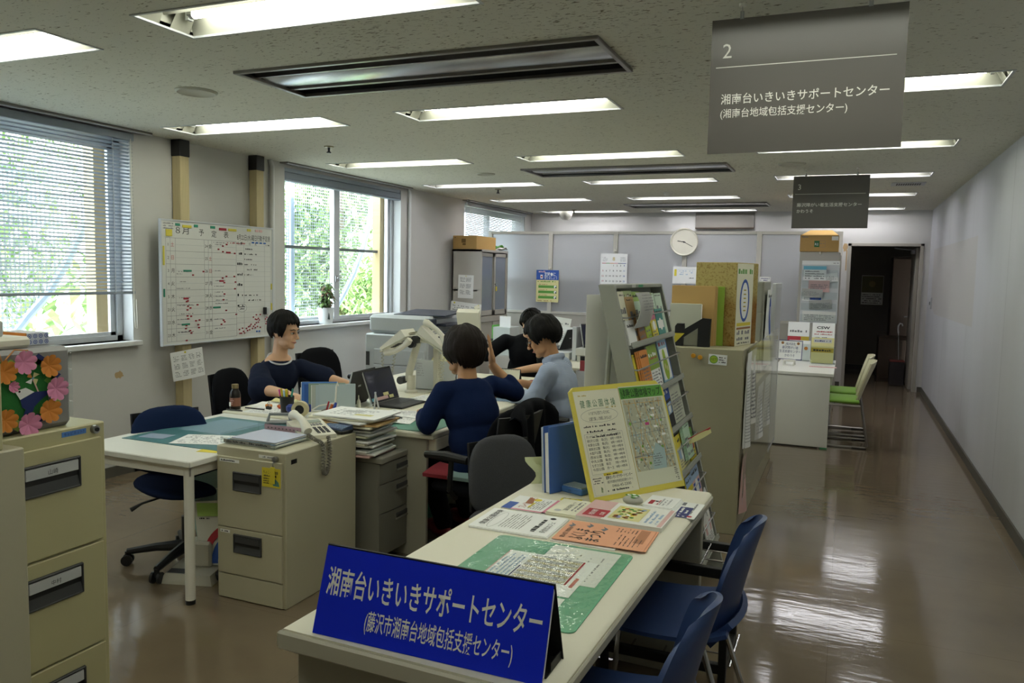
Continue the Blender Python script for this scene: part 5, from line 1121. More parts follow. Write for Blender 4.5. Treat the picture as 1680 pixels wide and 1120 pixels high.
sheet('sticker', 'white sticker with a yellow-green disc on the khaki cabinet', 'sticker', frame((-.727, 4.683, .993), (1, 0, -.03), (.03, 0, 1)), .105, .06, PAPERW, dst, .001)
Z0 = 1.0855
def bookend():
    t = thing('bookend', 'black slanted bookend with a yellow triangle on the khaki cabinet', 'bookend', (-.85, 4.74, Z0)); T = frame((-.94, 4.745, Z0), (1, 0, 0), (0, 0, 1))
    b = MB(T); b.prism([(0, 0), (.05, 0), (.05, .05), (.135, .11), (.135, 0), (.205, 0), (.208, .165), (.16, .168), (.055, .10), (.052, .132), (.012, .132), (0, .115)], -.03, 0, BLACK); b.build('plate', t, 0)
    b = MB(T); b.poly([(.0, .012), (.0, .075), (.058, .075)], mat('triangle_yellow', 'c9b838', .5), .001); b.build('yellow_triangle', t, 0)
bookend()
b = MB(); b.bx(-.985, -.80, 4.80, 4.83, Z0, 1.335, mat('book_white', 'c4c6b4', .6), .002); b.bx(-.80, -.797, 4.803, 4.828, Z0 + .002, 1.332, PAPERW); single(b, 'book', 'white hardback book standing behind the black bookend', 'book')
for k in range(4): b = MB(); b.bx(-.985 + .004 * k, -.728 + .004 * k, 4.84 + .008 * k, 4.847 + .008 * k, Z0, 1.437 + (.004, 0, .006, .002)[k], mat('kraft_%d' % (k % 2), ('c29f63', 'c7a672')[k % 2], .85), .001); single(b, 'envelope', ('front', 'second', 'third', 'rear')[k] + ' of the brown kraft envelopes standing behind the white book', 'envelope', 'kraft envelopes')
b = MB(); b.bx(-.98, -.68, 4.882, 4.90, Z0, 1.44, mat('folder_green', '8fb03f', .5), .002); single(b, 'folder', 'green folder standing behind the kraft envelopes', 'folder')
def corkbox():
    t = thing('magazine_box', 'tall mottled brown cardboard box with a printed white side on the khaki cabinet', 'box', (-.7, 5.1, Z0)); T = rotz((-.695, 5.07, Z0), -.24); m = mat('mottled_card', 'a5762f', .8, spec=.2); nt = m.node_tree
    tc = nt.nodes.new('ShaderNodeTexCoord'); n1 = nt.nodes.new('ShaderNodeTexNoise'); n1.inputs['Scale'].default_value = 90; n1.inputs['Detail'].default_value = 6; nt.links.new(tc.outputs['Object'], n1.inputs[0]); n2 = nt.nodes.new('ShaderNodeTexNoise'); n2.inputs['Scale'].default_value = 5; nt.links.new(tc.outputs['Object'], n2.inputs[0])
    sp = nt.nodes.new('ShaderNodeSeparateXYZ'); nt.links.new(tc.outputs['Object'], sp.inputs[0]); mr = nt.nodes.new('ShaderNodeMapRange'); mr.inputs[1].default_value = .24; mr.inputs[2].default_value = .34; nt.links.new(sp.outputs[2], mr.inputs[0])
    ad = nt.nodes.new('ShaderNodeMath'); ad.operation = 'MULTIPLY_ADD'; ad.inputs[1].default_value = .45; nt.links.new(mr.outputs[0], ad.inputs[0]); nt.links.new(n2.outputs[0], ad.inputs[2])
    c1 = nt.nodes.new('ShaderNodeValToRGB'); c1.color_ramp.elements[0].position = .38; c1.color_ramp.elements[1].position = .78; c1.color_ramp.elements[0].color = rgb('8f6226'); c1.color_ramp.elements[1].color = rgb('b3a368'); nt.links.new(ad.outputs[0], c1.inputs[0])
    c2 = nt.nodes.new('ShaderNodeValToRGB'); c2.color_ramp.elements[0].position = .34; c2.color_ramp.elements[1].position = .5; c2.color_ramp.elements[0].color = (.55, .45, .35, 1); c2.color_ramp.elements[1].color = (1, 1, 1, 1); nt.links.new(n1.outputs[0], c2.inputs[0])
    mx = nt.nodes.new('ShaderNodeMix'); mx.data_type = 'RGBA'; mx.blend_type = 'MULTIPLY'; mx.inputs[0].default_value = .8; nt.links.new(c1.outputs[0], mx.inputs[6]); nt.links.new(c2.outputs[0], mx.inputs[7]); nt.links.new(mx.outputs[2], nt.nodes['Principled BSDF'].inputs['Base Color'])
    b = MB(T); b.bx(-.135, .125, -.16, .20, 0, .50, m, .004); b.build('carton', t, 0)
    F = T @ frame((.1256, -.158, 0), (0, 1, 0), (0, 0, 1)); b = MB(F); w, h = .27, .495; b.rect(0, .0, w, h, CREAM); b.scrib(.015, w - .015, h - .065, .035, GREEN, .001); b.disc(w * .5, h * .55, .08, BLUE, .001, ry=.13); b.disc(w * .5, h * .55, .058, PAPERW, .0012, ry=.11)
    for k in range(6): b.rect(w * .5 - .02, h * (.42 + k * .05), w * .5 + .02, h * (.435 + k * .05), mat('mustard_print', 'b8a23a', .7), .0015)
    b.rect(.02, h * .24, w - .02, h * .28, YEL, .001); b.rect(.02, h * .20, w - .02, h * .225, BROWN, .001); b.scrib(.03, w - .03, h * .13, .03, INKG, .001); b.scrib(.03, w - .03, h * .06, .03, INKG, .001); b.scrib(.03, w - .03, h * .02, .012, INK, .001); b.build('printed_side', t, 0)
corkbox()
# papers hung on the corridor side of the cabinets
def hung(y, z, w, h, m, label, draw=None, x=-.522): sheet('hanging_paper', label, 'paper', frame((x, y, z), (0, 1, 0), (.0, 0, 1)), w, h, m, draw, .001, curl=.035)
hung(4.75, .50, .21, .56, PAPERW, 'long white printed sheets on the corridor side of the khaki cabinet, nearest edge', lambda b, w, h: b.para(.02, w - .02, .03, h - .12, 22, INKG, .001, fill=.3))
hung(5.0, .60, .25, .46, PAPER, 'white notice taped in the middle of the corridor side of the khaki cabinet', lambda b, w, h: (b.rect(.02, h - .12, w - .02, h - .08, PALEP, .001), b.para(.02, w - .02, .03, h - .14, 12, INKG, .001)), -.524)
hung(5.45, .42, .36, .36, PAPERW, 'white sheets taped to the corridor side of the low khaki cabinet', lambda b, w, h: b.para(.02, w - .02, .03, h - .05, 12, INKL, .001))
hung(5.95, .42, .40, .36, PAPER, 'second set of white sheets on the corridor side of the low khaki cabinet', lambda b, w, h: b.para(.02, w - .02, .03, h - .05, 12, INKL, .001))
hung(6.1, .85, .36, .56, PAPERW, 'white and blue poster on the corridor side of the stacked drawer cabinet', lambda b, w, h: (b.disc(w * .55, h * .6, .10, BLUE, .001, ry=.17), b.scrib(.03, w - .03, h - .06, .03, INKG, .001)), -.55)
hung(4.72, .12, .20, .33, PALEP, 'pink and white poster low on the corridor side of the khaki cabinet', lambda b, w, h: (b.text('L3', .05, h * .6, .05, INKG, z=.001), b.rect(.03, .05, w - .03, h * .4, LBLUE, .001)))
b = MB(); b.add([(-.505, 4.70, .22), (-.490, 6.75, .22), (-.505, 6.75, 1.10), (-.515, 4.70, 1.08)], [(0, 1, 2, 3)], VINYL); single(b, 'vinyl_sheet', 'clear vinyl sheet hung over the papers on the corridor side of the cabinets', 'vinyl sheet')
# ================================================================ white desk in the corridor, its stands and chairs
def wdesk():
    t = thing('reception_desk', 'white laminate desk standing in the corridor past the cabinets', 'desk', (-.34, 8.0, 0)); x0, x1, y0, y1, h = -.60, -.082, 7.47, 8.75, .672
    b = MB(); b.bx(x0, x1 + .005, y0 - .01, y1, h - .028, h, TABLEW, .003); b.build('desktop', t)
    b = MB(); b.bx(x0 + .005, x1 - .02, y0, y0 + .025, .012, h - .028, TABLEW, .002); b.build('end_panel', t); b = MB(); b.bx(x0 + .005, x1 - .02, y1 - .035, y1 - .01, .012, h - .028, TABLEW, .002); b.build('end_panel', t)
    b = MB(); b.bx(x0 + .03, x0 + .05, y0 + .025, y1 - .035, .15, h - .028, TABLEW, .002); b.build('modesty_panel', t)
    b = MB(); b.bx(x1 - .08, x1 - .02, y0 + .002, y0 + .024, .0, .012, mat('tape_green', '2f8a5a', .6)); b.build('green_tape', t); b = MB(); b.bx(x0 + .02, x1 - .1, y0 + .002, y0 + .02, 0, .012, BLACK); b.build('foot', t)
wdesk()
HD = .673
def easel():
    t = thing('easel_sign', 'small framed Japanese sign on an easel on the white corridor desk', 'sign', (-.48, 8.02, HD)); T = frame((-.595, 8.0, HD + .055), (1, .0, -.02), (.02, .18, 1)); w, h = .222, .185
    b = MB(T); b.bx(0, w, 0, h, -.004, 0, PAPERW); e = .006
    for a in ((0, w, 0, e), (0, w, h - e, h), (0, e, 0, h), (w - e, w, 0, h)): b.bx(*a, -.005, .003, NAVY)
    b.build('board', t, 0)
    b = MB(T); b.text('(福)光友会', w * .5, h * .76, .022, NAVY, al='C', w=.09); b.text('藤沢障がい者', w * .5, h * .56, .026, NAVY, al='C', w=.145); b.text('生活支援センター', w * .5, h * .36, .026, NAVY, al='C', w=.19); b.text('かわうそ', w * .5, h * .15, .026, NAVY, al='C', w=.09); b.disc(.04, h * .85, .013, BROWN); b.disc(w - .04, h * .85, .013, BROWN); b.build('lettering', t, 0)
    b = MB(); b.bx(-.535, -.425, 7.96, 8.03, HD + .038, HD + .055, WHITE, .002)
    for x in (-.525, -.435): b.tube([(x, 7.965, HD + .05), (x - .01, 7.955, HD)], .006, WHITE, 6); b.tube([(x, 8.02, HD + .2), (x, 8.09, HD)], .006, WHITE, 6)
    b.build('easel', t)
easel()
def stand(x, y, label, items):
    t = thing('leaflet_stand', label, 'leaflet stand', (x + .1, y, HD)); b = MB(frame((x, y, HD), (1, 0, 0), (0, .2, 1))); w, h = .215, .30
    b.bx(-.004, w + .004, .0, h, -.02, -.017, CLEAR); b.bx(-.004, w + .004, 0, .17, .014, .017, CLEAR); b.bx(-.004, -.001, 0, .17, -.017, .014, CLEAR); b.bx(w + .001, w + .004, 0, .17, -.017, .014, CLEAR); b.build('holder', t, 0)
    b = MB(); b.bx(x - .01, x + w + .01, y - .03, y + .09, HD, HD + .004, CLEAR, .001); b.build('foot', t)
    for k, (nm, lab, dx, hh, m, dr, dz) in enumerate(items): sheet(nm, lab, 'leaflet', frame((x + dx, y - .008 + dz + .0, HD + .007), (1, 0, 0), (0, .2, 1)), .205, hh, m, dr, .002)
def da(b, w, h): b.text('CSW', w * .2, h * .85, .03, INK, w=.12, bold=.03); b.scrib(.02, w - .02, h * .76, .016, RED, .001); b.scrib(.02, w - .02, h * .70, .012, RED, .001); b.para(.02, w - .02, h * .45, h * .66, 3, NAVY); b.rect(.02, h * .36, w * .5, h * .42, mat('lilac_print', '9a88b8', .6))
def db(b, w, h): b.rect(0, 0, w, h * .5, PALEY); b.rect(0, h * .42, w, h * .6, mat('mustard_print', 'b8a23a', .7), .0008); b.scrib(.02, w - .02, h * .46, .022, INK, .001); b.rect(.02, h * .8, w - .02, h * .95, LGY, .001); b.scrib(.03, w - .03, h * .84, .018, NAVY, .0012)
stand(-.305, 8.30, 'right clear leaflet stand on the white corridor desk', (('leaflet', 'white leaflet headed CSW in the right stand', .0, .395, PAPERW, da, .02), ('leaflet', 'yellow leaflet at the front of the right stand on the white desk', 0, .25, PALEY, db, -.0)))
def de(b, w, h): b.rect(0, h * .0, w, h * .62, RED); b.disc(w * .35, h * .3, .045, PAPERW, .001); b.disc(w * .35, h * .42, .02, SKIN, .0012); b.rect(w * .62, h * .0, w, h * .62, mat('mustard_print', 'b8a23a', .7), .0009); b.text('新成', w * .68, h * .4, .028, INK, z=.0012); b.text('年後', w * .68, h * .2, .028, INK, z=.0012); b.rect(0, h * .64, w, h, PAPERW); b.scrib(.02, w - .02, h * .72, .03, INKG, .001)
stand(-.545, 8.50, 'left clear leaflet stand on the white corridor desk', (('leaflet', 'red and gold leaflet in the left stand on the white desk', .0, .385, PAPERW, lambda b, w, h: (b.T, de(b, w, h))[1], .02), ('leaflet', 'white leaflet with an orange dot at the front of the left stand', .02, .20, PAPERW, lambda b, w, h: (b.disc(w * .8, h * .6, .018, ORG), b.para(.02, w * .6, .03, h - .03, 4, INKG)), -.0)))
sheet('paper_strip', 'pink paper strip on the right edge of the white corridor desk', 'paper', frame((-.30, 7.95, HD + .001), (1, .05, 0), (-.05, 1, 0)), .24, .09, PALEP, lambda b, w, h: b.scrib(.02, w - .02, .03, .025, RED), .001)
def green_chair():
    t = thing('stacking_chair', '', 'chair', (0, 0, 0), 0, 'green seat chairs at the white desk'); m = mat('seat_green', '7fae3c', .6); sh = mat('chair_cream', 'cfc9a8', .45)
    b = MB(); b.bx(-.20, .17, -.20, .20, .395, .43, m, .014); b.build('seat', t, 60, local=True)
    b = MB(); b.grid(lambda u, v: (.165 + .11 * v + .02 * v * v - .05 * (2 * u - 1) ** 2 * (.5 + .5 * v), (-.215 + .43 * u) * (.80 + .20 * v), .40 + .36 * v + (.02 * (1 - (2 * u - 1) ** 2) if v > .95 else 0)), 12, 10, sh, thick=.014); b.build('backrest', t, 60, local=True)
    for s in (-1, 1):
        b = MB(); y = s * .205; b.tube([(.17, y, .44), (.18, y, .40), (.245, y, .03), (.23, y, .012), (-.22, y, .012)], .010, STEELD, 8); b.tube([(-.18, y, .38), (.18, y, .38)], .008, STEELD, 8); b.tube([(-.14, y, .012), (-.16, y, .38)], .009, STEELD, 8); b.build('sled_frame', t, local=True)
        b = MB(); b.bx(.12, .24, y - .014, y + .014, .0, .012, BLACK, .003); b.build('glide', t, local=True)
    return t
g = green_chair(); g.matrix_basis = rotz((-.02, 7.84, 0), 0); g['label'] = 'cream backed chair with a green seat at the near end of the white corridor desk'
dup(g, (-.02, 8.42, 0), 0, 'cream backed chair with a green seat at the far end of the white corridor desk')
# ================================================================ frosted partition across the far end
PY = 10.35
PM = mat('partition_frame', 'b9b6ac', .45); PP = mat('partition_panel', 'aaa69d', .6)
def partition():
    xs = [-4.70, -3.79, -2.875, -1.96, -1.045, -.12]
    t = thing('partition', 'office partition with frosted upper panes and grey lower panels across the far end', 'partition', (-2.4, PY, 0))
    for k, x in enumerate(xs): b = MB(); b.bx(x - .03, x + .03, PY - .025, PY + .025, 0, 2.065, PM, .003); b.build('post', t)
    b = MB()
    for z0, z1 in ((2.03, 2.068), (.94, .975), (0, .08)): b.bx(xs[0], xs[-1], PY - .022, PY + .022, z0, z1, PM, .002)
    b.build('rail', t)
    for a, c in zip(xs, xs[1:]):
        b = MB(); b.bx(a + .03, c - .03, PY - .012, PY + .012, .08, .94, PP); b.build('lower_panel', t)
        b = MB(); b.bx(a + .03, c - .03, PY - .003, PY + .003, .975, 2.03, FROST); b.build('frosted_pane', t)
    b = MB(); b.tube([(-.13, PY - .03, .92), (-.13, PY - .08, .92)], .012, STEEL, 8); b.lathe([(0, 0), (.02, .002), (.024, .02), (.015, .035), (0, .037)], STEEL, 16, frame((-.13, PY - .08, .92), (1, 0, 0), (0, 0, 1)) @ Matrix.Rotation(0, 4, 'X')); b.build('knob', t)
partition()
t = thing('wardrobe', 'brown cupboard seen dimly through the frosted partition', 'cupboard', (-4.2, 11.2, 0)); b = MB(); b.bx(-4.65, -3.4, 10.75, 11.4, 0, 1.42, mat('cupboard_brown', '6b5535', .6), .004); b.build('body', t); b = MB(); b.bx(-4.63, -4.03, 10.73, 10.75, .05, 1.38, MATS['cupboard_brown'], .003); b.bx(-4.01, -3.42, 10.73, 10.75, .05, 1.38, MATS['cupboard_brown'], .003); b.build('door', t)
t = thing('office_chair', 'dark shape of a chair seen dimly through the frosted partition', 'chair', (-3.0, 10.9, 0)); b = MB(); b.bx(-3.35, -2.85, 10.75, 10.83, .45, 1.2, BLACKF, .06); b.build('backrest', t); b = MB(); b.bx(-3.35, -2.85, 10.83, 11.25, .40, .48, BLACKF, .03); b.build('seat', t); b = MB(); b.cyl((-3.1, 11.0, 0), (-3.1, 11.0, .4), .03, BLACK); b.lathe([(0, 0), (.25, 0), (.25, .02), (.03, .06)], BLACK, 10, rotz((-3.1, 11.0, 0), 0)); b.build('pedestal', t)
def hook(x, y, z, label):
    b = MB(frame((x, y, z), (1, 0, 0), (0, 0, 1))); b.lathe([(.016, 0), (.017, .006), (.012, .018), (0, .02)], mat('magnet_white', 'd4d2c6', .4), 18); single(b, 'magnet_hook', label, 'magnet', 'white magnet hooks')
hook(-3.79, PY - .026, 1.565, 'white magnet holding the blue and yellow poster'); hook(-2.875, PY - .026, 1.81, 'white magnet holding the calendar')
def dpo(b, w, h):
    b.rect(0, h * .69, w, h, BLUE); b.rect(.0, 0, w, h * .69, PALEY); b.text('定時●に', w * .36, h * .82, .05, PAPERW, w=w * .5, bold=.01); b.text('帰りましょう', w * .36, h * .72, .045, PAPERW, w=w * .56); b.rect(w * .18, h * .73, w * .29, h * .85, PAPERW, .001); b.disc(w * .235, h * .79, .012, RED, .0013); b.scrib(w * .1, w * .4, h * .92, .025, PALEP); b.scrib(w * .06, w * .95, h * .62, .02, GREEN)
    for k in range(3): b.rect(w * .1, h * (.44 - .165 * k), w * .92, h * (.52 - .165 * k), GREEN, .001); b.scrib(w * .12, w * .5, h * (.535 - .165 * k), .012, BROWN); b.disc(w * .85, h * (.48 - .165 * k), .018, PAPERW, .0013); b.disc(w * .88, h * (.46 - .165 * k), .01, INK, .0015)
    b.scrib(w * .08, w * .7, h * .025, .014, BROWN)
sheet('poster', 'blue and yellow poster about leaving work on time hung on the frosted partition', 'poster', frame((-3.985, PY - .03, 1.10), (1, 0, 0), (0, 0, 1)), .328, .44, PALEY, dpo)
def dca(b, w, h):
    b.text('8', w * .5, h * .83, .06, mat('mustard_print', 'b8a23a', .7), al='C'); b.para(w * .08, w * .28, h * .81, h * .92, 4, INKL); b.para(w * .75, w * .95, h * .81, h * .92, 4, INKL)
    for k, c in enumerate((RED, GREEN, ORG, PINK, NAVY, BLUE)): b.rect(w * (.06 + .15 * k), h * .765, w * (.06 + .15 * (k + 1)), h * .778, c)
    d = 1
    for r in range(5):
        for c in range(7):
            if r == 0 and c < 3: continue
            if d > 31: break
            b.text(str(d), w * (.10 + .132 * c), h * (.70 - .122 * r), .026, RED if c == 0 else (BLUE if c == 6 else INK), al='C', bold=.01); d += 1
    b.rect(w * .05, h * .13, w * .95, h * .137, PALEP); b.scrib(w * .12, w * .28, h * .05, .03, INKG); b.para(w * .35, w * .6, h * .04, h * .10, 2, INKG)
sheet('wall_calendar', 'large white August calendar hung on the frosted partition', 'calendar', frame((-3.07, PY - .035, 1.21), (1, 0, 0), (0, 0, 1)), .365, .565, PAPERW, dca)
def clock():
    c = Vector((-1.965, PY - .035, 1.93)); T = frame(c, (1, 0, 0), (0, 0, 1)); r = .178
    t = thing('wall_clock', 'round white wall clock showing twenty past nine on the partition', 'clock', c)
    b = MB(T); b.lathe([(r, 0), (r, .03), (r - .008, .04), (r - .02, .036), (r - .022, .022)], IVORY, 48); b.build('rim', t)
    b = MB(T); b.disc(0, 0, r - .02, mat('clock_face', 'e4e4de', .5), .02, n=48)
    for k in range(12):
        a = PI / 2 - 2 * PI * (k + 1) / 12; b.text(str(k + 1), .118 * math.cos(a), .118 * math.sin(a) - .016, .034, INK, al='C', z=.021)
    for k in range(60): a = 2 * PI * k / 60; b.line(.150 * math.cos(a), .150 * math.sin(a), .156 * math.cos(a), .156 * math.sin(a), .0025 if k % 5 == 0 else .001, INK, .021)
    b.build('dial', t, 0)
    for nm, ang, l, wd in (('hour_hand', 279.5, .085, .008), ('minute_hand', 118, .125, .006)):
        a = math.radians(90 - ang); b = MB(T); b.line(-.02 * math.cos(a), -.02 * math.sin(a), l * math.cos(a), l * math.sin(a), wd, INK, .025 if nm[0] == 'h' else .027); b.build(nm, t, 0)
    b = MB(T); b.disc(0, 0, .01, INK, .029); b.build('hub', t, 0)
clock()
def dn1(b, w, h): b.rect(.02, h * .45, .05, h * .85, YEL); b.line(.06, h * .85, w - .02, h * .85, .002, LBLUE); b.para(.08, w - .05, h * .5, h * .8, 3, LBLUE, dens=.5); b.scrib(w * .7, w * .9, h * .3, .015, INKG)
sheet('notice', 'white notice below the clock on the partition post', 'notice', frame((-2.10, PY - .03, 1.40), (1, 0, 0), (0, 0, 1)), .305, .215, PAPERW, dn1)
sheet('notice', 'small white note on the partition above the drawer cabinet', 'notice', frame((-1.02, PY - .03, 1.42), (1, 0, 0), (0, 0, 1)), .13, .09, PAPER, lambda b, w, h: b.para(.01, w - .01, .01, h - .01, 3, NAVY))
# slim cabinet with box and newspaper holder, in front of the partition
def slim():
    t = thing('steel_cabinet', 'slim grey cabinet in front of the partition end with a cardboard box on top', 'cabinet', (-.31, 9.8, 0)); b = MB(); b.bx(-.525, -.105, 9.60, 10.2, 0, 1.80, GREYST, .004); b.build('body', t); b = MB(); b.bx(-.103, -.095, 9.62, 10.18, .04, 1.77, GREYST, .002); b.build('door', t)
    t = thing('cardboard_box', 'brown cardboard box with an open pale flap on the slim grey cabinet', 'box', (-.31, 9.8, 1.801)); b = MB(); b.bx(-.528, -.125, 9.58, 9.95, 1.801, 1.985, CARD, .002); b.build('carton', t, 0)
    b = MB(); b.add([(-.52, 9.58, 1.985), (-.13, 9.58, 1.985), (-.20, 9.70, 2.045), (-.43, 9.70, 2.045)], [(0, 1, 2, 3)], CARDL); b.build('flap', t, 0)
    b = MB(frame((-.528, 9.5795, 1.801), (1, 0, 0), (0, 0, 1))); b.rect(.15, .05, .205, .12, mat('box_green', '2f6a3f', .6)); b.text('R2', .158, .07, .03, PAPERW, w=.035, z=.0012); b.line(.205, .05, .265, .05, .002, INKG); b.line(.205, .12, .265, .12, .002, INKG); b.line(.265, .05, .265, .12, .002, INKG); b.scrib(.21, .26, .085, .012, INKG); b.rect(.33, .125, .40, .17, PAPER); b.scrib(.02, .09, .155, .015, INKG); b.build('print', t, 0)
    hook(-.31, 9.598, 1.785, 'white magnet holding the newspaper holder'); T = frame((-.495, 9.592, 1.0), (1, 0, 0), (0, 0, 1))
    t = thing('document_hanger', 'white hanging pocket chart stuffed with leaflets on the slim grey cabinet', 'pocket chart', (-.3, 9.59, 1.0)); b = MB(T); b.bx(.0, .395, 0, .70, -.004, 0, mat('chart_vinyl', 'd6d9dc', .35)); b.bx(0.0, .395, .655, .70, 0, .006, PAPERW); b.scrib(.32, .385, .67, .012, INKG, .007); b.build('backing', t, 0)
    for k in range(5): b = MB(T); b.bx(.01, .385, .02 + .125 * k, .10 + .125 * k, .03, .0315, CLEAR); b.build('pocket', t, 0)
    cs = [('pale grey notice sheets in the lowest pocket', .03, .02, .35, .115, PAPER, .0), ('rolled newspaper in the second pocket', .10, .155, .24, .10, MATS['newsprint'], .07), ('blue striped leaflet in the middle pocket', .02, .25, .20, .11, PAPERW, .0), ('pale pink notice in the middle pocket', .08, .35, .22, .13, PALEP, 0), ('white folded sheet in the upper pocket', .16, .44, .23, .10, PAPERW, .14), ('sky blue topped leaflet in the top pocket', .02, .48, .24, .16, PAPERW, 0), ('folded newspaper in the fourth pocket', .01, .30, .22, .09, MATS['newsprint'], -.05)]
    for k, (lb, x, y, w, h, m, rot) in enumerate(cs):
        def dz(b, w, h, k=k):
            if k == 5: b.rect(0, h * .75, w, h, CYAN)
            if k == 2: b.rect(w * .4, h * .1, w, h * .35, BLUE)
            b.para(.02, w - .02, .01, h * .7, 4, INKG)
        sheet('leaflet', lb + ' of the pocket chart', 'leaflet', T @ frame((x, y, .008 + .003 * k), (math.cos(rot), math.sin(rot), .0), (-math.sin(rot), math.cos(rot), .06)), w, h, m, dz, .002, curl=.012 if k in (1, 6) else 0)
slim()
# ================================================================ tall cabinet at the window wall
def tallcab():
    x0, x1, y0, y1, h = -4.672, -4.255, 9.10, 9.94, 1.778
    t = thing('glass_door_cabinet', 'tall grey cabinet with sliding glass doors against the window wall', 'cabinet', (-4.46, 9.5, 0))
    b = MB()
    b.bx(x0, x1, y0, y0 + .02, 0, h, GREYST, .002); b.bx(x0, x1, y1 - .02, y1, 0, h, GREYST, .002); b.bx(x0, x0 + .02, y0, y1, 0, h, GREYST); b.bx(x0, x1, y0, y1, h - .03, h, GREYST, .002); b.bx(x0, x1, y0, y1, .86, .93, GREYST); b.bx(x0, x1, y0, y1, 0, .05, GREYST); b.bx(x0 + .02, x1 - .05, y0, y1, 1.25, 1.27, GREYST); b.build('body', t)
    for k, (a, c, x) in enumerate(((y0 + .025, y0 + .43, x1 - .035), (y0 + .40, y1 - .025, x1 - .018))):
        b = MB(); z0, z1 = .94, h - .04; e = .045
        for q in ((a, c, z0, z0 + e + .02), (a, c, z1 - e, z1), (a, a + e, z0, z1), (c - e, c, z0, z1)): b.bx(x, x + .014, *q, GREYST, .002)
        d_ = b.build('upper_door', t); b = MB(); b.bx(x + .005, x + .009, a + e, c - e, z0 + e, z1 - e, mat('cabinet_glass', '9aa3b4', .25, trans=.25)); b.build('glass', d_, 0)
        b = MB(); b.bx(x, x + .014, a, c, .055, .855, GREYST, .002); b.build('lower_door', t)
    b = MB(); b.cyl((x1 - .004, y0 + .43, 1.34), (x1 + .012, y0 + .43, 1.34), .01, STEEL); b.build('lock', t)
    k = MB(); k.bx(x1 + .004, x1 + .008, y0 + .435, y0 + .475, 1.25, 1.31, YEL, .004); k.cyl((x1 + .006, y0 + .44, 1.31), (x1 + .012, y0 + .43, 1.34), .002, STEEL, n=6); single(k, 'key', 'key with a yellow tag in the glass door cabinet', 'key')
    b = MB(frame((x1 + .0005, y1 - .16, .885), (0, 1, 0), (0, 0, 1))); b.bx(0, .09, 0, .02, 0, .001, PALEP); single(b, 'label_strip', 'pink label strip on the middle rail of the glass door cabinet', 'label')
    for i in range(3): b = MB(); b.bx(x0 + .06, x1 - .09, y0 + .06 + i * .10, y0 + .14 + i * .10, 1.271, 1.55 - .03 * i, (LBLUE, LGY, BLUE)[i], .003); single(b, 'binder', ('first', 'second', 'third')[i] + ' binder from the near side behind the glass of the tall cabinet', 'binder')
tallcab()
def dcal(b, w, h):
    for i in range(2):
        for j in range(3): b.para(w * (.12 + .4 * i), w * (.12 + .4 * i) + w * .34, h * (.70 - .27 * j), h * (.70 - .27 * j) + h * .2, 4, INKG, dens=.9)
    b.disc(w * .5, h * .95, .006, YEL)
sheet('notice', 'upright white calendar sheet on the side of the glass door cabinet', 'notice', frame((-4.58, 9.096, 1.16), (1, 0, -.02), (.02, 0, 1)), .215, .295, PAPERW, dcal)
sheet('notice', 'wide white table sheet with two yellow pins on the side of the glass door cabinet', 'notice', frame((-4.70, 9.094, .815), (1, 0, -.09), (.03, 0, 1)), .43, .31, PAPERW, lambda b, w, h: (b.para(.03, w * .45, .03, h - .04, 9, INKG, dens=.6), b.para(w * .5, w - .03, .03, h - .04, 9, INKG, dens=.6), b.disc(.05, h - .02, .012, YEL, .002), b.disc(w - .04, h - .02, .012, YEL, .002)))
t = thing('cardboard_box', 'long cardboard box on top of the glass door cabinet', 'box', (-4.5, 9.3, 1.779)); b = MB(); b.bx(-4.665, -4.335, 9.11, 9.70, 1.779, 1.948, CARD, .002); b.bx(-4.3345, -4.334, 9.112, 9.699, 1.78, 1.947, CARDL); b.build('carton', t, 0); b = MB(frame((-4.665, 9.1095, 1.779), (1, 0, 0), (0, 0, 1))); b.rect(.12, .08, .18, .13, mat('box_print', '6e5528', .7)); b.rect(.135, .05, .18, .075, MATS['box_print']); b.scrib(.02, .04, .14, .012, INK); b.build('print', t, 0)
b = MB(); b.grid(lambda u, v: (-4.45 + .19 * v, 9.72 + .22 * u, 1.78 + .03 * math.sin(PI * u) + .02 * math.sin(v * 9 + u * 7) * .5 + .012), 12, 10, PAPERW, thick=.008); b.grid(lambda u, v: (-4.44 + .15 * v, 9.73 + .15 * u, 1.815 + .03 * math.sin(PI * u) + .01 * math.sin(v * 8)), 10, 8, GREEN, thick=.004); single(b, 'plastic_bag', 'white and green plastic bag on top of the glass door cabinet', 'bag')
b = MB(); b.bx(-3.93, -3.70, 8.75, 9.05, .50, .84, mat('crate_clear', 'c8d0cc', .3), .004); b.bx(-3.935, -3.925, 8.74, 9.05, .50, .86, mat('file_green_edge', '6fbf5a', .5)); b.bx(-3.86, -3.72, 8.8, 8.82, .7, .97, PAPERW); b.bx(-3.95, -3.66, 8.72, 9.1, .0, .498, GREYST, .004); single(b, 'file_rack', 'clear file rack with a green edge before the glass door cabinet', 'file rack')
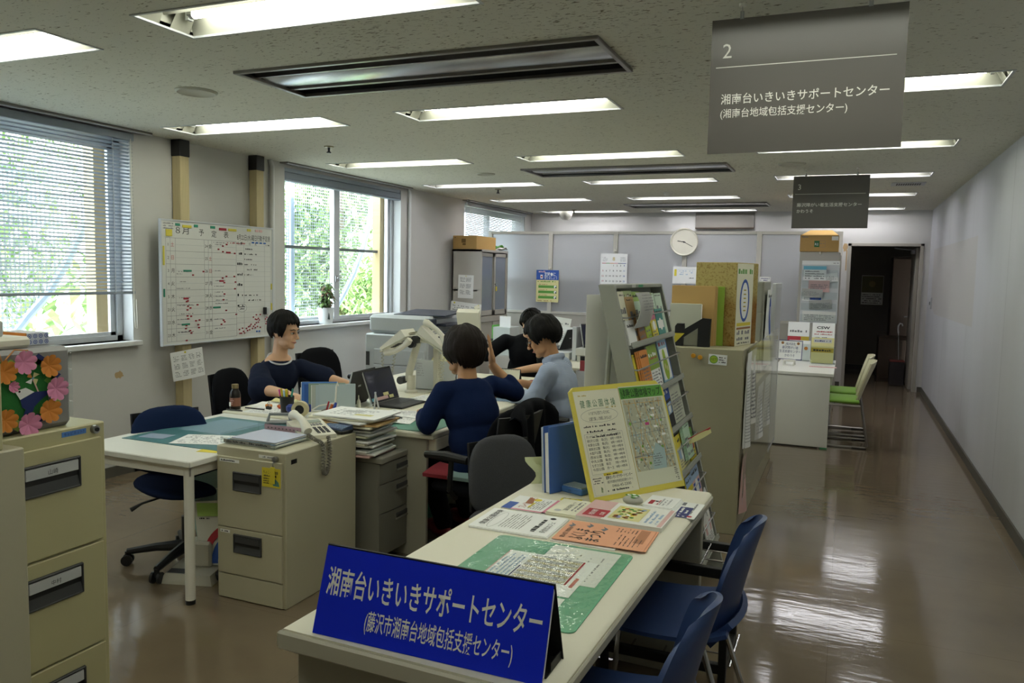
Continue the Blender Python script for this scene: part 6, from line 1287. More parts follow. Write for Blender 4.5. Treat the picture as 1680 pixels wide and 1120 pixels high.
# ================================================================ copier
def copier():
    m = mat('copier_white', 'c3c8ce', .4); bl = mat('copier_dark', '2b3242', .35); x0, x1, y0, y1 = -4.17, -3.50, 6.36, 6.98
    t = thing('copier', 'large pale office copier against the window wall beyond the plant window', 'copier', (-3.85, 6.7, 0))
    b = MB(); b.bx(x0, x1, y0, y1, .03, .90, m, .012); b.build('body', t)
    for a, c, z0, z1 in ((x0 + .10, x1 - .03, .62, .76), (x0 + .10, x1 - .03, .42, .61), (x0 + .24, x1 - .03, .08, .40)): b = MB(); b.bx(a, c, y0 - .008, y0, z0, z1, m, .003); b.build('panel_door', t)
    for a in (.13, .24): b = MB(); b.bx(x0 + .15 + a, x0 + .22 + a, y0 - .010, y0 - .008, .43, .50, GREYP); b.build('vent', t)
    b = MB(); b.bx(x0 + .01, x0 + .05, y0 - .002, y0, .60, .73, DGREY); b.build('rating_label', t)
    b = MB(); b.bx(x0 + .02, x1 + .02, y0 + .02, y1, .905, 1.08, m, .03); b.build('scanner_lid', t)
    b = MB(); b.add([(x0 + .25, y0 + .1, 1.085), (x1 + .12, y0 + .1, 1.09), (x1 + .12, y1 - .1, 1.12), (x0 + .25, y1 - .1, 1.12), (x0 + .25, y0 + .1, 1.075), (x1 + .12, y0 + .1, 1.08), (x1 + .12, y1 - .1, 1.10), (x0 + .25, y1 - .1, 1.10)], [(0, 1, 2, 3), (7, 6, 5, 4), (0, 4, 5, 1), (1, 5, 6, 2), (2, 6, 7, 3), (3, 7, 4, 0)], bl); b.build('feeder_tray', t, 0)
    for z, l in ((1.0, .12), (.93, .30), (.86, .42)): b = MB(); b.bx(x1, x1 + l, y0 + .12, y1 - .1, z - .012, z + .012, bl, .006); b.build('output_tray', t)
    b = MB(); b.bx(x1 - .05, x1 + .04, y0 + .01, y0 + .10, .93, 1.06, bl, .01); b.build('control_panel', t)
    for x in (x0 + .06, x1 - .06):
        for y in (y0 + .06, y1 - .06): b = MB(); b.cyl((x, y, 0), (x, y, .032), .025, BLACK); b.build('caster', t)
copier()
# ================================================================ office desks in the middle
def odesk(name, label, x0, x1, y0, y1, face, h=.66, top=DESKTOP):
    t = thing('office_desk', label, 'desk', ((x0 + x1) / 2, (y0 + y1) / 2, 0), 0, 'office desks')
    b = MB(); b.bx(x0, x1, y0, y1, h - .03, h, top, .006); b.build('desktop', t)
    b = MB(); f = x1 if face > 0 else x0; b.bx(min(f, f - face * .5), max(f, f - face * .5) - .0, y0 + .04, y0 + .75, h - .095, h - .031, DESKTOP, .003); dr = b.build('centre_drawer', t)
    for y in (y0 + .015, y1 - .035): b = MB(); b.bx(x0 + .04, x1 - .04, y, y + .02, .0, h - .03, DESKST, .002); b.build('side_panel', t)
    bk = x0 if face > 0 else x1; b = MB(); b.bx(bk - .012, bk + .012, y0 + .03, y1 - .03, .1, h - .03, DESKST) if 0 else b.bx(bk + (.01 if face > 0 else -.03), bk + (.03 if face > 0 else -.01), y0 + .03, y1 - .03, .1, h - .03, DESKST); b.build('back_panel', t)
    b = MB(); px0, px1 = (x1 - .55, x1 - .02) if face > 0 else (x0 + .02, x0 + .55); b.bx(px0, px1, y1 - .43, y1 - .04, .06, h - .031, DESKST, .003); dd_ = b.build('drawer_pedestal', t)
    fx = px1 if face > 0 else px0
    for z0, z1 in ((.08, .33), (.335, .49), (.495, .62)): b = MB(); b.bx(fx - .002, fx + .012, y1 - .42, y1 - .05, z0, z1, DESKST, .003) if face > 0 else b.bx(fx - .012, fx + .002, y1 - .42, y1 - .05, z0, z1, DESKST, .003); b.build('drawer', dd_)
odesk('d', 'grey-beige desk of the person in the navy top', -2.625, -1.928, 3.565, 4.755, 1)
odesk('d', 'grey-beige desk of the person in the pale blue shirt', -2.625, -1.928, 4.765, 5.95, 1)
odesk('d', 'grey-beige desk of the woman sitting by the windows', -3.33, -2.635, 3.58, 4.755, -1)
odesk('d', 'grey-beige desk on the far window side of the island', -3.33, -2.635, 4.765, 5.95, -1)
def table():
    t = thing('table', 'white laminate side table with round legs at the end of the desk island', 'table', (-2.93, 3.05, 0)); x0, x1, y0, y1, h = -3.285, -2.575, 2.575, 3.555, .655
    b = MB(); b.bx(x0, x1, y0, y1, h - .028, h, TABLEW, .004); b.build('tabletop', t)
    b = MB(); e = .03
    for q in ((x0 + e, x1 - e, y0 + e, y0 + e + .02), (x0 + e, x1 - e, y1 - e - .02, y1 - e), (x0 + e, x0 + e + .02, y0 + e, y1 - e), (x1 - e - .02, x1 - e, y0 + e, y1 - e)): b.bx(*q, h - .075, h - .028, WHITE, .002)
    b.build('apron', t)
    for x in (x0 + .05, x1 - .05):
        for y in (y0 + .045, y1 - .045):
            b = MB(); b.cyl((x, y, .02), (x, y, h - .028), .022, WHITE, n=20); l = b.build('leg', t); b = MB(); b.cyl((x, y, 0), (x, y, .022), .021, BLACK, n=16); b.build('foot_cap', l)
table()
TZ = .6555
def dmt(b, w, h): b.rect(w * .03, h * .12, w * .2, h * .30, mat('mat_note', '8fa0b8', .5)); b.rect(w * .45, h * .5, w * .97, h * .95, mat('mat_sheet', '6f94a6', .5))
flat('desk_mat', 'teal green desk mat on the white side table', 'desk mat', (-3.22, 2.79), 0, .60, .66, mat('mat_teal', '4d7f86', .35), None, .002, TZ)
flat('note_slip', 'pale note under the near left corner of the teal mat', 'paper', (-3.17, 2.84), .15, .14, .10, mat('mat_note', '8fa0b8', .5), None, .0006, TZ + .0022)
flat('document_sheet', 'blue-tinted sheet under the far part of the teal mat', 'paper', (-3.16, 3.08), -.05, .30, .33, mat('mat_sheet', '7a9aac', .5), None, .0006, TZ + .0022)
flat('document_sheet', 'white printed sheet lying on the teal mat', 'paper', (-2.93, 2.80), .35, .30, .21, PAPERW, lambda b, w, h: b.para(.02, w - .02, .02, h - .02, 8, INKL, dens=.5), .0008, TZ + .003)
flat('document_sheet', 'yellow sheet at the right end of the white side table', 'paper', (-2.70, 2.74), .2, .10, .12, YEL, None, .0008, TZ)
def pedestal():
    x0, x1, y0, y1, h = -2.62, -2.093, 3.335, 3.735 - .01, .565; m = mat('pedestal_grey', '77756c', .5)
    t = thing('drawer_pedestal', 'dark grey three-drawer pedestal with curved fronts at the end of the desk island', 'drawer pedestal', (-2.35, 3.53, 0))
    b = MB(); b.bx(x0, x1 - .012, y0, y1, .05, h - .028, m, .003); b.build('body', t); b = MB(); b.bx(x0, x1 + .012, y0 - .004, y1 + .004, h - .028, h, mat('pedestal_top', '8a887e', .5), .003); b.build('top', t)
    for z0, z1 in ((.065, .275), (.28, .425), (.43, .532)):
        b = MB(); b.grid(lambda u, v: (x1 - .012 + .022 * math.sin(PI * u) * .8 + .004, y0 + .003 + (y1 - y0 - .006) * u, z0 + (z1 - z0) * v), 14, 2, m, thick=.012); d_ = b.build('drawer', t, 60)
        b = MB(); b.bx(x1 - .004, x1 + .012, y0 + .14, y0 + .27, z1 - .048, z1 - .022, DGREY, .004); b.bx(x1 + .002, x1 + .016, y0 + .135, y0 + .275, z1 - .060, z1 - .048, m, .004); b.build('pull', d_)
    for x in (x0 + .05, x1 - .06):
        for y in (y0 + .04, y1 - .04): b = MB(); b.cyl((x, y - .01, .025), (x, y + .01, .025), .025, IVORY, n=14); b.build('caster', t)
    k = MB(); k.cyl((x1 + .012, y1 - .025, .535), (x1 + .024, y1 - .025, .53), .004, STEEL, n=8); k.bx(x1 + .016, x1 + .021, y1 - .038, y1 - .014, .43, .515, GREEN, .004); single(k, 'key', 'key with a green tag hanging on the dark grey pedestal', 'key')
    for k, (x, y, c, lb) in enumerate(((-2.20, 3.42, CYAN, 'pale blue'), (-2.17, 3.60, PALEY, 'cream'), (-2.24, 3.66, MATS['label_green'], 'green'))):
        b = MB(rotz((x, y, h + .0005), .4 * k)); b.bx(-.03, .03, -.02, .02, 0, .003, c, .001); single(b, 'sticky_label', lb + ' paper slip on top of the dark grey pedestal', 'slip')
pedestal()
# stacked paper trays on the pedestal
def trays():
    z = .5655; nm = ('lowest', 'second', 'third', 'top')
    t = thing('tray_tower', 'clear stacked letter trays heaped with papers on the dark grey pedestal', 'letter trays', (-2.30, 3.43, z)); W0, W1, Y0, Y1 = -2.46, -2.13, 3.30, 3.54
    for k in range(3):
        b = MB(); zz = z + k * .05; b.bx(W0, W1, Y0, Y1, zz, zz + .003, CLEAR); b.bx(W0, W0 + .003, Y0, Y1, zz, zz + .045, CLEAR); b.bx(W1 - .003, W1, Y0, Y1, zz, zz + .045, CLEAR); b.bx(W0, W1, Y1 - .003, Y1, zz, zz + .045, CLEAR); b.build('tray', t, 0)
    for k in range(3):
        for q in range(3):
            zz = z + k * .05 + .004 + q * .012; c = ((PALEP, PAPER, PAPER), (PAPER, CREAM, PAPERW), (CREAM, LGY, PAPER))[k][q]
            b = MB(rotz(((W0 + W1) / 2 + .015 * math.sin(k * 3 + q * 2), (Y0 + Y1) / 2 - .012, zz), .09 * math.sin(k * 2 + q * 1.7))); b.bx(-.165, .165, -.12, .12, 0, .009, c, .001); single(b, 'paper_stack', '%s paper bundle in the %s letter tray' % (('bottom', 'middle', 'upper')[q], nm[k]), 'papers', 'papers in the letter trays')
    for q in range(5):
        zz = z + .152 + q * .011; b = MB(rotz(((W0 + W1) / 2 + .02 * math.sin(q * 2), (Y0 + Y1) / 2 - .02, zz), .16 * math.sin(q * 2.3))); b.bx(-.18, .18, -.13, .13, 0, .0085, (CREAM, MATS['kraft_1'], PAPER, CREAM, PAPERW)[q], .001)
        if q == 4: b.para(-.12, .1, -.08, .08, 5, INKL, .009); b.rect(-.08, 0, .02, .05, LGY, .0092); b.rect(.02, -.07, .12, -.03, PALEY, .0092)
        single(b, 'paper_stack', ('lowest', 'second', 'third', 'fourth', 'top')[q] + ' bundle of the loose papers heaped over the letter trays', 'papers', 'papers heaped over the letter trays')
trays()
# on the low filing cabinet: tray of sheets, telephone, label printer
CZ = .699
def letter_tray():
    T = rotz((-2.44, 2.905, CZ), -.02); t = thing('letter_tray', 'clear shallow tray of plastic sleeved documents on the low filing cabinet', 'letter tray', (-2.44, 2.9, CZ)); w, d_ = .155, .125
    b = MB(T); b.bx(-w, w, -d_, d_, 0, .003, CLEAR); b.bx(-w, w, -d_, -d_ + .003, 0, .028, CLEAR); b.bx(-w, w, d_ - .003, d_, 0, .055, CLEAR); b.bx(-w, -w + .003, -d_, d_, 0, .045, CLEAR); b.bx(w - .003, w, -d_, d_, 0, .02, CLEAR); b.build('tray', t, 0)
    b = MB(T @ frame((-w, -d_ - .001, 0), (1, 0, 0), (0, 0, 1))); b.rect(.02, .006, .29, .022, mat('strip_grey', '8a8b88', .6), 0); b.scrib(.03, .28, .009, .010, INK, .0006); b.build('label_strip', t, 0)
    b = MB(T @ frame((-w, d_ + .001, 0), (1, 0, 0), (0, 0, 1))); b.rect(.03, .010, .25, .048, mat('strip_pink', 'c9a0ac', .5), -.006); [b.rect(.05 + k * .022, .030, .056 + k * .022, .036, DGREY, -.0055) for k in range(9)]; b.build('index_strip', t, 0)
    for k in range(5): b = MB(rotz((-2.44 + .004 * math.sin(k * 2.2), 2.90, CZ + .0035 + k * .0055), .03 * math.sin(k * 3) - .02)); b.bx(-.145 + .01 * k, .15, -.105, .105, 0, .0045, (PAPER, PAPERW, LBLUE, PAPER, mat('sleeve_lilac', 'c9cfe6', .25))[k], .001); single(b, 'document', ('bottom', 'second', 'third', 'fourth', 'topmost')[k] + ' sleeved document in the clear tray on the low filing cabinet', 'document', 'documents in the clear tray')
letter_tray()
def telephone(loc, rz, label, cord=True, tilt=0):
    t = thing('telephone', label, 'telephone', loc, rz, 'desk telephones'); P = IVORY; R_ = Matrix.Rotation(tilt, 4, 'X')
    b = MB(R_); v = [(-.085, -.105, 0), (.085, -.105, 0), (.085, .105, 0), (-.085, .105, 0), (-.085, -.105, .018), (.085, -.105, .018), (.085, .105, .058), (-.085, .105, .058)]
    b.add(v, [(3, 2, 1, 0), (4, 5, 6, 7), (0, 1, 5, 4), (1, 2, 6, 5), (2, 3, 7, 6), (3, 0, 4, 7)], P); b.build('base', t, 0, local=True)
    S = R_ @ frame((-.02, -.10, .0195), (1, 0, 0), (0, .21, .04)); b = MB(S)
    for i in range(4):
        for j in range(3): b.bx(.022 + j * .024, .038 + j * .024, .02 + i * .02, .033 + i * .02, 0, .004, DGREY, .001)
    b.build('keypad', t, 0, local=True); b = MB(S); b.bx(.018, .09, .155, .19, 0, .003, mat('phone_lcd', '8f9a8c', .3), .001); [b.bx(.02 + k * .017, .032 + k * .017, .118 + r * .015, .128 + r * .015, 0, .003, GREYP) for k in range(4) for r in range(2)]; b.build('display', t, 0, local=True)
    H = R_ @ frame((-.055, -.105, .03), (1, 0, 0), (0, .21, .04)); b = MB(H); pts = [(0, .0, .012), (0, .03, .022), (0, .07, .036), (0, .11, .038), (0, .16, .032), (0, .20, .022), (0, .22, .012)]; b.tube(pts, [.020, .024, .017, .016, .017, .025, .021], P, 12); b.build('handset', t, 50, local=True)
    return t
PHONE = telephone((-2.345, 3.115, CZ), 1.0, 'white desk telephone with a curly cord on the low filing cabinet')
def coil(pts, r, n, m, rad=.0028):
    P = [Vector(p) for p in pts]; out = []; seg = len(P) - 1; N = n * 8
    for i in range(N + 1):
        u = i / N * seg; k = min(int(u), seg - 1); f = u - k; a0, a1, a2, a3 = P[max(k - 1, 0)], P[k], P[k + 1], P[min(k + 2, seg)]
        p = .5 * ((2 * a1) + (a2 - a0) * f + (2 * a0 - 5 * a1 + 4 * a2 - a3) * f * f + (3 * a1 - a0 - 3 * a2 + a3) * f ** 3); d = (a2 - a1).normalized(); o = d.orthogonal().normalized(); w = d.cross(o); a = i / 8 * 2 * PI
        out.append(p + (o * math.cos(a) + w * math.sin(a)) * r)
    b = MB(); b.tube(out, rad, m, 5); return b
tag_none = (coil([(-2.30, 3.02, .725), (-2.235, 2.99, .715), (-2.185, 2.99, .69), (-2.18, 2.985, .60), (-2.18, 2.995, .555), (-2.18, 3.02, .575), (-2.182, 3.04, .66), (-2.20, 3.05, .72)], .008, 46, mat('cord_grey', '7f7c72', .6)).build('curly_cord', PHONE))
def labeller():
    T = rotz((-2.265, 3.235, CZ), -.25); t = thing('label_printer', 'blue keyed label printer in a black case on the low filing cabinet', 'label printer', (-2.26, 3.23, CZ)); b = MB(T); b.bx(-.10, .06, -.04, .04, 0, .022, BLACK, .008); b.build('case', t); b = MB(T); b.add([(-.095, -.036, .024), (.055, -.036, .024), (.055, .036, .04), (-.095, .036, .04), (-.095, -.036, .018), (.055, -.036, .018), (.055, .036, .018), (-.095, .036, .018)], [(0, 1, 2, 3), (0, 4, 5, 1), (1, 5, 6, 2), (2, 6, 7, 3), (3, 7, 4, 0)], mat('labeller_blue', '3f4f6f', .45)); b.build('keyboard_panel', t, 0)
    b = MB(T @ frame((-.095, -.036, .0245), (1, 0, 0), (0, .072, .016)))
    for i in range(9):
        for j in range(3): b.bx(.008 + i * .0155, .020 + i * .0155, .008 + j * .014, .018 + j * .014, 0, .002, mat('key_blue', '6f86a8', .5))
    b.build('keys', t, 0)
labeller()
# ================================================================ things on the window-side desk
DZ = .661
def bottle():
    c = (-3.30, 3.66, DZ); t = thing('coffee_bottle', 'black aluminium coffee bottle on the desk in front of the seated woman', 'bottle', c); m = mat('bottle_black', '1a1614', .3, .4)
    b = MB(rotz(c, 0)); b.lathe([(0, 0), (.029, .001), (.031, .006), (.031, .085), (.028, .10), (.019, .118), (.0185, .124), (0, .124)], m, 28); b.lathe([(.0313, .02), (.0313, .07)], mat('bottle_print', '8a5a48', .5), 28); b.build('body', t)
    b = MB(rotz(c, 0)); b.lathe([(0, .124), (.020, .124), (.020, .146), (.018, .148), (0, .148)], mat('cap_brass', '8f7f5a', .35, .6), 24); b.build('cap', t)
    b = MB(frame((c[0] + .0, c[1] - .0318, c[2]), (1, 0, 0), (0, 0, 1))); b.rect(-.016, .02, -.004, .045, PAPERW); b.para(-.004, .018, .03, .07, 4, PALEP); b.build('print', t, 0)
bottle()
def pen_cup():
    c = Vector((-2.955, 3.70, DZ)); t = thing('pen_cup', 'black pen cup on the desk end', 'pen cup', c); b = MB(rotz(c, 0)); b.lathe([(0, .002), (.034, 0), (.042, .10), (.039, .10), (.032, .006), (0, .006)], BLACK, 24); b.build('cup', t)
    cols = ((-.028, .0, 'd8409a', 'pink highlighter', .010), (-.014, -.012, 'd8b83a', 'yellow marker', .008), (-.004, .01, '8a2a2a', 'dark red pencil', .005), (.006, -.012, 'e2d23a', 'yellow capped pen', .008), (.0, -.018, 'a9d0e0', 'pale blue pen', .006), (.016, .004, '202428', 'black pen', .005), (.026, -.006, '3f9a8a', 'green pen', .006), (-.008, .016, 'c8b090', 'wooden pencil', .004))
    for k, (dx, dy, col, nm, r) in enumerate(cols):
        a = Vector((c.x + dx * .5, c.y + dy * .5, DZ + .008)); e = Vector((c.x + dx * 1.9, c.y + dy * 1.6, DZ + .135 + .012 * math.sin(k * 2.3))); b = MB(); m = mat('pen_' + col, col, .45); b.tube([a, a.lerp(e, .72)], r * .75, m, 8); b.tube([a.lerp(e, .70), e], [r, r * .8], m, 8); single(b, 'pencil' if 'pencil' in nm else 'pen', nm + ' standing in the black pen cup', 'pen')
pen_cup()
def binder(x, y, a, w, h, d_, m, label, name='binder', spine=None):
    T = rotz((x, y, DZ), a); b = MB(T); b.bx(0, w, -.002, .002, 0, h, m, .001); b.bx(0, w, d_ - .002, d_ + .002, 0, h, m, .001); b.bx(-.003, .001, -.002, d_ + .002, 0, h, spine or m, .001); b.bx(.004, w - .01, .003, d_ - .003, .004, h - .012, PAPER)
    if d_ > .02: b.rect(.004, h * .3, d_ - .004, h * .8, PAPERW, .0034, T=frame((0, d_, 0), (0, -1, 0), (0, 0, 1)))
    return single(b, name, label, 'binder')
BB = mat('binder_blue', '4f82d0', .4); BB2 = mat('binder_blue_deep', '3a66b4', .4); BG = mat('binder_greygreen', '8fa294', .45); BS = mat('binder_silver', 'b8bfb8', .4); FR = mat('file_translucent', 'b4c4cc', .3)
for k, (m, h, d_, lb, sp) in enumerate(((BB, .165, .02, 'bright blue binder with a white spine label, leftmost in the desk rack', None), (BB2, .155, .026, 'deeper blue binder second from the left in the desk rack', None), (BG, .16, .016, 'grey-green folder third from the left in the desk rack', None), (BS, .15, .028, 'silver binder with a barcode label in the middle of the desk rack', None), (FR, .15, .02, 'translucent file with papers second from the right in the desk rack', None), (FR, .155, .02, 'pale front file with a leaflet inside, rightmost in the desk rack', None))):
    off = (0, .022, .050, .068, .098, .120)[k]; binder(-2.945 + off * .80, 3.88 + off * .35 - .06, .62, .21, h, d_ * .9, m, lb, spine=PAPERW if k in (0, 3) else None)
b = MB(); T = rotz((-2.915, 3.78, DZ), .62); b.T = T; b.bx(-.01, .22, -.01, .15, 0.0005, .003, WHITE); b.tube([(.19, -.012, .003), (.20, -.014, .15), (.205, -.012, .172), (.21, -.01, .15)], .005, WHITE, 8); b.tube([(.05, -.013, .003), (.10, -.014, .035), (.19, -.013, .05)], .004, WHITE, 8); b.tube([(-.008, .148, .003), (-.008, .148, .12)], .004, WHITE, 8); single(b, 'book_stand', 'white wire stand holding the binders on the desk end', 'book stand')
def tape():
    c = (-2.80, 3.62, DZ); t = thing('tape_dispenser', 'roll of wide tape in a blue dispenser on the desk end', 'tape dispenser', c); F = frame((c[0], c[1], DZ + .048), (.9, .35, 0), (0, 0, 1)); b = MB(F); b.lathe([(.026, -.018), (.046, -.018), (.046, .018), (.026, .018), (.026, -.018)], mat('tape_cream', 'c9bf98', .5), 32); b.lathe([(.0255, -.017), (.0255, .017)], BLACK, 32); b.build('tape_roll', t)
    b = MB(F); b.bx(-.085, -.03, -.022, .022, -.046, .0, BB2 if 0 else mat('dispenser_blue', '20388a', .4), .012); b.bx(-.05, .05, -.022, .022, -.047, -.036, MATS['dispenser_blue'], .004); b.build('dispenser', t)
tape()
def pen_box():
    t = thing('pen_box', 'grey open pen box with markers beside the telephone', 'pen box', (-2.62, 3.66, DZ)); m = mat('box_grey', '9d9c90', .5); T = rotz((-2.625, 3.655, DZ), .25); b = MB(T)
    for q in ((-.04, .04, -.025, -.022), (-.04, .04, .022, .025), (-.04, -.037, -.025, .025), (.037, .04, -.025, .025)): b.bx(*q, 0, .055, m)
    b.bx(-.04, .04, -.025, .025, 0, .003, m); b.build('box', t, 0)
    for dx, col, nm, r, l in ((-.028, 'a82a3a', 'red marker', .006, .10), (-.008, 'd8703a', 'orange marker', .011, .085), (.012, '2f48a8', 'blue capped marker', .009, .095), (.024, 'd8d8dc', 'white pen', .005, .09)): b = MB(T); b.tube([(dx, 0, .005), (dx + .012, .004, l * .7), (dx + .02, .006, l)], [r * .8, r, r * .8], mat('pen_' + col, col, .45), 8); single(b, 'pen', nm + ' standing in the grey pen box', 'pen')
pen_box()
flat('document_sheet', 'white printed sheets on the near edge of the window-side desk', 'paper', (-3.20, 3.60), .12, .30, .20, PAPERW, lambda b, w, h: b.para(.02, w - .02, .02, h - .02, 8, INKL, dens=.5), .002, DZ)
flat('document_sheet', 'second loose sheet on the window-side desk behind the bottle', 'paper', (-3.28, 3.75), .3, .22, .20, PAPER, None, .0012, DZ + .0005)
b = MB(); b.grid(lambda u, v: (-3.26 + .17 * u, 3.93 + .10 * v, DZ + .016 + .012 * math.sin(u * 7 + v * 4) * math.sin(PI * v)), 12, 9, PALEY, thick=.006); single(b, 'cloth', 'crumpled pale yellow cloth on the desk by the seated woman', 'cloth')
b = MB(); b.ell((-3.03, 3.98, DZ + .018), (.032, .05, .018), mat('mouse_silver', 'a9aeb4', .25, .5), 18); single(b, 'computer_mouse', 'shiny silver computer mouse under the hand of the seated woman', 'mouse')
for k, (x, y, c, s, lb) in enumerate(((-3.17, 3.80, ORG, .020, 'orange clip'), (-3.10, 3.82, mat('pen_d8703a', 'd8703a', .45), .018, 'red-orange clip'), (-3.03, 3.86, mat('dispenser_blue', '20388a', .4), .022, 'blue clip'), (-3.12, 3.74, BLACK, .018, 'black clip'))):
    b = MB(rotz((x, y, DZ + .001), k)); b.bx(-s, s, -s * .6, s * .6, 0, .018, c, .004); b.tube([(-s * .6, 0, .018), (0, 0, .034), (s * .6, 0, .018)], .002, STEEL, 6); single(b, 'binder_clip', lb + ' among the small things in front of the seated woman', 'clip')
for k, (x0, y0, x1, y1, c, lb) in enumerate(((-3.26, 3.70, -3.12, 3.70, INK, 'black pen near the coffee bottle'), (-3.08, 3.78, -2.98, 3.80, RED, 'red pen in front of the black cup'), (-3.34 + .03, 3.60, -3.20, 3.605, DGREY, 'dark ruler at the left edge of the window-side desk'))): b = MB(); b.cyl((x0, y0, DZ + .006), (x1, y1, DZ + .006), .004, c, n=8); single(b, 'pen', lb + ' lying on the desk', 'pen')
b = MB(rotz((-2.80, 3.44, TZ + .004), .5)); b.bx(-.07, .07, -.03, .03, 0, .012, GREYP, .004); b.tube([(-.06, 0, .012), (-.05, 0, .05), (.05, 0, .05), (.06, 0, .012)], .009, GREYP, 8); single(b, 'hole_punch', 'grey two-hole punch at the right end of the white side table', 'hole punch')
b = MB(); b.cyl((-2.72, 3.33, TZ + .008), (-2.60, 3.36, TZ + .008), .007, DGREY, n=8); b.ell((-2.60, 3.36, TZ + .012), (.012, .012, .012), mat('yellowgreen_tip', 'b8c83a', .5), 10); single(b, 'pen', 'dark pen with a yellow-green end on the white side table', 'pen')
def laptop(loc, rz, label, screen=mat('screen_dark', '23263a', .15), angle=20, w=.32, d_=.21, rim=LGREY):
    t = thing('laptop', label, 'laptop', loc, rz)      # local: user sits at -y side looking +y
    b = MB(); b.bx(-w / 2, w / 2, -d_, 0, 0, .014, BLACK, .004); b.build('base', t, local=True); b = MB()
    for i in range(12):
        for j in range(5): b.bx(-w / 2 + .015 + i * (w - .03) / 12, -w / 2 + .012 + (i + 1) * (w - .03) / 12, -d_ * .9 + .06 + j * .024, -d_ * .9 + .08 + j * .024, .014, .0155, DGREY)
    b.build('keyboard', t, 0, local=True)
    a = math.radians(angle); F = frame((-w / 2, .0, .014), (1, 0, 0), (0, math.sin(a), math.cos(a))); h = .215
    b = MB(F); b.bx(0, w, 0, h, -.006, 0, BLACK, .002); b.bx(-.003, 0.0, 0, h, -.007, .001, rim); b.bx(w, w + .003, 0, h, -.007, .001, rim); b.build('lid', t, local=True)
    b = MB(F); b.bx(.012, w - .012, .014, h - .012, 0, .0008, screen); b.build('screen', t, 0, local=True)
    b = MB(F @ frame((0, 0, -.0065), (-1, 0, 0), (0, 1, 0))); b.rect(-w * .62, h * .5, -w * .5, h * .56, LGREY, .001); b.build('lid_badge', t, 0, local=True); return t
lp = laptop((-2.655, 4.29, DZ), PI / 2, 'open black laptop facing the person in the navy top')
for k, (dx, c, wd, lb) in enumerate(((-.11, CYAN, .035, 'pale blue'), (-.05, PALEP, .07, 'wide pale pink'), (.02, PALEP, .055, 'second pale pink'), (.03, PALEY, .06, 'upper yellow'), (.09, PALEY, .05, 'lower yellow'))):
    a = math.radians(20); T = rotz((-2.655, 4.29, DZ), PI / 2) @ frame((dx - .04, 0.0, .014), (1, 0, 0), (0, math.sin(a), math.cos(a))); b = MB(T); z0 = .012 + (.022 if k == 3 else 0); b.bx(0, wd, z0, z0 + .02, .0012, .002, c); single(b, 'sticky_note', lb + ' sticky note along the bottom of the black laptop screen', 'sticky note')
laptop((-2.78, 4.14, DZ), -PI / 2 + .1, 'black laptop of the seated woman, its glossy lid turned to the camera', angle=14, w=.30)
b = MB(); 
for s in (0, 1): b.tube([(-2.58 + .004, 4.03 + s * .05, DZ), (-2.585, 4.055, DZ + .10)], [.006, .004], LGREY, 8)
b.cyl((-2.585, 4.055, DZ + .095), (-2.585, 4.055, DZ + .105), .006, LGREY, n=8); single(b, 'stand', 'small silver A-shaped stand in front of the black laptop', 'stand')
b = MB(rotz((-2.70, 4.05, DZ), 0)); b.lathe([(0, 0), (.014, 0), (.012, .04), (.004, .055), (.003, .075), (0, .078)], mat('glue_white', 'c9c9b8', .4), 14); single(b, 'glue_bottle', 'small pointed glue bottle between the two laptops', 'bottle')
def dtx(b, w, h): b.para(.02, w - .02, .02, h - .02, 9, INKL, dens=.45)
flat('desk_mat', 'green desk mat at the near corner of the desk of the person in navy', 'desk mat', (-2.40, 3.60), 0, .44, .40, mat('mat_green2', '3f8a70', .4), None, .002, DZ)
for k, (x, y, a, lb) in enumerate(((-2.44, 3.66, .25, 'nearest of the white papers under the arm of the person in navy'), (-2.46, 3.86, .05, 'middle white papers beside the hand of the person in navy'), (-2.60, 4.30 + .12, -.1, 'white papers beyond the laptop keyboard'), (-2.38, 4.38, -.25, 'white papers at the far side of the desk of the person in navy'))):
    T = frame((x, y, DZ + .0045 + .002 * k), (math.cos(a), math.sin(a), 0), (-math.sin(a), math.cos(a), 0)); sheet('document_sheet', lb, 'paper', T, .29, .21, PAPERW, dtx, .003, curl=.008)
b = MB(); b.tube([(-2.36, 3.84, DZ + .022), (-2.27, 3.80, DZ + .022), (-2.24, 3.785, DZ + .022)], [.003, .005, .004], BLACK, 8); single(b, 'pen', 'black pen lying on the white papers beside the person in navy', 'pen')
